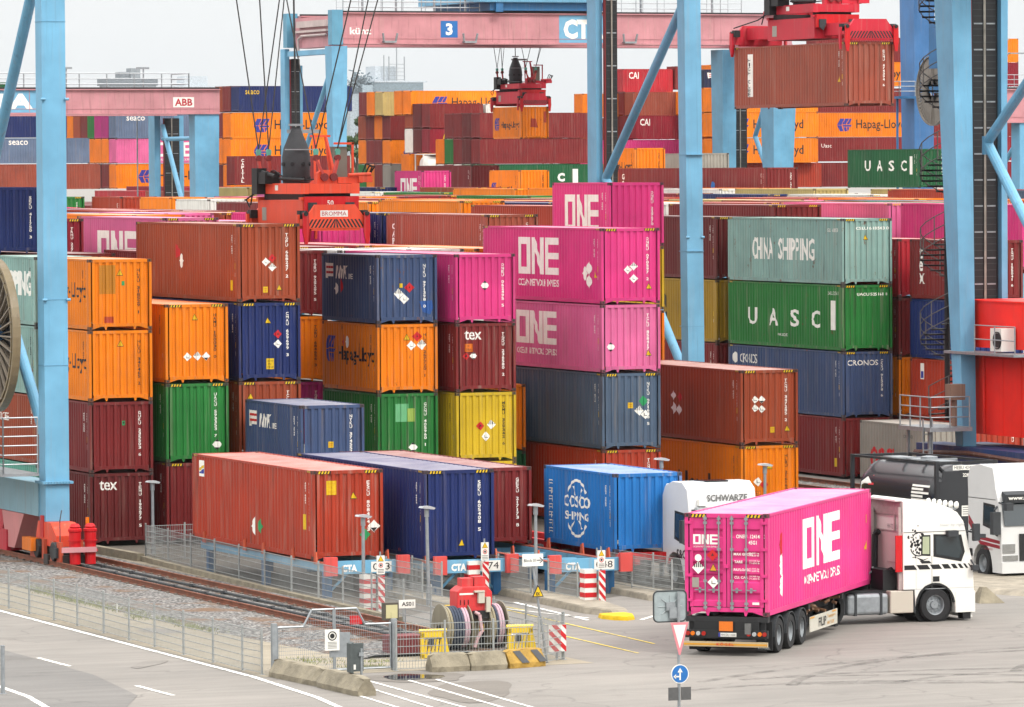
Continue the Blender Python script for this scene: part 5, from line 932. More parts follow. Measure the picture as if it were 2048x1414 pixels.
# ---------------------------------------------------------------- spreaders hanging from the trolleys
def spreader(x, y, z, L, label, col1, col2, num=True, ropes=True, top=9.0):
    t = thing('container_spreader', label, 'spreader', (x, y, z), 0, 'spreaders on ropes'); W = 2.438; c1, c2 = C[col1], C[col2]; hy = L * .5; a, b = hy - 2.55, hy + 2.55
    obj('main_box', MB().box(.12, W - .12, a, b, .12, 1.08).box(.05, W - .05, a - .02, a + .25, 1.08, 1.2).box(.05, W - .05, b - .25, b, 1.08, 1.2), M['paint'], t, c2, .3)
    for x0, x1 in ((.62, 1.02), (1.42, 1.82)): obj('telescopic_beam', MB().box(x0, x1, .1, L - .1, .25, .8), M['paint'], t, c2, .4)
    nf = obj('end_face', MB().box(.15, W - .15, a - .22, a - .03, .62, 1.22), M['paint'], t, C['sred'], .35)
    if num: flat_part('number', text('50', 1.02, .88, h=.2, bold=.02), (0, a - .22, 0), (1, 0, 0), (0, 0, 1), C['white'], nf, None, .006)
    for q in (.35, 1.85): obj('hose_guard', MB().prism([(0, .62), (.2, .5), (.34, .78), (.34, 1.0), (.0, 1.0)], (q - .1, a - .3, 0), (1, 0, 0), (0, 0, 1), (0, .1, 0)), M['matte'], t, C['charcoal'])
    for y0, s in ((0.0, 1), (L, -1)):
        e = obj('end_beam', MB().box(.0, W, y0 - .13, y0 + .13, .02, .40).prism([(.02, .40), (W - .02, .40), (W - .28, .72), (W - .42, .92), (.42, .92), (.28, .72)], (0, y0 - .08, 0), (1, 0, 0), (0, 0, 1), (0, .16, 0)).box(.25, W - .25, y0 - .1, y0 + .1, -.06, .02), M['paint'], t, c1, .35)
        if s == 1:
            pl = []
            for k in range(8):
                u = .06 + k * .15
                q = [(min(u, 1.19), .05), (min(u + .075, 1.2), .05), (min(u + .075 + .2, 1.215), .37), (min(u + .2, 1.2), .37)]; pl.append(q); pl.append([(W - px, pz) for px, pz in q])
            flat_part('chevron', pl, (0, y0 - .13, 0), (1, 0, 0), (0, 0, 1), C['black'], e, None, .006)
            if num: flat_part('name_plate', rect(.62, .46, 1.1, .24), (0, y0 - .08, 0), (1, 0, 0), (0, 0, 1), C['white'], e, None, .006); flat_part('lettering', text('BROMMA', .68, .50, wd=.98, h=.16), (0, y0 - .08, 0), (1, 0, 0), (0, 0, 1), C['red'], e, None, .012)
        for xx in (-.12, W - .12):
            obj('corner_guide', MB().prism([(0, .62), (.22, .62), (.24, -.05), (.17, -.55), (.06, -.55), (-.02, -.1)], (xx, y0 - s * .26, 0), (1, 0, 0), (0, 0, 1), (0, s * .08, 0)), M['paint'], t, C['sred'], .45)
            obj('corner_guide', MB().prism([(0, .55), (.2, .55), (.2, .0), (.12, -.45), (.02, -.45)], (xx + (-.12 if xx < 0 else .24), y0 + s * .05, 0), (0, s, 0), (0, 0, 1), (.09, 0, 0)), M['paint'], t, c1, .6)
            obj('guide_motor', MB().box(xx - .02, xx + .26, y0 + s * .06, y0 + s * .4, .38, .7).tube((xx + .1, y0 - s * .3, .58), (xx + .1, y0 + s * .2, .58), .09, 8), M['matte'], t, C['black'])
    # head block: a low frame as long as the main box
    hb = obj('head_block', MB().prism([(a - .05, 1.32), (b + .35, 1.32), (b + .35, 1.5), (b - .9, 1.86), (b - 1.6, 1.72), (a - .05, 1.72)], (.05, 0, 0), (0, 1, 0), (0, 0, 1), (.3, 0, 0)).prism([(a - .05, 1.32), (b + .35, 1.32), (b + .35, 1.5), (b - .9, 1.86), (b - 1.6, 1.72), (a - .05, 1.72)], (W - .35, 0, 0), (0, 1, 0), (0, 0, 1), (.3, 0, 0)).box(.35, W - .35, a - .04, a + .3, 1.34, 1.70).box(.35, W - .35, b - .3, b + .1, 1.34, 1.6).box(.35, W - .35, hy - .5, hy + .5, 1.4, 1.72), M['paint'], t, c1, .45)
    for y0 in (a + .3, b - .5): obj('twist_box', MB().box(.3, W - .3, y0, y0 + .25, 1.05, 1.34), M['dark'], t)
    flat_part('name_plate', rect(0, 1.45, .35, .2), (.05, b - 2.2, 0), (0, -1, 0), (0, 0, 1), C['white'], t, None, .006); flat_part('data_plate', rect(.2, .3, .5, .5), (.12, b - .3, 0), (0, -1, 0), (0, 0, 1), C['grey'], t, None, .006)
    obj('yoke', MB().prism([(.75, 1.7), (1.6, 1.7), (1.55, 2.1), (1.35, 2.22), (1.0, 2.22), (.8, 2.1)], (0, a + .2, 0), (1, 0, 0), (0, 0, 1), (0, .3, 0)).box(1.6, 2.6, a + .15, a + .35, 1.72, 1.95).tube((2.0, a + .1, 2.02), (2.9, a + .1, 2.05), .07, 8).box(2.4, 2.95, a + .05, a + .5, 1.75, 1.98), M['paint'], t, c1, .45)
    obj('pump_unit', MB().box(-.25, .35, b - 1.9, b - 1.0, 1.7, 2.15).tube((-.1, b - 1.2, 2.15), (-.1, b - 2.6, 2.0), .07, 8).tube((.1, b - 2.6, 1.9), (.5, a + .8, 1.85), .06, 8).box(-.3, .1, b - 1.1, b - .5, 1.3, 2.3), M['matte'], t, C['black'])
    bx, by = .75, hy - .1
    obj('cable_basket', MB().lathe([(.42, 1.6), (.52, 1.75), (.54, 2.7), (.48, 3.05), (.2, 3.75), (.18, 3.85)], (bx, by, 0), 'z', 20).mesh('cable_basket', True), M['matte'], t, S(62, 64, 68), .2); mb = MB()
    for k in range(8): q = R(45 * k + 10); mb.tube((bx + .53 * math.cos(q), by + .53 * math.sin(q), 2.45), (bx + .56 * math.cos(q), by + .56 * math.sin(q), 2.45), .08, 8).tube((bx + .53 * math.cos(q), by + .53 * math.sin(q), 1.9), (bx + .56 * math.cos(q), by + .56 * math.sin(q), 1.9), .08, 8)
    obj('basket_hole', mb, M['rubber'], t); obj('basket_ring', MB().lathe([(.26, 0), (.28, 0), (.28, .08), (.26, .08), (.26, 0)], (bx, by, 3.9), 'z', 16, 0, False), M['galv'], t); obj('basket_bar', MB().box(bx - .35, bx + 1.0, by - .03, by + .05, 3.62, 3.76).box(bx - .65, bx + .5, by - .58, by - .54, 2.98, 3.02), M['galv'], t); mb = MB()
    for p_, q_ in (((.85, a + .6, 1.7), (.95, a + 1.0, 3.5)), ((1.05, a + .4, 1.7), (.95, a + 1.0, 3.5)), ((1.5, a + .6, 1.7), (1.42, a + 1.0, 3.5)), ((1.62, a + .4, 1.7), (1.42, a + 1.0, 3.5)), ((2.5, a + 1.0, 1.7), (2.5, a + 1.0, 3.25)), ((1.75, a + 1.0, 3.22), (2.55, a + 1.0, 3.22)), ((.8, a + 1.0, 3.5), (1.6, a + 1.0, 3.5)), ((1.42, a + 1.0, 3.4), (1.7, a + .6, 1.8))): mb.beam(p_, q_, .08, .08)
    obj('mast_frame', mb, M['paint'], t, c1, .35); obj('control_cabinet', MB().box(1.72, 2.32, a + 1.1, a + 1.6, 1.85, 3.1), M['paint'], t, S(140, 134, 122), .3)
    SH = [(.0, b - .75, -.1), (.12, b - 1.5, .05), (1.05, a + .15, .75), (1.42, a + .15, 1.62)]; TP = []
    for sx, sy, px_ in SH:
        tp = (px_ + .0, sy + (.0 if sy > hy else .1), 2.82); TP.append(tp); tr_ = obj('tension_rod', MB().beam((sx, sy, 2.0), (tp[0], tp[1], 2.62), .13, .1), M['paint'], t, S(220, 84, 76), .3)
        obj('rope_socket', MB().prism([(-.07, 0), (.07, 0), (.1, .16), (.06, .24), (-.06, .24), (-.1, .16)], (tp[0], tp[1] - .06, 2.78), (1, 0, 0), (0, 0, 1), (0, .12, 0)), M['paint'], tr_, C['teal'], .3)
        for q, rr_ in ((tp[:2] + (2.68,), .12), ((sx, sy, 1.95), .15)): obj('sheave', MB().lathe([(.02, -.07), (rr_, -.07), (rr_, .07), (.02, .07)], q, 'y', 12), M['matte'], tr_, C['maroon'], .3)
    hs2 = [[(2.6 + .12 * k, a + .3, 2.0), (2.75 + .12 * k, a + .2, 2.45 - .1 * k), (3.0 + .1 * k, a + .2, 2.35), (2.9, a + .3, 2.0)] for k in range(2)] + [[(-.2, b - .8, 2.1), (.2, hy + .8, 2.2), (.5, hy, 1.8), (1.2, a + .3, 1.9)], [(-.1, b + .2, .9), (-.2, b - .4, 1.5), (0, b - .9, 2.0)], [(-.15, L - .3, .8), (-.25, b + .3, 1.1), (0, b - .3, 1.4)]]; mb = MB()
    for h_ in hs2: mb.path(h_, .03)
    obj('hydraulic_hose', mb, M['matte'], t, C['black'])
    if ropes:
        mb = MB(); T1 = [(-.9, 1.5), (-.1, 1.0), (-.1, 2.6), (4.1, -.5)]; T2 = [(1.1, -.6), (1.6, 1.4), (2.5, -1.6), (3.3, -1.0)]
        for (px_, py_, pz_), q1, q2 in zip(TP, T1, T2):
            for dx, dy in (q1, q2): mb.tube((px_, py_, pz_ + .2), (px_ + (dx - px_) * top / 9, py_ + dy * top / 9, 3.0 + top), .026, 6)
        mb.tube((bx, by, 3.9), (bx - .1, by, 3.0 + top), .035, 6); obj('hoist_rope', mb, M['rope'], t)
    return t
spreader(9.0, 1.75, 11.55, L20, 'orange red spreader with chevron beam lowered onto the brown container', 'spread', 'spread', top=11)
container(45.85, 31.76, 16.51, (40, 'H'), 'salmon', 'brown container hanging in the air under the red spreader', None, wear=.55, hazard=True, idn='ECMU 474394 6', marks=[('s', rect(1.45, .55, .6, 2.0), 'cream', 'height_label'), ('s', vtext('HIGH CUBE', 1.55, 2.35, .25, .2), 'ink', 'lettering', .009), ('s', tri(11.5, 1.1, .3), 'syellow', 'warning_label', .01)])
spreader(45.85, 31.76, 16.51 + HH + .12, L40, 'dark red spreader holding the hanging brown container', 'spred', 'spred', top=8, num=False)
spreader(103.2, 212.2, 18.85, L20, 'small far red spreader hanging above the ship containers', 'spred', 'spred', top=4.5, num=False)
container(103.2, 212.2, 18.7 - HS, (20, 'S'), 'orange', 'scuffed orange container with rust patches hanging from the far spreader', None, wear=.9, idn=None, marks=[('s', text('Hapag-Lloyd', 1.75, .75, wd=3.95, h=.66, bold=.02), 'ink'), ('s', hl_mark(.35, .7, 1.05, 1.0), 'hlblue', 'emblem'), ('e', [[(.85, .95), (1.5, .9), (1.35, 1.6), (.9, 1.65)]], 'rust', 'rust_patch', .004), ('e', rect(2.0, 1.3, .25, .9), 'rust', 'rust_patch', .004)])
# ---------------------------------------------------------------- loading lanes: racks and the containers on them
def rack(x, y, L, label, num):
    t = thing('transfer_rack', label, 'rack', (x, y, 0), 0, 'blue container racks'); W = 2.9
    f = obj('frame', MB().box(.3, .52, 0.1, L, .82, 1.08).box(W - .52, W - .3, 0.1, L, .82, 1.08), M['paint'], t, C['crane'], .45); mb = MB()
    for k in range(6): mb.box(.52, W - .52, .6 + k * (L - 1.2) / 5, .75 + k * (L - 1.2) / 5, .84, 1.0)
    obj('cross_beam', mb, M['paint'], t, C['crane'], .5); obj('front_beam', MB().box(.4, W - .4, 0, .1, .80, 1.22).box(.1, .4, .02, .1, .86, 1.14).box(W - .4, W - .1, .02, .1, .86, 1.14), M['paint'], t, C['crane'], .4)
    for xx in (0, W - .42): obj('bumper', MB().box(xx, xx + .42, -.16, .02, .76, 1.36), M['paint'], t, S(240, 92, 86), .55)
    for yy in (.7, L * .5, L - .9):
        for xx in (.28, W - .54): obj('leg', MB().box(xx, xx + .26, yy, yy + .26, 0, .82), M['paint'], t, C['cranedk'], .5)
    obj('brace', MB().beam((.4, .8, .1), (1.2, .8, .85), .07, .07).beam((W - .4, .8, .1), (W - 1.2, .8, .85), .07, .07).beam((W - .4, 3.4, .1), (W - .6, 1.2, .85), .08, .08), M['paint'], t, C['crane'], .4)
    mb = MB()
    for yy in (1.2, 3.4, 6.3, 8.2, L - .8):
        for xx, s in ((.24, -1), (W - .24, 1)): mb.prism([(0, 0), (.3, 0), (.24, .34), (.08, .40)], (xx, yy, 1.05), (0, 1, 0), (0, 0, 1), (s * .05, 0, 0))
    obj('guide_plate', mb, M['paint'], t, S(220, 96, 60), .7); obj('wood_strip', MB().box(.26, .5, .1, L, 1.085, 1.11).box(W - .5, W - .26, .1, L, 1.085, 1.11), M['paint'], t, C['salmon'], .8)
    flat_part('lettering', text('CTA', .62, .86, wd=.52, h=.24, bold=.05), (0, 0, 0), (1, 0, 0), (0, 0, 1), C['cream'], t, None, .006); flat_part('number_plate', rect(1.62, .84, .7, .33), (0, 0, 0), (1, 0, 0), (0, 0, 1), C['white'], t, None, .005); flat_part('lettering', text(num, 1.68, .9, wd=.58, h=.22), (0, 0, 0), (1, 0, 0), (0, 0, 1), C['ink'], t, None, .009)
    return t
rack(-.48, -26.25, 13.2, 'blue rack with red bumpers numbered 053 under the brown container', '053'); rack(2.82, -27.45, 13.4, 'blue rack numbered 074 under the dark blue container', '074'); rack(6.3, -28.65, 14.5, 'blue rack numbered 048 with an empty front half', '048')
LG = 'containers in the loading lanes'
container(-.25, -24.6, 1.15, (40, 'H'), 'rust', 'brick red container with green and white placards on the rack by the fence', LG, wear=.75, hazard=True, idn='ESCU 808494 3', marks=P((1.42, 1.95, 'tri'), (2.12, 1.05, 'eight', .21), (1.82, .78, 'green', .19)) + [('e', rect(.48, 2.1, .36, .46), 'syellow', 'warning_label', .009), ('e', text('CAUTION', .52, 2.44, wd=.28, h=.06) + text("9'6", .57, 2.3, h=.08) + text('HIGH', .55, 2.17, h=.07), 'amber', 'warning_label', .012), ('s', rect(.75, 2.15, .55, .55), 'cream', 'emblem', .008), ('s', [[(.78, 2.25), (1.27, 2.25), (1.27, 2.45), (.78, 2.3)]], 'hlblue', 'emblem', .011), ('s', [[(.78, 2.34), (1.27, 2.49), (1.27, 2.58), (.78, 2.44)]], 'syellow', 'emblem', .012), ('s', rect(11.2, .95, .34, .5), 'syellow', 'warning_label', .009), ('s', [[(6.1, .75), (6.45, 1.1), (6.45, .45)]], 'cream', 'placard', .01), ('s', diamond(7.0, .8, .26), 'sgreen', 'placard', .01)])
container(3.0, -26.2, 1.15, (40, 'H'), 'navy', 'dark blue container with hazard striped corners between brick red and maroon', LG, wear=.3, hazard=True, idn='SEKU 605408 5', marks=P((1.30, .42, 'tri')))
container(6.6, -20.6, 1.15, (40, 'S'), 'maroon', 'maroon container at the far end of the empty rack', LG, wear=.4, idn='GESU 217173 8', sidetxt=False)
cos = [('s', ring(2.85, 1.28, .98, .09, 28, 35, 145) + ring(2.85, 1.28, .98, .09, 28, 215, 325), 'cream', 'emblem'), ('s', [[(2.85 + .78 * math.cos(R(a_)), 1.28 + .78 * math.sin(R(a_))), (2.85 + .86 * math.cos(R(a_ + 8)), 1.28 + .8 * math.sin(R(a_ + 8))), (2.85 + .38 * math.cos(R(a_ + 8)), 1.28 + .45 * math.sin(R(a_))), (2.85 + .32 * math.cos(R(a_)), 1.28 + .45 * math.sin(R(a_)))] for a_ in (52, 108, 232, 296)], 'cream', 'emblem'), ('s', text('COSCO', 1.75, 1.30, wd=2.2, h=.40, bold=.02), 'cream'), ('s', text('SHIPPING', 1.85, .88, wd=2.0, h=.28, bold=.02), 'cream')]
hz = [q for k in range(7) for q in (rect(.42, 2.1 - k * .27, .36, .035) + rect(.42, 2.0 - k * .27, .36, .03) + rect(.42 + .14 * (k % 3), 1.93 - k * .27, .05, .2) + rect(.42 + .3 * (k % 2), 1.96 - k * .27, .04, .16))]
container(9.8, -25.9, 1.15, (20, 'S'), 'blue', 'bright blue container with round globe emblem on a trailer chassis', LG, wear=.65, idn='CSNU 156980 2', marks=cos + [('s', hz, 'cream', 'lettering')])
def wheel(parent, x, y, z, r, wd, side=-1, name='wheel', rimcol=None):
    t = obj(name, MB().lathe([(r * .60, -wd / 2), (r * .93, -wd / 2), (r, -wd * .36), (r, wd * .36), (r * .93, wd / 2), (r * .60, wd / 2), (r * .60, -wd / 2)], (0, 0, 0), 'y', 28, 0, False).mesh('tyre', True), M['rubber'], parent, None, .3, (x, y, z))
    s = side; mb = MB().lathe([(r * .02, s * wd * .30), (r * .22, s * wd * .30), (r * .26, s * wd * .12), (r * .50, s * wd * .05), (r * .56, s * wd * .40), (r * .61, s * wd * .42), (r * .61, s * wd * .2)], (0, 0, 0), 'y', 24, 0, False)
    for k in range(10):
        q = 2 * math.pi * k / 10; mb.tube((r * .38 * math.cos(q), s * wd * .06, r * .38 * math.sin(q)), (r * .38 * math.cos(q), s * wd * .2, r * .38 * math.sin(q)), r * .045, 6)
    obj('rim', mb.mesh('rim', True), M['galv'] if rimcol is None else rimcol, t); return t
ch = thing('chassis_trailer', 'low trailer chassis under the bright blue container', 'trailer', (9.8, -26.0, 0)); obj('chassis_beam', MB().box(.5, .7, -.4, 12, .75, 1.1).box(1.75, 1.95, -.4, 12, .75, 1.1).box(0, 2.44, -.2, 0, .9, 1.14).box(0, 2.44, 5.9, 6.2, .9, 1.14), M['paint'], ch, C['sred'], .5)
for y in (4.5, 5.8, 7.1):
    for x, s in ((.15, -1), (2.29, 1)):
        wq = wheel(ch, x, y, .5, .5, .35, 1, rimcol=M['galv']); wq.rotation_euler = (0, 0, math.pi / 2 * (1 if s < 0 else -1))
# ---------------------------------------------------------------- trucks
def cab(parent, prof, W, col=None):
    o = obj('cab_shell', MB().prism(prof, (0, -W / 2, 0), (1, 0, 0), (0, 0, 1), (0, W, 0)), M['gloss'], parent, col or C['white'], .1); bevel(o, .07, 3); return o
def arch(cx, cz, r, a0, a1, n=9): return [(cx + r * math.cos(R(a0 + (a1 - a0) * k / n)), cz + r * math.sin(R(a0 + (a1 - a0) * k / n))) for k in range(n + 1)]
def skin(parent, name, poly, W, side, color, mat=None, off=.006, thick=0):
    s = -1 if side == 'r' else 1; o = Vector((0, s * W / 2, 0))
    mb = MB().prism(poly, o + Vector((0, s * off * .2, 0)), (1, 0, 0), (0, 0, 1), (0, s * (off + thick), 0)); return obj(name, mb, mat or M['decal'], parent, color, .15)
W = 2.44
t = thing('semi_truck', 'white tractor hauling the pink container, side view with black stripes', 'truck', (14.66, -41.08, 0), 0)
prof = [(-2.38, 1.0), (-2.38, 3.68), (-2.2, 3.74), (-1.55, 3.66), (-1.0, 3.52), (-.55, 3.30), (-.34, 3.02), (-.24, 2.62), (-.04, 1.78), (.0, 1.2), (.02, .45), (-.04, .30), (-.62, .30)] + arch(-1.3, .52, .66, -10, 185)[1:] + [(-2.0, 1.0)]
sh = cab(t, prof, W); 
win = skin(t, 'side_window', [(-1.36, 1.98), (-.42, 1.80), (-.30, 2.1), (-.42, 2.62), (-1.36, 2.66)], W, 'r', C['black'], M['matte'], .004); obj('pane', MB().prism([(-1.28, 2.05), (-.50, 1.90), (-.40, 2.12), (-.50, 2.56), (-1.28, 2.59)], (0, -W / 2 - .007, 0), (1, 0, 0), (0, 0, 1), (0, -.004, 0)), M['glass'], win)
win = skin(t, 'rear_side_window', [(-1.78, 2.02), (-1.46, 2.0), (-1.46, 2.64), (-1.76, 2.64)], W, 'r', C['black'], M['matte'], .004); obj('curtain', MB().prism([(-1.73, 2.07), (-1.5, 2.06), (-1.5, 2.59), (-1.72, 2.59)], (0, -W / 2 - .007, 0), (1, 0, 0), (0, 0, 1), (0, -.003, 0)), M['decal'], win, S(196, 206, 170), .2)
skin(t, 'roof_seam', [(-2.36, 2.72), (-.3, 2.72), (-.28, 2.745), (-2.36, 2.745)], W, 'r', C['steelgrey'], None, .002); skin(t, 'door_seam', [(-1.42, .95), (-1.405, .95), (-1.405, 2.0), (-1.42, 2.0)], W, 'r', C['steelgrey'], None, .002); skin(t, 'door_seam', [(-2.36, 1.0), (-.02, 1.0), (-.02, 1.015), (-2.36, 1.015)], W, 'r', C['lgrey'], None, .002)
skin(t, 'door_handle', rect(-1.38, 1.22, .22, .16)[0], W, 'r', C['black'], M['matte'], .006); skin(t, 'panel_seam', rect(-1.95, 1.0, .012, 1.7)[0], W, 'r', C['lgrey'], None, .002)
mb = MB()
for k, w_ in enumerate([.48, .42, .36, .28, .2, .16, .13, .1]):
    x0 = -2.34 + sum([.48, .42, .36, .28, .2, .16, .13, .1][:k]) + .03 * k; mb.prism([(x0, 1.60), (x0 + w_ - .05, 1.60), (x0 + w_ - .16, 1.74), (x0 - .10 if k else x0, 1.74)], (0, -W / 2 - .001, 0), (1, 0, 0), (0, 0, 1), (0, -.004, 0))
mb.prism([(-1.75, 1.78), (-1.42, 1.78), (-1.5, 1.86), (-1.82, 1.86)], (0, -W / 2 - .001, 0), (1, 0, 0), (0, 0, 1), (0, -.004, 0)); obj('stripe_decal', mb, M['decal'], t, C['black'], .1)
rs = random.Random(3); pl = []
for k in range(46):
    a_, rr_ = rs.uniform(0, 6.28), rs.uniform(.02, .42); s_ = rs.uniform(.015, .05); cx, cz = -1.92 + rr_ * .75 * math.cos(a_), 2.42 + rr_ * 1.25 * math.sin(a_); pl.append([(cx + s_ * rs.uniform(.6, 1.4) * math.cos(6.28 * j / 7), cz + s_ * rs.uniform(.6, 1.5) * math.sin(6.28 * j / 7)) for j in range(7)])
pl += [q for q in ring(-1.86, 2.28, .28, .035, 14, 190, 330)] + ring(-1.86, 2.52, .22, .03, 12, 20, 170) + [[(-1.95, 1.98), (-1.7, 1.9), (-1.5, 1.95), (-1.75, 1.84)]]
flat_part('spot_decal', pl, (0, -W / 2, 0), (1, 0, 0), (0, 0, 1), C['ink'], t, None, .004)
flat_part('lettering', text('Steer by right', -1.15, 2.86, wd=.85, h=.11, shear=.2), (0, -W / 2, 0), (1, 0, 0), (0, 0, 1), C['lgrey'], t, None, .004)
obj('fog_lamp_bar', MB().box(-.62, -.5, -1.05, 1.05, 3.36, 3.42), M['chrome'], t); mb = MB()
for k in range(6): mb.lathe([(.02, 0), (.1, .02), (.11, .08), (.04, .12)], (-.5, -.95 + k * .38, 3.5), 'x', 12)
obj('roof_lamp', mb, M['gloss'], t, C['white'])
for z, y0 in ((2.45, -1.5), (1.55, -1.42)): obj('mirror', MB().box(-.12, .08, y0, y0 + .16, z - .02, z + (.5 if z > 2 else .14)).path([(-.1, -1.22, z + .3), (-.02, y0 + .1, z + .4 if z > 2 else z + .1)], .025), M['matte'], t, C['charcoal'])
obj('mirror', MB().box(-.95, -.6, -1.42, -1.23, 2.58, 2.76), M['matte'], t, C['charcoal']); obj('mirror', MB().box(.05, .35, -1.35, -1.15, 2.5, 2.62).path([(-.2, -1.2, 2.72), (.2, -1.25, 2.62)], .03), M['matte'], t, C['charcoal'])
obj('indicator', MB().box(-.1, .02, -1.24, -1.2, 1.6, 1.68), M['gloss'], t, C['sorange']); obj('windscreen', MB().prism([(-.235, 2.60), (-.05, 1.82), (-.02, 1.82), (-.205, 2.60)], (0, -1.1, 0), (1, 0, 0), (0, 0, 1), (0, 2.2, 0)), M['glass'], t)
obj('arch_liner', MB().lathe([(.5, -.02), (.66, -.02), (.66, .9), (.5, .9)], (-1.3, -1.0, .52), 'y', 24), M['matte'], t, C['black']); obj('wheel_arch_trim', MB().loft([[(x, -W / 2 - .02, z), (x, -W / 2 + .05, z), (x2, -W / 2 + .05, z2), (x2, -W / 2 - .02, z2)] for (x, z), (x2, z2) in zip(arch(-1.3, .52, .66, 5, 175, 14), arch(-1.3, .52, .60, 5, 175, 14))]), M['matte'], t, C['black'])
obj('front_bumper', MB().box(-.62, .04, -1.23, 1.23, .26, .9).box(-.25, -.02, -1.15, 1.15, .1, .28), M['gloss'], t, C['white']); obj('mud_flap', MB().box(-.35, -.1, -1.2, -.85, .05, .3), M['rubber'], t)
# back wall of the cab with deflector cavity
bk = obj('rear_wall', MB().box(-2.40, -2.385, -1.16, 1.16, 1.0, 2.72), M['gloss'], t, S(238, 214, 210), .2); obj('deflector_cavity', MB().box(-2.43, -2.39, -1.12, 1.12, 3.25, 3.64), M['matte'], bk, S(190, 170, 166)); mb = MB()
for z in (2.75, 3.2, 1.3, 1.55, 1.8): mb.box(-2.42, -2.39, -1.1, .6 if z > 2 else -.2, z, z + .025)
mb.box(-2.44, -2.4, -.75, -.7, 2.75, 3.6).box(-2.5, -2.4, -1.16, -1.1, 1.0, 3.5); obj('wall_rib', mb, M['matte'], bk, S(200, 180, 176)); flat_part('lettering', text('HH-TZ 3815', 0, 2.82, wd=.7, h=.14), (-2.405, -.2, 0), (0, -1, 0), (0, 0, 1), C['steelgrey'], bk, None, .004)
obj('exhaust_stack', MB().box(-2.75, -2.5, .55, .95, 1.2, 3.4), M['gloss'], t, S(214, 206, 200)); obj('hose_bundle', MB().path([(-2.6, .3, 1.1), (-2.55, .35, 2.6), (-2.5, .2, 2.7)], .09).path([(-2.6, -.3, .9), (-2.7, -.7, 1.5), (-2.6, -.9, 1.6)], .1).box(-2.9, -2.45, -.9, .3, 1.0, 1.6), M['matte'], t, C['black']); obj('air_hose', MB().path([(-2.75, .1, 1.62), (-2.9, -.1, 1.5), (-3.2, -.3, 1.4), (-3.6, 0, 1.25)], .03), M['galv'], t); obj('side_fairing', MB().box(-2.62, -2.4, -1.22, -1.17, 1.55, 2.65), M['gloss'], t, C['sred']); obj('roof_wing', MB().prism([(-2.38, 1.05), (-2.38, 3.66), (-2.62, 3.70), (-2.62, 3.0), (-2.5, 1.1)], (0, 1.16, 0), (1, 0, 0), (0, 0, 1), (0, .06, 0)).box(-2.62, -2.38, -1.16, 1.2, 3.68, 3.73), M['gloss'], t, C['white'])
obj('chassis', MB().box(-7.0, -.9, -.55, -.35, .6, .95).box(-7.0, -.9, .35, .55, .6, .95).box(-6.6, -2.4, -.9, .9, .93, .99).lathe([(.05, .99), (.55, .99), (.5, 1.1), (.05, 1.12)], (-5.4, 0, 0), 'z', 20), M['dark'], t)
ft = obj('fuel_tank', MB().box(-4.25, -2.85, -1.2, -.62, .28, .92), M['galv'], t); bevel(ft, .1, 3); mb = MB()
for x in (-4.0, -3.15): mb.box(x, x + .08, -1.215, -.6, .27, .935)
obj('tank_strap', mb, M['matte'], ft, C['charcoal']); bx = obj('battery_box', MB().box(-2.8, -2.02, -1.2, -.6, .3, .98), M['gloss'], t, S(222, 212, 196), .3); bevel(bx, .03, 2); obj('step', MB().box(-2.0, -1.96, -1.2, -.6, .3, 1.0).box(-4.45, -4.3, -1.2, -.7, .3, .95), M['matte'], t, C['charcoal'])
wheel(t, -1.3, -1.07, .51, .51, .32); wheel(t, -1.3, 1.07, .51, .51, .32, 1); wheel(t, -4.95, -.95, .51, .51, .6); wheel(t, -4.95, .95, .51, .51, .6, 1)
obj('mudguard', MB().lathe([(.56, -.3), (.6, -.3), (.6, .3), (.56, .3)], (-4.95, -.95, .51), 'y', 24), M['matte'], t, C['black'])
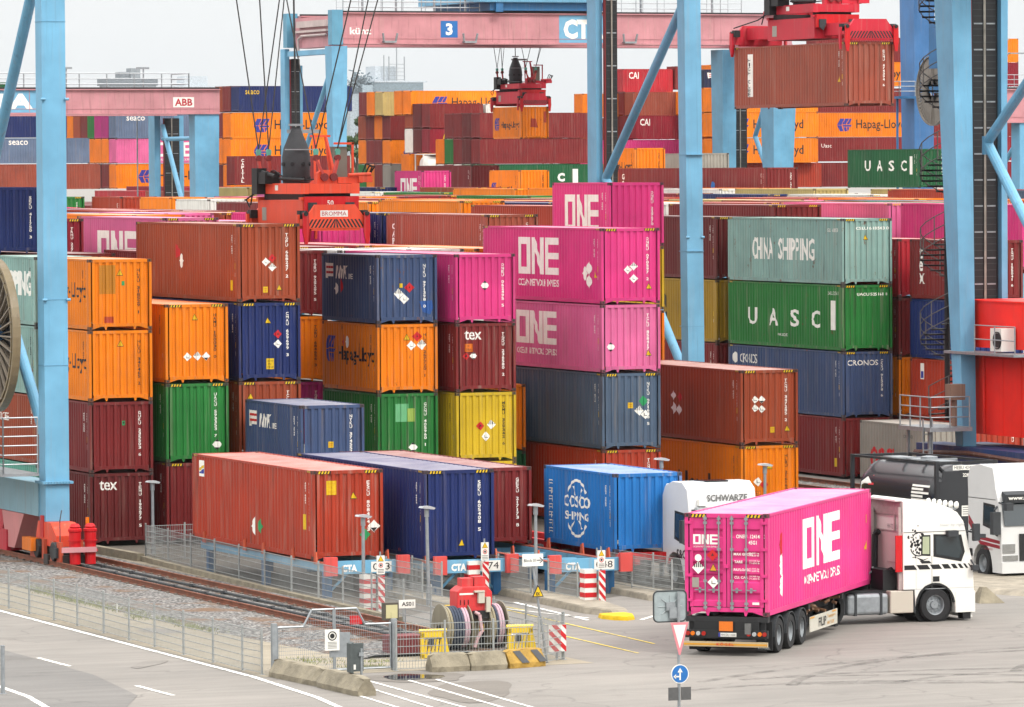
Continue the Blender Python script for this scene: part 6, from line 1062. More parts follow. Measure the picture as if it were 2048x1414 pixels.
# pink container with doors on its trailer
RZ = -R(39.55); TX, TY = 2.15, -48.95
pk = container(TX, TY, 1.12, (40, 'H'), 'pink', 'pink container with door bars riding on the turning truck', None, wear=.08, hazard=True, idn=None, rz=RZ, sidetxt=False)
for o in list(pk.children):
    if o.name.startswith('end_panel') and o.data.name == base_meshes((40, 'H'))['end_panel'].name: bpy.data.objects.remove(o)
hd = HH
for s, x0, x1 in ((-1, -1.08, -.012), (1, .012, 1.08)):
    mb = MB(); pr = [(.26, -.03)]
    for zc in (.55, 1.08, 1.42, 1.72, 2.35): pr += [(zc - .14, -.03), (zc - .10, -.075), (zc + .06, -.075), (zc + .12, -.03)]
    pr.append((hd - .13, -.03)); i0 = len(mb.v)
    for z, d in pr: mb.v += [(x0 + .09, -d, z), (x1 - .09, -d, z)]
    for k in range(len(pr) - 1): mb.f.append((i0 + 2 * k, i0 + 2 * k + 1, i0 + 2 * k + 3, i0 + 2 * k + 2)); mb.m.append(0)
    mb.box(x0, x0 + .1, .015, .07, .25, hd - .125).box(x1 - .1, x1, .015, .07, .25, hd - .125); d_ = obj('door', mb, M['paint'], pk, C['pink'], .1)
    gk = MB().box(x0 - .012 if s < 0 else x0 - .014, x0, .02, .06, .24, hd - .12).box(x0, x1, .02, .06, hd - .125, hd - .11).box(x0, x1, .02, .06, .235, .25); obj('door_gasket', gk, M['rubber'], d_)
    for xr in ((-.62, -.22) if s < 0 else (.16, .58)):
        rb = MB().tube((xr, -.012, .16), (xr, -.012, hd - .06), .022, 8)
        for z in (.2, .32, .95, 1.85, hd - .18, hd - .3): rb.box(xr - .05, xr + .05, -.03, .03, z, z + .07)
        obj('lock_rod', rb, M['galv'], d_); dx = -.3 if s < 0 else .3; obj('lock_handle', MB().box(min(xr, xr + dx), max(xr, xr + dx), -.05, -.02, .72, .75).box(xr + dx * .5 - .03, xr + dx * .5 + .03, -.05, .0, .66, .8), M['galv'], d_)
    mb = MB()
    for z in (.4, 1.1, 1.85, 2.6): mb.box((x0 - .13) if s < 0 else x1 - .06, (x0 + .06) if s < 0 else x1 + .13, -.02, .03, z, z + .08)
    obj('hinge', mb, M['paint'], d_, C['pink'], .2)
obj('lock_block', MB().box(-.07, .07, -.03, .02, 1.36, 1.46), M['paint'], pk, C['pink'])
def dm(name, polys, col, off=.0): flat_part(name, polys, (-W2, .028 - off, 0), (1, 0, 0), (0, 0, 1), C[col], pk, None, .004)
dm('lettering', big_one(.24, 2.02, .72, .28), 'cream'); dm('lettering', text('OCEAN NETWORK EXPRESS', .24, 1.93, wd=.72, h=.045), 'cream'); dm('lettering', text('ONEU  124148  3', 1.5, 2.2, wd=.86, h=.11, bold=.02) + text('45G1', 1.86, 2.03, wd=.24, h=.11, bold=.02), 'cream')
for k, tx_ in enumerate(('MAX GROSS', 'TARE', 'PAYLOAD', 'CU. CAP.')): dm('lettering', text(tx_, 1.44, 1.72 - .22 * k, h=.075, bold=.02) + text('32.500 kg', 1.88, 1.76 - .22 * k, wd=.3, h=.05) + text('71.650 lb', 1.88, 1.70 - .22 * k, wd=.3, h=.05), 'cream', .045 if k in (0, 2) else .0)
for polys, col, of in ((diamond(.82, 1.72, .17), 'sred', .05), (tri(.82, 1.70, .08), 'ink', .055), (diamond(.40, 1.36, .18), 'cream', .05), ([[(.28 + k * .055, 1.37), (.31 + k * .055, 1.37), (.31 + k * .055, 1.46 + .03 * (2 - abs(k - 2))), (.28 + k * .055, 1.46 + .03 * (2 - abs(k - 2)))] for k in range(5)], 'ink', .055), (disc(.40, 1.64, .1), 'cream', .05), (tri(.84, 1.26, .24), 'ink', .05), (tri(.84, 1.28, .19), 'amber', .055), (diamond(.84, .95, .17), 'cream', .05), (rect(.79, .9, .02, .1) + rect(.79, .9, .12, .022), 'ink', .055), (rect(.22, .8, .2, .28), 'grey', .05), (rect(1.98, .33, .2, .07), 'cream', .05)): dm('placard', polys, col, of)
for q in one_side(L40, HH, u=4.0, wd=4.4): 
    decal(pk, (40, 'H'), 'r', [[(x, z) for x, z in pl_] for pl_ in q[1]], C['cream'], 'lettering')
decal(pk, (40, 'H'), 'r', [[(1.25, 1.95), (1.55, 2.3), (1.55, 1.6)]], C['sred'], 'placard', .01); decal(pk, (40, 'H'), 'r', [[(1.25, 1.35), (1.55, 1.7), (1.55, 1.0)], [(1.25, .75), (1.6, 1.1), (1.55, .45)]], C['cream'], 'placard', .01); decal(pk, (40, 'H'), 'r', tri(11.6, 1.1, .3), C['syellow'], 'warning_label'); decal(pk, (40, 'H'), 'r', rect(11.55, 1.9, .15, .25), C['amber'], 'warning_label')
decal(pk, (40, 'H'), 'r', [[(11.75 - k * .12, hd - .07), (11.82 - k * .12, hd - .07), (11.87 - k * .12, hd - .012), (11.8 - k * .12, hd - .012)] for k in range(2)], C['syellow'], 'hazard_stripe', .002)
tl = thing('semi_trailer', 'three axle container trailer under the pink container', 'trailer', (TX + W2 * math.cos(RZ), TY + W2 * math.sin(RZ), 0), RZ)
obj('chassis', MB().box(-.55, -.4, .1, 11.5, .7, 1.08).box(.4, .55, .1, 11.5, .7, 1.08).box(-1.2, 1.2, .0, .25, .95, 1.1).box(-1.2, 1.2, 4.6, 4.8, .95, 1.1).box(-1.2, 1.2, 8.6, 8.8, .95, 1.1).box(-1.2, 1.2, 11.8, 12.1, .95, 1.1).box(-1.1, 1.1, .1, .2, .45, .95), M['dark'], tl)
lb = obj('light_bar', MB().box(-1.2, 1.2, -.06, .1, .5, .72).box(-.95, .95, -.02, .05, .72, .98), M['matte'], tl, C['black'])
for x in (-1.12, -.98, -.66, 1.12, .98, .66):
    obj('tail_lamp', MB().lathe([(.02, -.03), (.06, -.03), (.065, 0), (.065, .02)], (x, -.06, .62), 'y', 12), M['gloss'], lb, C['taillight'] if abs(x) != .98 else C['sorange'])
for x in (-.82, .82): obj('reverse_lamp', MB().lathe([(.02, -.03), (.06, -.03), (.065, 0)], (x, -.06, .62), 'y', 12), M['gloss'], lb, C['lgrey'])
obj('hazard_board', MB().box(-.2, .2, -.09, -.07, .70, .97), M['decal'], lb, C['sorange']); obj('grey_box', MB().box(.55, .72, -.1, 0, .62, .92), M['matte'], lb, C['steelgrey']); obj('number_plate', MB().box(-.22, .30, -.09, -.07, .54, .65), M['decal'], lb, C['white']); flat_part('lettering', text('HH DU 1030', -.14, .56, wd=.42, h=.07), (0, -.09, 0), (1, 0, 0), (0, 0, 1), C['ink'], lb, None, .006); flat_part('plate_band', rect(-.22, .54, .06, .11), (0, -.09, 0), (1, 0, 0), (0, 0, 1), C['hlblue'], lb, None, .005)
bu = obj('bumper_beam', MB().box(-1.22, 1.22, -.14, -.04, .26, .40), M['gloss'], tl, S(214, 190, 150), .2); flat_part('reflector', rect(-1.22, .30, 2.44, .05), (0, -.14, 0), (1, 0, 0), (0, 0, 1), C['amber'], bu, None, .004); flat_part('lettering', text('KÖGEL', -.26, .29, wd=.5, h=.09, space=1.4, bold=.03), (0, -.14, 0), (1, 0, 0), (0, 0, 1), C['sred'], bu, None, .008)
fl = obj('mud_flap', MB().box(.75, 1.22, .42, .45, .12, .95), M['rubber'], tl); flat_part('lettering', text('KÖGEL', .8, .16, wd=.36, h=.08, bold=.02), (0, .42, 0), (1, 0, 0), (0, 0, 1), C['lgrey'], fl, None, .005); obj('mud_flap', MB().box(-1.22, -.75, .42, .45, .12, .95), M['rubber'], tl)
for k in range(3):
    for s in (-1, 1):
        wq = wheel(tl, s * 1.03, 1.25 + 1.31 * k, .5, .5, .36, -1); wq.rotation_euler = (0, 0, math.pi / 2 if s > 0 else -math.pi / 2)
        mg = obj('mudguard', MB().loft([[(s * .82, 1.25 + 1.31 * k + y_, .5 + z_), (s * 1.22, 1.25 + 1.31 * k + y_, .5 + z_)] for y_, z_ in arch(0, 0, .58, 0, 180, 14)], caps=False, closed=False), M['matte'], tl, C['charcoal']); so = mg.modifiers.new('s', 'SOLIDIFY'); so.thickness = .03
fb = obj('side_guard', MB().box(1.18, 1.21, 4.75, 8.0, .28, .72), M['gloss'], tl, S(240, 236, 220)); flat_part('lettering', text('FILIP', 1.0, .36, wd=.9, h=.26, bold=.02), (1.21, 4.75, 0), (0, 1, 0), (0, 0, 1), C['ink'], fb, None, .006); flat_part('lettering', text('Transport', 2.0, .50, wd=1.0, h=.14) + text('040 7328', 2.0, .34, wd=.8, h=.1), (1.21, 4.75, 0), (0, 1, 0), (0, 0, 1), C['amber'], fb, None, .006); flat_part('reflector', rect(0, .66, .5, .05) + rect(2.6, .66, .5, .05), (1.21, 4.75, 0), (0, 1, 0), (0, 0, 1), C['amber'], fb, None, .006)
mb = MB(); rs = random.Random(5)
for k in range(22): yq = rs.uniform(4.7, 8.6); zq = rs.uniform(.75, 1.02); mb.tube((rs.uniform(.75, 1.1), yq, zq), (rs.uniform(.8, 1.15), yq + rs.uniform(-.2, .2), zq + rs.uniform(-.1, .1)), .05, 6)
obj('air_valve', mb, M['paint'], tl, S(150, 110, 80), .7); obj('landing_leg', MB().box(.7, .85, 8.9, 9.05, .15, .95).box(.6, .95, 8.8, 9.15, .1, .16).box(-.85, -.7, 8.9, 9.05, .15, .95), M['dark'], tl)
# white cab behind the pink container
s = thing('semi_truck', 'white truck cab with grey roof lettering half hidden behind the pink container', 'truck', (12.75, -28.2, 0), -math.pi / 2)
prof2 = [(-2.3, .9), (-2.3, 3.0), (-2.1, 3.32), (-1.5, 3.50), (-.7, 3.50), (-.32, 3.28), (-.2, 2.72), (-.12, 2.3), (.02, 1.5), (.04, .45), (-.04, .3), (-.6, .3)] + arch(-1.35, .52, .66, -10, 185)[1:] + [(-2.05, .9)]
cab(s, prof2, 2.44, S(242, 242, 242)); win = skin(s, 'side_window', [(-1.35, 1.62), (-.32, 1.42), (-.22, 1.7), (-.5, 2.5), (-1.3, 2.55)], 2.44, 'r', C['black'], M['matte'], .004); obj('pane', MB().prism([(-1.27, 1.70), (-.42, 1.54), (-.32, 1.74), (-.56, 2.42), (-1.22, 2.47)], (0, -1.228, 0), (1, 0, 0), (0, 0, 1), (0, -.004, 0)), M['glass'], win)
obj('mirror', MB().box(-.2, .05, -1.55, -1.3, 1.55, 2.3).path([(-.15, -1.22, 2.35), (-.1, -1.42, 2.3)], .03), M['matte'], s, C['charcoal']); obj('mirror', MB().box(-.2, .05, 1.3, 1.55, 1.55, 2.3), M['matte'], s, C['charcoal']); obj('windscreen', MB().prism([(-.19, 2.64), (.01, 1.6), (.03, 1.6), (-.16, 2.64)], (0, -1.12, 0), (1, 0, 0), (0, 0, 1), (0, 2.24, 0)), M['glass'], s); obj('sun_visor', MB().box(-.3, .02, -1.0, 1.0, 2.62, 2.7), M['matte'], s, C['lgrey']); obj('roof_hatch', MB().prism([(-1.35, -.5), (-.65, -.42), (-.65, .42), (-1.35, .5)], (0, 0, 3.5), (1, 0, 0), (0, 1, 0), (0, 0, .03)), M['glass'], s)
flat_part('lettering', text('SCHWARZE', -.55, 2.88, wd=1.45, h=.22, bold=.03), (-.24, 0, 0), (0, 1, 0), (0, 0, 1), C['steelgrey'], s, None, .03); flat_part('lettering', text('S&C', -1.15, 1.0, wd=.75, h=.3, bold=.03), (0, -1.22, 0), (1, 0, 0), (0, 0, 1), C['ink'], s, None, .006); obj('antenna_block', MB().box(-.25, -.05, -.9, -.6, 2.75, 2.95), M['gloss'], s, C['white']); obj('grille', MB().box(0, .05, -.9, .9, .6, 1.35), M['matte'], s, C['charcoal']); wheel(s, -1.35, -1.05, .51, .51, .32); wheel(s, -1.35, 1.05, .51, .51, .32, 1)
obj('chassis', MB().box(-6.5, -.9, -.5, .5, .6, .95), M['dark'], s); wheel(s, -5.0, -.95, .51, .51, .6); wheel(s, -5.0, .95, .51, .51, .6, 1)
# black tank container and its white tractor
RT = R(3.2); tk = thing('tank_container', 'black tank container with white hexagon emblem behind the white tractors', 'tank container', (22.4 + 1.5, -23.6, 1.1), RT)
mb = MB(); L = L20
for y in (.06, L - .06):
    for x in (-1.16, 1.16): mb.box(x - .06, x + .06, y - .06, y + .06, 0, 2.591)
    mb.box(-1.1, 1.1, y - .05, y + .05, 2.48, 2.58).box(-1.1, 1.1, y - .05, y + .05, 0, .12)
for x in (-1.17, 1.17): mb.box(x - .045, x + .045, .12, L - .12, 2.5, 2.58).box(x - .045, x + .045, .12, L - .12, 0, .12)
for x in (-1, 1): mb.beam((x * 1.14, .05, .1), (x * .3, .35, .4), .1, .08).beam((x * 1.14, .05, 2.45), (x * .6, .4, 2.1), .1, .08)
obj('tank_frame', mb, M['paint'], tk, S(52, 54, 58), .3); obj('tank_body', MB().lathe([(.05, .12), (.55, .14), (.95, .26), (1.12, .5), (1.14, .8), (1.14, L - .8), (1.12, L - .5), (.95, L - .26), (.05, L - .14)], (0, 0, 1.32), 'y', 36).mesh('tank_body', True), M['gloss'], tk, S(44, 46, 50), .1)
obj('end_cladding', MB().box(-.95, .95, .02, .05, .12, 2.25).box(-1.1, -.95, .02, .05, .12, 1.9).box(.95, 1.1, .02, .05, .12, 1.9), M['gloss'], tk, S(58, 60, 64), .1); obj('walkway', MB().box(-.35, .35, 1.2, L - .8, 2.5, 2.53).lathe([(.1, 2.45), (.3, 2.45), (.3, 2.62), (.1, 2.65)], (0, 2.6, 0), 'z', 16).box(-.9, .9, 2.2, 2.3, 2.5, 2.56).box(-.9, .9, 3.6, 3.7, 2.5, 2.56), M['galv'], tk)
flat_part('number_plate', rect(-.55, 2.28, 1.1, .17), (0, .0, 0), (1, 0, 0), (0, 0, 1), C['white'], tk); flat_part('lettering', text('MEBU 424057 7', -.5, 2.31, wd=1.0, h=.11), (0, 0, 0), (1, 0, 0), (0, 0, 1), C['ink'], tk, None, .008); flat_part('lettering', text('22K7', -.15, 2.05, h=.12, bold=.02), (0, .02, 0), (1, 0, 0), (0, 0, 1), C['cream'], tk, None, .006); flat_part('hazard_board', rect(.35, 1.15, .4, .18), (0, .02, 0), (1, 0, 0), (0, 0, 1), C['sorange'], tk, None, .008); flat_part('data_plate', rect(-.2, .7, .5, .36), (0, .02, 0), (1, 0, 0), (0, 0, 1), C['white'], tk, None, .008); flat_part('print', [q for k in range(4) for q in rect(-.16, .76 + k * .075, .42, .025)], (0, .02, 0), (1, 0, 0), (0, 0, 1), C['steelgrey'], tk, None, .01)
def on_tank(name, polys, col, off=.008):          # wrap onto the cylinder's left flank; u along the length from the far end, v = arc length around
    mb = MB()
    for q in polys: mb.quad([(-(1.14 + off) * math.cos(v / 1.14), L - u, 1.32 + (1.14 + off) * math.sin(v / 1.14)) for u, v in q])
    me = bpy.data.meshes.new(name); me.from_pydata(mb.v, [], mb.f); me.update(); obj(name, me, M['decal'], tk, C[col], .1)
hx = [(.95 + .42 * math.cos(R(90 + 60 * k)), .12 + .42 * math.sin(R(90 + 60 * k))) for k in range(6)]; on_tank('emblem', [hx], 'cream'); on_tank('emblem', tri(1.3, .25, .4), 'sred', .006); on_tank('emblem', [[(.93, -.05), (.97, -.05), (1.0, .2), (.95, .1), (.9, .2)]], 'ink', .012); on_tank('lettering', text('LEVADA', .5, -.72, wd=1.5, h=.24, bold=.03), 'cream')
on_tank('lettering', [q for k in range(6) for q in rect(4.2, -.25 + k * .12, 1.2 if k % 2 else .8, .075)], 'cream')
mt_ = thing('semi_truck', 'white tractor with dark red stripes at the right photo edge pulling the tank', 'truck', (22.4 + 1.22, -29.05, 0), -math.pi / 2 + R(1)); cab(mt_, [(-2.35, .95), (-2.35, 2.9), (-2.38, 3.3), (-2.2, 3.72), (-1.5, 3.82), (-.6, 3.74), (-.5, 3.45), (-.4, 3.05), (-.26, 2.75), (-.02, 1.75), (.03, .4), (-.04, .3), (-.62, .3)] + arch(-1.35, .52, .66, -10, 185)[1:] + [(-2.05, .95)], 2.44, S(240, 240, 238))
win = skin(mt_, 'side_window', [(-1.3, 1.78), (-.35, 1.62), (-.26, 1.85), (-.45, 2.5), (-1.25, 2.55)], 2.44, 'r', C['black'], M['matte'], .004); obj('pane', MB().prism([(-1.22, 1.86), (-.44, 1.73), (-.36, 1.88), (-.5, 2.42), (-1.18, 2.47)], (0, -1.228, 0), (1, 0, 0), (0, 0, 1), (0, -.004, 0)), M['glass'], win)
mb = MB()
for k in range(2): mb.prism([(-2.3, 2.1 - k * .16), (-2.3, 1.96 - k * .16), (-1.5, 1.30 - k * .16), (-.1, 1.22 - k * .16), (-.1, 1.33 - k * .16), (-1.45, 1.42 - k * .16)], (0, -1.221, 0), (1, 0, 0), (0, 0, 1), (0, -.005, 0))
obj('stripe_decal', mb, M['decal'], mt_, C['crimson'], .1); skin(mt_, 'roof_seam', rect(-2.34, 2.66, 1.95, .03)[0], 2.44, 'r', C['steelgrey'], None, .003); flat_part('lettering', text('Ernst Frankenbach', -1.2, .98, wd=.6, h=.09) , (0, -1.22, 0), (1, 0, 0), (0, 0, 1), C['crimson'], mt_, None, .006)
obj('mirror', MB().box(-.12, .12, -1.58, -1.3, 1.55, 2.3), M['matte'], mt_, C['charcoal']); obj('mirror', MB().box(.1, .35, -1.2, -.95, 2.35, 2.6).path([(-.2, -1.2, 2.6), (.2, -1.08, 2.5)], .03).path([(-.3, -1.22, 2.45), (-.05, -1.45, 2.35)], .04).path([(-.3, -1.22, 1.5), (-.05, -1.45, 1.6)], .04), M['matte'], mt_, C['charcoal']); obj('windscreen', MB().prism([(-.235, 2.62), (-.0, 1.82), (.02, 1.82), (-.2, 2.62)], (0, -1.1, 0), (1, 0, 0), (0, 0, 1), (0, 2.2, 0)), M['glass'], mt_); vz = obj('sun_visor', MB().prism([(-.3, 2.66), (-.05, 2.58), (.0, 2.86), (-.28, 2.96)], (0, -1.05, 0), (1, 0, 0), (0, 0, 1), (0, 2.1, 0)), M['matte'], mt_, C['charcoal']); flat_part('lettering', text('www.transport', -.95, 2.64, wd=1.5, h=.16, bold=.03), (-.02, 0, 0), (0, 1, 0), (0, 0, 1), C['white'], vz, None, .02)
obj('headlamp', MB().box(-.05, .04, -1.18, -.72, .92, 1.22).box(-.05, .05, -1.18, -.62, .66, .84), M['chrome'], mt_); obj('grille', MB().box(0, .06, -.55, .9, .65, 1.55), M['matte'], mt_, C['black']); obj('front_bumper', MB().box(-.6, .08, -1.23, 1.23, .25, .62), M['gloss'], mt_, S(240, 240, 238)); obj('driver_vest', MB().loft([[(-.75 - .1 * q, -.95 + .25 * q2, z_) for q, q2 in ((0, 0), (1, 0), (1, 1), (0, 1))] for z_ in (1.6, 2.2)]), M['matte'], mt_, S(190, 230, 60))
wheel(mt_, -1.35, -1.05, .51, .51, .32); wheel(mt_, -1.35, 1.05, .51, .51, .32, 1); wheel(mt_, -5.0, -.95, .51, .51, .6); wheel(mt_, -5.0, .95, .51, .51, .6, 1); obj('chassis', MB().box(-7, -.9, -.5, .5, .6, .95), M['dark'], mt_)
ct = thing('chassis_trailer', 'dark trailer chassis under the black tank container', 'trailer', (23.9, -24.0, 0), RT); obj('chassis_beam', MB().box(-.6, -.4, 0, 9, .8, 1.18).box(.4, .6, 0, 9, .8, 1.18).box(-1.2, 1.2, .2, .4, 1.0, 1.2).box(-1.2, 1.2, 5.9, 6.1, 1.0, 1.2), M['dark'], ct)
for y in (4.2, 5.5, 6.8):
    for x in (-1.03, 1.03): wq = wheel(ct, x, y, .5, .5, .36, -1); wq.rotation_euler = (0, 0, math.pi / 2 if x > 0 else -math.pi / 2)
# ---------------------------------------------------------------- signs, lamps, barriers
def lamp(x, y, h, label, lean=0, ang=0):
    t = thing('lamp_post', label, 'street lamp', (x, y, 0), 0, 'flat headed lamp posts'); obj('pole', MB().tube((0, 0, 0), (lean, 0, h), .06, 10, 0, .05).tube((0, 0, 0), (0, 0, .5), .085, 10).tube((lean, 0, h - .25), (lean, 0, h), .075, 10), M['galv'], t)
    obj('lamp_head', MB().prism([(-.22, .04), (.20, -.01), (.25, .04), (.08, .1), (-.18, .09)], (lean, -.16, h), (math.cos(ang), math.sin(ang), 0), (0, 0, 1), (-.32 * math.sin(ang), .32 * math.cos(ang), 0)), M['gloss'], t, C['lgrey']); return t
lamp(.06, -7.05, 2.72, 'lamp post left of the brick red container'); lamp(-1.0, -31.3, 2.95, 'lamp post in front of the brick red container by the striped pillar'); lamp(1.75, -29.8, 3.05, 'lamp post in front of the dark blue container', -.05); lamp(5.5, -29.6, 3.0, 'lamp post behind the arrow sign'); lamp(13.2, -22.0, 3.9, 'lamp head above the cab with roof lettering'); lamp(18.6, -18.6, 3.4, 'lamp post in front of the orange lettered container')
def pillar(x, y, label, hz_only=False):
    t = thing('hazard_pillar', label, 'pillar', (x, y, 0), 0, 'red and white hazard pillars'); obj('pillar_body', MB().box(-.32, .08, .0, .4, 0, 1.18), M['gloss'], t, C['white'])
    flat_part('red_band', [q for k in range(4) for q in rect(-.32, .0 + k * .3, .4, .15)], (0, 0, 0), (1, 0, 0), (0, 0, 1), C['sred'], t, None, .005); flat_part('red_band', [q for k in range(4) for q in rect(-.4, .0 + k * .3, .4, .15)], (-.32, 0, 0), (0, -1, 0), (0, 0, 1), C['sred'], t, None, .005)
    pl = []
    for k in range(5):
        z0 = -.1 + k * .28; pl.append([(.0, max(0, z0 + .26)), (.22, max(0, z0)), (.22, max(0.0, z0 + .14)), (0, max(0, z0 + .4))])
    pl = [[(x_, min(1.16, z_)) for x_, z_ in q] for q in pl]; bd = obj('hazard_board', MB().box(.08, .30, -.2, -.17, 0, 1.16), M['decal'], t, C['white']); flat_part('hazard_stripe', pl, (.08, -.2, 0), (1, 0, 0), (0, 0, 1), C['sred'], bd, None, .005)
    obj('sign_post', MB().tube((.19, -.1, 0), (.19, -.1, 1.9), .03), M['galv'], t); sg = obj('warning_board', MB().box(.06, .32, -.15, -.12, 1.2, 1.78), M['decal'], t, C['white']); flat_part('pictogram', tri(.13, 1.6, .2), (.06, -.15, 0), (1, 0, 0), (0, 0, 1), C['ink'], sg, None, .004); flat_part('pictogram', tri(.13, 1.612, .165), (.06, -.15, 0), (1, 0, 0), (0, 0, 1), C['syellow'], sg, None, .008); flat_part('pictogram', ring(.13, 1.48, .075, .02), (.06, -.15, 0), (1, 0, 0), (0, 0, 1), C['sred'], sg, None, .006); flat_part('pictogram', disc(.13, 1.48, .035), (.06, -.15, 0), (1, 0, 0), (0, 0, 1), C['ink'], sg, None, .006); flat_part('print', rect(.03, 1.24, .2, .02) + rect(.03, 1.29, .2, .02) + rect(.03, 1.34, .2, .02), (.06, -.15, 0), (1, 0, 0), (0, 0, 1), C['steelgrey'], sg, None, .006)
pillar(-.78, -31.6, 'striped pillar with warning board at the end of the first lane'); pillar(4.3, -27.6, 'striped pillar half hidden behind the red cable machine'); pillar(6.25, -32.6, 'striped pillar with diagonal board right of the empty rack')
# arrow sign and EX triangle on a leaning pole
t = thing('sign_post', 'leaning pole with white arrow board and yellow EX triangle', 'sign', (-2.35, -49.6, 0)); obj('pole', MB().tube((0, 0, 0), (-.42, .1, 3.0), .035, 8), M['galv'], t)
bd = obj('arrow_board', MB().box(-.72, -.1, .0, .03, 2.72, 3.06), M['decal'], t, C['white']); flat_part('lettering', text('Block 01', -.68, 2.84, wd=.36, h=.09), (0, 0, 0), (1, 0, 0), (0, 0, 1), C['ink'], bd, None, .006); flat_part('arrow', rect(-.29, 2.87, .12, .022) + [[(-.22, 2.96), (-.14, 2.88), (-.22, 2.80), (-.19, 2.80), (-.10, 2.88), (-.19, 2.96)]], (0, 0, 0), (1, 0, 0), (0, 0, 1), C['ink'], bd, None, .006)
tb = obj('triangle_board', MB().prism([(-.44, 1.86), (-.10, 1.86), (-.27, 2.2)], (0, -.02, 0), (1, 0, 0), (0, 0, 1), (0, .025, 0)), M['decal'], t, C['ink']); flat_part('triangle_face', [[(-.405, 1.88), (-.135, 1.88), (-.27, 2.15)]], (0, -.02, 0), (1, 0, 0), (0, 0, 1), C['syellow'], tb, None, .004); flat_part('lettering', text('EX', -.33, 1.90, wd=.12, h=.09, bold=.04), (0, -.02, 0), (1, 0, 0), (0, 0, 1), C['ink'], tb, None, .008)
t = thing('hazard_marker', 'square red and white diagonal hazard marker on the fence corner', 'sign', (-2.05, -49.0, 0)); bd = obj('board', MB().box(0, .52, -.02, .01, .25, 1.0), M['decal'], t, C['white'])
def diag(x0, x1, z0, z1, n, rise, ph):
    out = []
    stp = (z1 - z0 + rise) / n
    for k in range(-1, n + 1):
        a = z0 + ph + k * stp; b = a + stp * .5; q = [(x0, a + 0), (x1, a - rise), (x1, b - rise), (x0, b)]
        q = clip(q, z0, z1)
        if len(q) > 2: out.append(q)
    return out
def clip(q, lo, hi):
    for lim, s in ((lo, 1), (hi, -1)):
        o = []
        for i in range(len(q)):
            a, b = q[i - 1], q[i]; ia, ib = s * (a[1] - lim) >= 0, s * (b[1] - lim) >= 0
            if ia != ib: k = (lim - a[1]) / (b[1] - a[1]); o.append((a[0] + k * (b[0] - a[0]), lim))
            if ib: o.append(b)
        q = o
        if not q: return q
    return q
flat_part('hazard_stripe', diag(0, .52, .25, 1.0, 4, .52, .18), (0, -.02, 0), (1, 0, 0), (0, 0, 1), C['sred'], bd, None, .005); obj('post', MB().tube((.26, .05, 0), (.26, .05, 1.1), .03), M['galv'], t)
# front sign pole with yield sign, blue disc, traffic mirror seen from behind
t = thing('sign_post', 'front pole with yield sign, blue arrow disc and two small dark boards', 'sign', (-5.95, -66.9, 0)); obj('pole', MB().tube((0, 0, -.2), (0, 0, 3.35), .038, 10), M['galv'], t)
yb = obj('yield_board', MB().prism([(-.24, 2.6), (.24, 2.6), (0.02, 1.80), (-.02, 1.80)], (0, -.06, 0), (1, 0, 0), (0, 0, 1), (0, .02, 0)), M['decal'], t, S(244, 150, 160)); flat_part('yield_face', [[(-.17, 2.54), (.17, 2.54), (0, 1.96)]], (0, -.06, 0), (1, 0, 0), (0, 0, 1), C['white'], yb, None, .004)
db = obj('blue_disc', MB().lathe([(.01, 0), (.235, 0), (.235, .02), (.01, .02)], (0, -.07, 1.33), 'y', 32), M['decal'], t, C['white']); flat_part('disc_face', disc(0, 1.33, .215, 32), (0, -.07, 0), (1, 0, 0), (0, 0, 1), C['sblue'], db, None, .004); flat_part('arrow', rect(-.02, 1.18, .04, .2) + [[(-.07, 1.37), (.07, 1.37), (0, 1.48)]] + rect(-.13, 1.25, .11, .035) + [[(-.11, 1.21), (-.11, 1.33), (-.18, 1.27)]], (0, -.07, 0), (1, 0, 0), (0, 0, 1), C['white'], db, None, .008)
obj('small_board', MB().box(-.30, -.04, -.06, -.03, .68, 1.0).box(.04, .30, -.06, -.03, .68, 1.0), M['matte'], t, S(96, 96, 96))
t = thing('traffic_mirror', 'back of a grey rounded traffic mirror above the yield sign', 'mirror', (-6.15, -66.8, 0)); mb = MB(); rr = []
for cx, cz, a0 in ((.32, .26, 0), (-.32, .26, 90), (-.32, -.26, 180), (.32, -.26, 270)): rr += [(cx + .12 * math.cos(R(a0 + 15 * k)), 3.0 + cz + .12 * math.sin(R(a0 + 15 * k))) for k in range(7)]
bk_ = obj('mirror_back', mb.prism(rr, (0, -.03, 0), (1, 0, 0), (0, 0, 1), (0, .05, 0)), M['matte'], t, S(172, 184, 186)); obj('rim', MB().path([(x_, -.03, z_) for x_, z_ in rr + rr[:1]], .02), M['matte'], t, S(60, 66, 68)); mb = MB()
for q in range(8):
    a_ = R(45 * q); mb.beam((.1 * math.cos(a_), -.035, 3 + .1 * math.sin(a_)), (.32 * math.cos(a_), -.035, 3 + .27 * math.sin(a_)), .02, .02)
obj('stiffener', mb, M['matte'], bk_, S(190, 200, 202)); obj('clamp', MB().box(-.12, .12, -.09, -.03, 2.9, 3.1).box(-.04, .2, -.1, -.04, 2.7, 2.98), M['galv'], t)
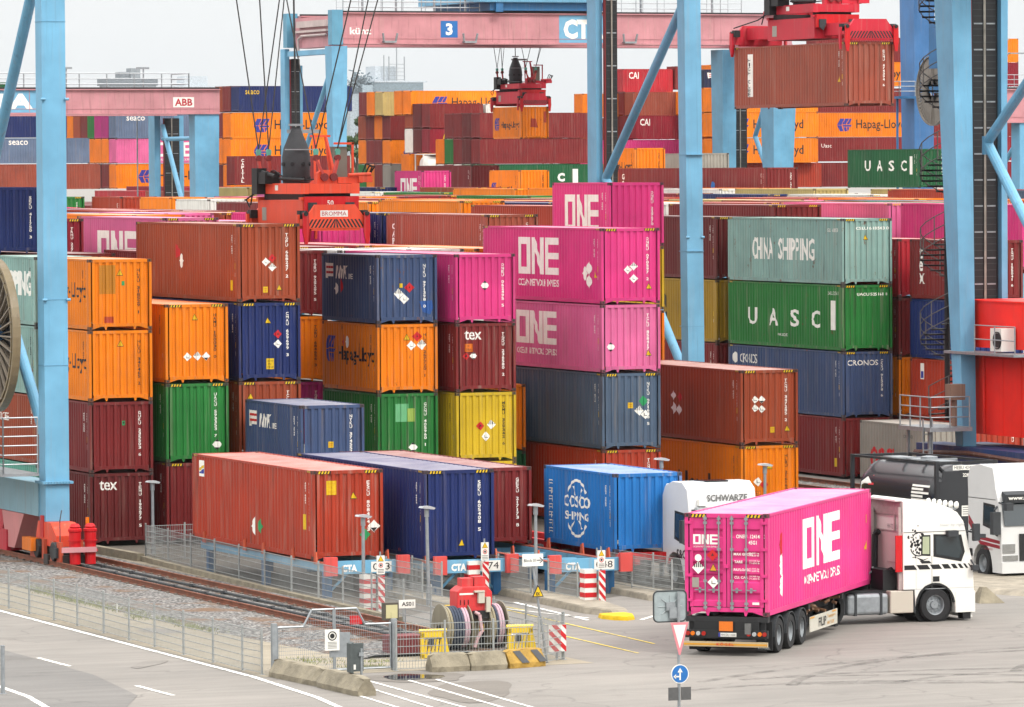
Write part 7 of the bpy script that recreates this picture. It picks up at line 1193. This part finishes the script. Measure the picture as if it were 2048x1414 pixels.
# concrete blocks
def jersey(x, y, rz, L, label, col, stripe=False):
    t = thing('concrete_barrier', label, 'concrete barrier', (x, y, 0), rz, 'concrete barriers'); rg2 = random.Random(int(x * 31 + y)); mb = MB(); rings = []
    n = 10
    for k in range(n + 1):
        u = L * k / n; e = .05 if k in (0, n) else 0; j = lambda: rg2.uniform(-.012, .012)
        rings.append([(u, -.30 + e + j(), 0), (u, -.31 + e + j(), .14), (u, -.13 + e + j(), .46 - e), (u, -.10 + j(), .50 - e + j()), (u, .10 + j(), .50 - e + j()), (u, .13 - e + j(), .46 - e), (u, .31 - e + j(), .14), (u, .30 - e, 0)])
    obj('block', mb.loft(rings), M['conc'], t, col, .5)
    if stripe:
        mb = MB()
        for k in range(2): x0 = .18 + k * .62; mb.quad([(x0, -.15, .47), (x0 + .24, -.15, .47), (x0 + .46, -.335, .14), (x0 + .2, -.335, .14)])
        obj('black_stripe', mb, M['decal'], t, C['charcoal'])
jersey(-6.25, -50.55, R(0), 1.12, 'grey concrete block with chipped top, leftmost in front of the cable reels', C['barrier']); jersey(-5.12, -50.6, R(2), 1.08, 'grey concrete block between the chipped one and the yellow one', C['barrier']); jersey(-4.0, -50.5, R(16), 1.25, 'yellow and black striped concrete block by the fence corner', S(196, 156, 70), True)
jersey(-10.45, -49.95, R(-86), 3.3, 'long concrete block lying along the road by the gate', C['barrier']); jersey(-10.27, -53.3, R(-88), 2.9, 'front concrete block carrying the dark traffic light', C['barrier'])
t = thing('traffic_light', 'dark traffic light housing seen from behind on a short pole', 'traffic light', (-9.95, -55.2, .46)); obj('pole', MB().tube((0, 0, 0), (0, 0, .7), .035), M['galv'], t); hs_ = obj('housing', MB().box(-.24, .06, .0, .16, .1, .84).prism([(-.32, .08), (-.24, .04), (-.24, .88), (-.32, .84)], (0, -.06, 0), (1, 0, 0), (0, 0, 1), (0, .3, 0)), M['matte'], t, S(84, 92, 92)); obj('bracket', MB().box(-.08, .04, -.05, .02, .5, .6), M['galv'], hs_); obj('sticker', MB().box(-.22, -.16, -.005, 0, .15, .28), M['decal'], hs_, C['white'])
# floodlight, stand sign, utility box
t = thing('floodlight', 'square floodlight on a thin stand beside the AS01 plate', 'floodlight', (-5.15, -44.6, 0)); obj('stand', MB().tube((0, 0, 0), (0, 0, 1.0), .025).tube((.1, 0, 0), (.1, 0, .54), .02), M['galv'], t); fh = obj('lamp_housing', MB().box(-.2, .26, -.05, .12, .92, 1.42), M['matte'], t, S(90, 84, 74)); obj('lamp_glass', MB().box(-.13, .22, -.06, -.05, .98, 1.36).box(.02, .2, -.075, -.06, .98, 1.15), M['gloss'], fh, S(226, 220, 170))
t = thing('block_sign', 'white plate reading AS01 beside the floodlight', 'sign', (-4.75, -44.3, 0)); bd = obj('plate', MB().box(0, .5, -.01, .01, 1.22, 1.46), M['decal'], t, C['white']); obj('post', MB().tube((.2, .02, 0), (.2, .02, 1.3), .02), M['galv'], t); flat_part('lettering', text('AS01', .08, 1.28, wd=.36, h=.12, bold=.02), (0, -.01, 0), (1, 0, 0), (0, 0, 1), C['ink'], bd, None, .004)
t = thing('cable_pit_box', 'dark red slatted box at the end of the rails', 'box', (-5.6, -46.0, 0)); mb = MB().box(0, .95, 0, .8, .05, .58)
for k in range(14): mb.box(.02 + k * .066, .05 + k * .066, -.02, 0, .06, .57)
obj('box_body', mb, M['paint'], t, S(140, 70, 74), .4)
# red cable feeder machine on its drums
t = thing('cable_feeder', 'red cable feeding machine on a grey post between two cable drums', 'machine', (-2.95, -45.4, .12)); t.scale = (.86, .9, .86); obj('post', MB().box(-.22, .22, -.1, .25, 0, 1.25), M['paint'], t, S(140, 134, 118), .5)
bx = obj('machine_body', MB().prism([(-.62, 1.35), (-.52, 1.12), (.2, 1.02), (.55, 1.2), (.62, 1.5), (.62, 1.85), (.42, 2.05), (-.42, 2.05), (-.62, 1.9)], (0, -.3, 0), (1, 0, 0), (0, 0, 1), (0, .7, 0)), M['paint'], t, S(240, 70, 72), .45); bevel(bx, .03, 2)
obj('roof_box', MB().box(-.42, -.02, -.2, .2, 2.05, 2.32).box(.02, .42, -.2, .2, 2.0, 2.36), M['paint'], t, S(240, 74, 76), .4); obj('control_unit', MB().box(.08, .3, -.42, -.3, 1.5, 1.85).box(.35, .5, -.45, -.3, 1.2, 1.7).box(-.05, .3, -.44, -.3, 1.86, 1.92), M['gloss'], t, S(222, 216, 200), .3); obj('dark_gear', MB().box(-.1, .55, -.36, -.28, .98, 1.25).tube((-.62, -.2, 1.3), (-.7, -.2, .5), .04).tube((.6, -.2, 1.3), (.62, -.2, .6), .03), M['dark'], t); flat_part('warning_label', rect(-.42, 1.22, .14, .12), (0, -.3, 0), (1, 0, 0), (0, 0, 1), C['amber'], t, None, .006); flat_part('lettering', rect(-.55, 1.78, .5, .06), (0, -.3, 0), (1, 0, 0), (0, 0, 1), C['white'], t, None, .006); mb = MB()
for k in range(3): mb.tube((-.52 + k * .14, -.32, 1.45), (-.52 + k * .14, -.32, 1.62), .012)
obj('handle', mb, M['matte'], t, C['black']); pts = [(-.05 + .02 * k, -.45, 1.15 - .03 * k * k * .1) for k in range(3)] + [(.12, -.5, .95), (.12, -.5, .5), (.0, -.5, .1)]; obj('pale_hose', MB().path([(-.02, -.35, 1.2), (.1, -.45, 1.12), (.16, -.5, .54), (.14, -.5, .55), (-.02, -.5, .3), (-.1, -.5, .05)], .06, 10), M['matte'], t, S(226, 186, 190)); obj('yellow_tag', MB().box(.22, .42, -.12, -.1, .78, .54), M['decal'], t, C['syellow'])
def drum(x, y, w_, label):
    t = thing('cable_drum', label, 'cable drum', (x, y, .72), 0, 'cable drums'); obj('flange', MB().lathe([(.04, -w_ / 2 - .03), (.68, -w_ / 2 - .03), (.68, -w_ / 2), (.04, -w_ / 2)], (0, 0, 0), 'x', 36), M['paint'], t, S(150, 144, 124), .5); obj('flange', MB().lathe([(.04, w_ / 2), (.68, w_ / 2), (.68, w_ / 2 + .03), (.04, w_ / 2 + .03)], (0, 0, 0), 'x', 36), M['paint'], t, S(150, 144, 124), .5); n = int(w_ / .085)
    for k in range(n):
        xx = -w_ / 2 + .045 + k * .085; obj('cable_turn', MB().lathe([(.58 + .042 * math.cos(R(a_)), xx + .042 * math.sin(R(a_))) for a_ in range(0, 361, 45)], (0, 0, 0), 'x', 32).mesh('cable_turn', True), M['matte'], t, S(216, 184, 196) if k >= n - 2 else (S(168, 158, 130) if k < 2 else S(60, 72, 92)))
    obj('axle', MB().tube((-w_ / 2 - .1, 0, 0), (w_ / 2 + .1, 0, 0), .08).box(-w_ / 2 - .1, -w_ / 2 - .04, -.1, .1, -.72, 0).box(w_ / 2 + .04, w_ / 2 + .1, -.1, .1, -.72, 0), M['dark'], t)
drum(-3.55, -45.45, .72, 'larger cable drum with grey flange left of the red machine post'); drum(-2.25, -45.2, .5, 'smaller cable drum right of the red machine post')
def yellow_barrier(x, y, rz, label):
    t = thing('plastic_barrier', label, 'barrier', (x, y, 0), rz, 'yellow plastic barriers'); mb = MB().box(-.36, -.26, -.06, .06, 0, .72).box(.26, .36, -.06, .06, 0, .72).box(-.36, .36, -.06, .06, .60, .74).box(-.36, .36, -.06, .06, .02, .12).tube((-.4, 0, .78), (.4, 0, .78), .055)
    for k in range(5): mb.beam((-.24 + k * .11, 0, .1), (-.18 + k * .11, 0, .54), .045, .07)
    mb.prism([(.36, 0), (.5, 0), (.36, .7)], (0, -.05, 0), (1, 0, 0), (0, 0, 1), (0, .1, 0)); obj('barrier_frame', mb, M['gloss'], t, S(250, 214, 60), .3); obj('mesh_plate', MB().box(-.14, .02, -.075, -.06, .36, .56), M['matte'], t, C['charcoal'])
yellow_barrier(-4.72, -46.9, R(-6), 'yellow plastic barrier left of the cable drums'); yellow_barrier(-1.95, -46.6, R(-6), 'yellow plastic barrier right of the cable drums')
t = thing('fence_post', 'single grey post at the lower left photo edge', 'post', (-18.68, -51.5, 0)); obj('post', MB().tube((0, 0, 0), (0, 0, 1.25), .055, 10).tube((0, 0, 1.25), (0, 0, 1.29), .06, 10).box(-.09, .09, -.09, .09, 0, .02), M['galv'], t)
# ---------------------------------------------------------------- grass tufts, weeds
mb = MB(); rg3 = random.Random(2)
def tufts(n, cx, cy, sx, sy, h):
    for _ in range(n):
        x, y = rg3.gauss(cx, sx), rg3.gauss(cy, sy); a_ = rg3.uniform(0, 6.28); l_ = rg3.uniform(.5, 1) * h; dx, dy = math.cos(a_) * l_ * .6, math.sin(a_) * l_ * .6; mb.quad([(x - .012, y, .01), (x + .012, y, .01), (x + dx, y + dy, l_)])
for k in range(14): tufts(90, -7.75 + rg3.uniform(-.25, .25), -18 - k * 1.35, .16, .5, .16)
tufts(120, -8.2, -46.5, .4, .5, .15); tufts(120, -7.4, -48.7, .35, .25, .15); tufts(60, -6.4, -47.3, .3, .2, .12); tufts(50, -4.1, -50.1, .3, .1, .2)
def grassmat():
    mt, n, bs = newmat('grass_blades'); tc = nn(n, 'ShaderNodeTexCoord'); c = mix(n, noise(n, 3, 3, tc.outputs['Object']), (.10, .13, .025), (.22, .22, .08)); n.links.new(c, bs.inputs['Base Color']); bs.inputs['Roughness'].default_value = .9; return mt
M['grass'] = grassmat(); o = obj('grass', mb, M['grass']); o['kind'] = 'stuff'; o['label'] = 'thin weeds along the gravel edge'
# ---------------------------------------------------------------- far background
def leafmat():
    mt, n, bs = newmat('foliage'); tc = nn(n, 'ShaderNodeTexCoord'); c = mix(n, ramp(n, noise(n, .35, 4, tc.outputs['Object']), .35, .65), (.02, .045, .015), (.07, .11, .04)); n.links.new(c, bs.inputs['Base Color']); bs.inputs['Roughness'].default_value = .8; return mt
M['leaf'] = leafmat()
def tree(x, y, h, rw, label, seed, z0=.25, wmul=1.0):
    rt = random.Random(seed); t = thing('tree', label, 'tree', (x, y, 0), 0, 'trees behind the yard'); mb = MB().tube((0, 0, 0), (.3, 0, h * .45), h * .022, 8, 0, h * .014).tube((.3, 0, h * .45), (0, .2, h * .9), h * .014, 6, 0, h * .004)
    cl = []
    for k in range(34):
        zz = rt.uniform(z0, .97); w_ = rw * (1 - abs(zz - .5) * 1.1) * wmul; a_ = rt.uniform(0, 6.28); rr = w_ * math.sqrt(rt.random()); cl.append((rr * math.cos(a_), rr * math.sin(a_), zz * h, rt.uniform(.16, .3) * rw)); 
        if k % 3 == 0: mb.tube((.15, 0, zz * h * .75), cl[-1][:3], h * .006, 5, 0, h * .002)
    obj('trunk', mb, M['conc'], t, S(110, 96, 80)); lv = MB()
    for cx, cy, cz, cr_ in cl:
        for _ in range(150):
            u = Vector((rt.gauss(0, 1), rt.gauss(0, 1), rt.gauss(0, .8))).normalized() * cr_ * rt.uniform(.45, 1.15); p = Vector((cx, cy, cz)) + u; a = Vector((rt.uniform(-1, 1), rt.uniform(-1, 1), rt.uniform(-1, 1))).normalized() * .26; b_ = a.orthogonal().normalized() * .18; lv.quad([p - a, p + b_, p + a, p - b_])
    obj('crown', lv, M['leaf'], t)
tree(181.6, 462, 20.5, 2.6, 'poplar like tree beside the far silo', 1); tree(179.6, 463, 14, 3.2, 'lower round tree in front of the poplar like one', 2); tree(177.4, 462, 11.5, 2.6, 'bushy tree nearest the far gantry leg', 5); tree(237, 518, 20, 4.0, 'small tree glimpsed left of the light blue crane post', 3)
def far_building(name, label, x, y, parts_):
    t = thing(name, label, 'building', (x, y, -19.4), R(0)); t.scale = (2.4, 2.4, 2.4) ; 
    for nm, bx_, col in parts_: obj(nm, MB().box(*bx_), M['conc'], t, col, .2)
    return t
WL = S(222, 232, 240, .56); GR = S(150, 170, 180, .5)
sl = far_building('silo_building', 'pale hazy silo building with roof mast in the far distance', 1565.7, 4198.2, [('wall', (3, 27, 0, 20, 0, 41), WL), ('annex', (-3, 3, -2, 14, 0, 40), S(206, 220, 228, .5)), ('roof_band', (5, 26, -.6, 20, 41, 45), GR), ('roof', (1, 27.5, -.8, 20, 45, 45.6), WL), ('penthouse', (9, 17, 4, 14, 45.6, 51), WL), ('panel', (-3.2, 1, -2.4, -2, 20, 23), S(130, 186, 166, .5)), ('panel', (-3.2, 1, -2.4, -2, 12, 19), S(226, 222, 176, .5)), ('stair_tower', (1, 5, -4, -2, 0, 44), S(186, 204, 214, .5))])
mb = MB()
for x_, h_ in ((17, 61), (14, 54.5), (20, 54.5), (12, 55)): mb.tube((x_, 3, 45), (x_, 3, h_), .22, 6)
for k in range(5): mb.box(14, 20, 2.9, 3.1, 46 + k * 1.4, 46.2 + k * 1.4)
obj('roof_mast', mb, M['galv'], sl); mb = MB()
for x_ in range(5, 27, 3): mb.box(x_, x_ + .3, -.3, 0, 0, 41)
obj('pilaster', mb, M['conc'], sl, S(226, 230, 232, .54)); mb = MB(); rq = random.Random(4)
for _ in range(260): x_, z_ = rq.gauss(.5, 2.2), 42 + abs(rq.gauss(0, 2.8)); mb.beam((x_, -2, z_), (x_ + rq.uniform(-1, 1), -2 + rq.uniform(-2, 2), z_ + rq.uniform(-1, 1)), .5, .4)
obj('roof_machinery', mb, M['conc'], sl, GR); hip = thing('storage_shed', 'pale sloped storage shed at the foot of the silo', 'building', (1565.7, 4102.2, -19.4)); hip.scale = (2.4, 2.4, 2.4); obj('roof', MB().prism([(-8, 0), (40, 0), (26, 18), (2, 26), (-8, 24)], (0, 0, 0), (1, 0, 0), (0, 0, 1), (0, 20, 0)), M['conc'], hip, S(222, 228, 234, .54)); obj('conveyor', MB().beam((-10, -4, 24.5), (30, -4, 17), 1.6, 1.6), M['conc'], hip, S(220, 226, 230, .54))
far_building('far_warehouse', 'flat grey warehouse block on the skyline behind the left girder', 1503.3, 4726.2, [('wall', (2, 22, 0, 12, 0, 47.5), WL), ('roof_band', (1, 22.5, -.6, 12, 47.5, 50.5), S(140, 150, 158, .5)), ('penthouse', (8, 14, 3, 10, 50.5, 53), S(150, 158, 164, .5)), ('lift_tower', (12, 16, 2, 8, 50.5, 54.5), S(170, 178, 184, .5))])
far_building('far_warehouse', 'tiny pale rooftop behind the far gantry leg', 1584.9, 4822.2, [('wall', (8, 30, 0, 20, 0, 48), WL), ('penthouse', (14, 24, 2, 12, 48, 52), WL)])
# ---------------------------------------------------------------- air
mt = bpy.data.materials.new('haze_air'); mt.use_nodes = True; n = mt.node_tree; n.nodes.clear(); out = n.nodes.new('ShaderNodeOutputMaterial'); pv = n.nodes.new('ShaderNodeVolumePrincipled'); pv.inputs['Density'].default_value = 0.000022; pv.inputs['Color'].default_value = (.90, .95, 1, 1); n.links.new(pv.outputs[0], out.inputs['Volume'])
hz_ = obj('haze', MB().box(-450, 5600, -300, 5600, -25, 180), mt); hz_['kind'] = 'stuff'; hz_['label'] = 'thin bright haze in the harbour air'
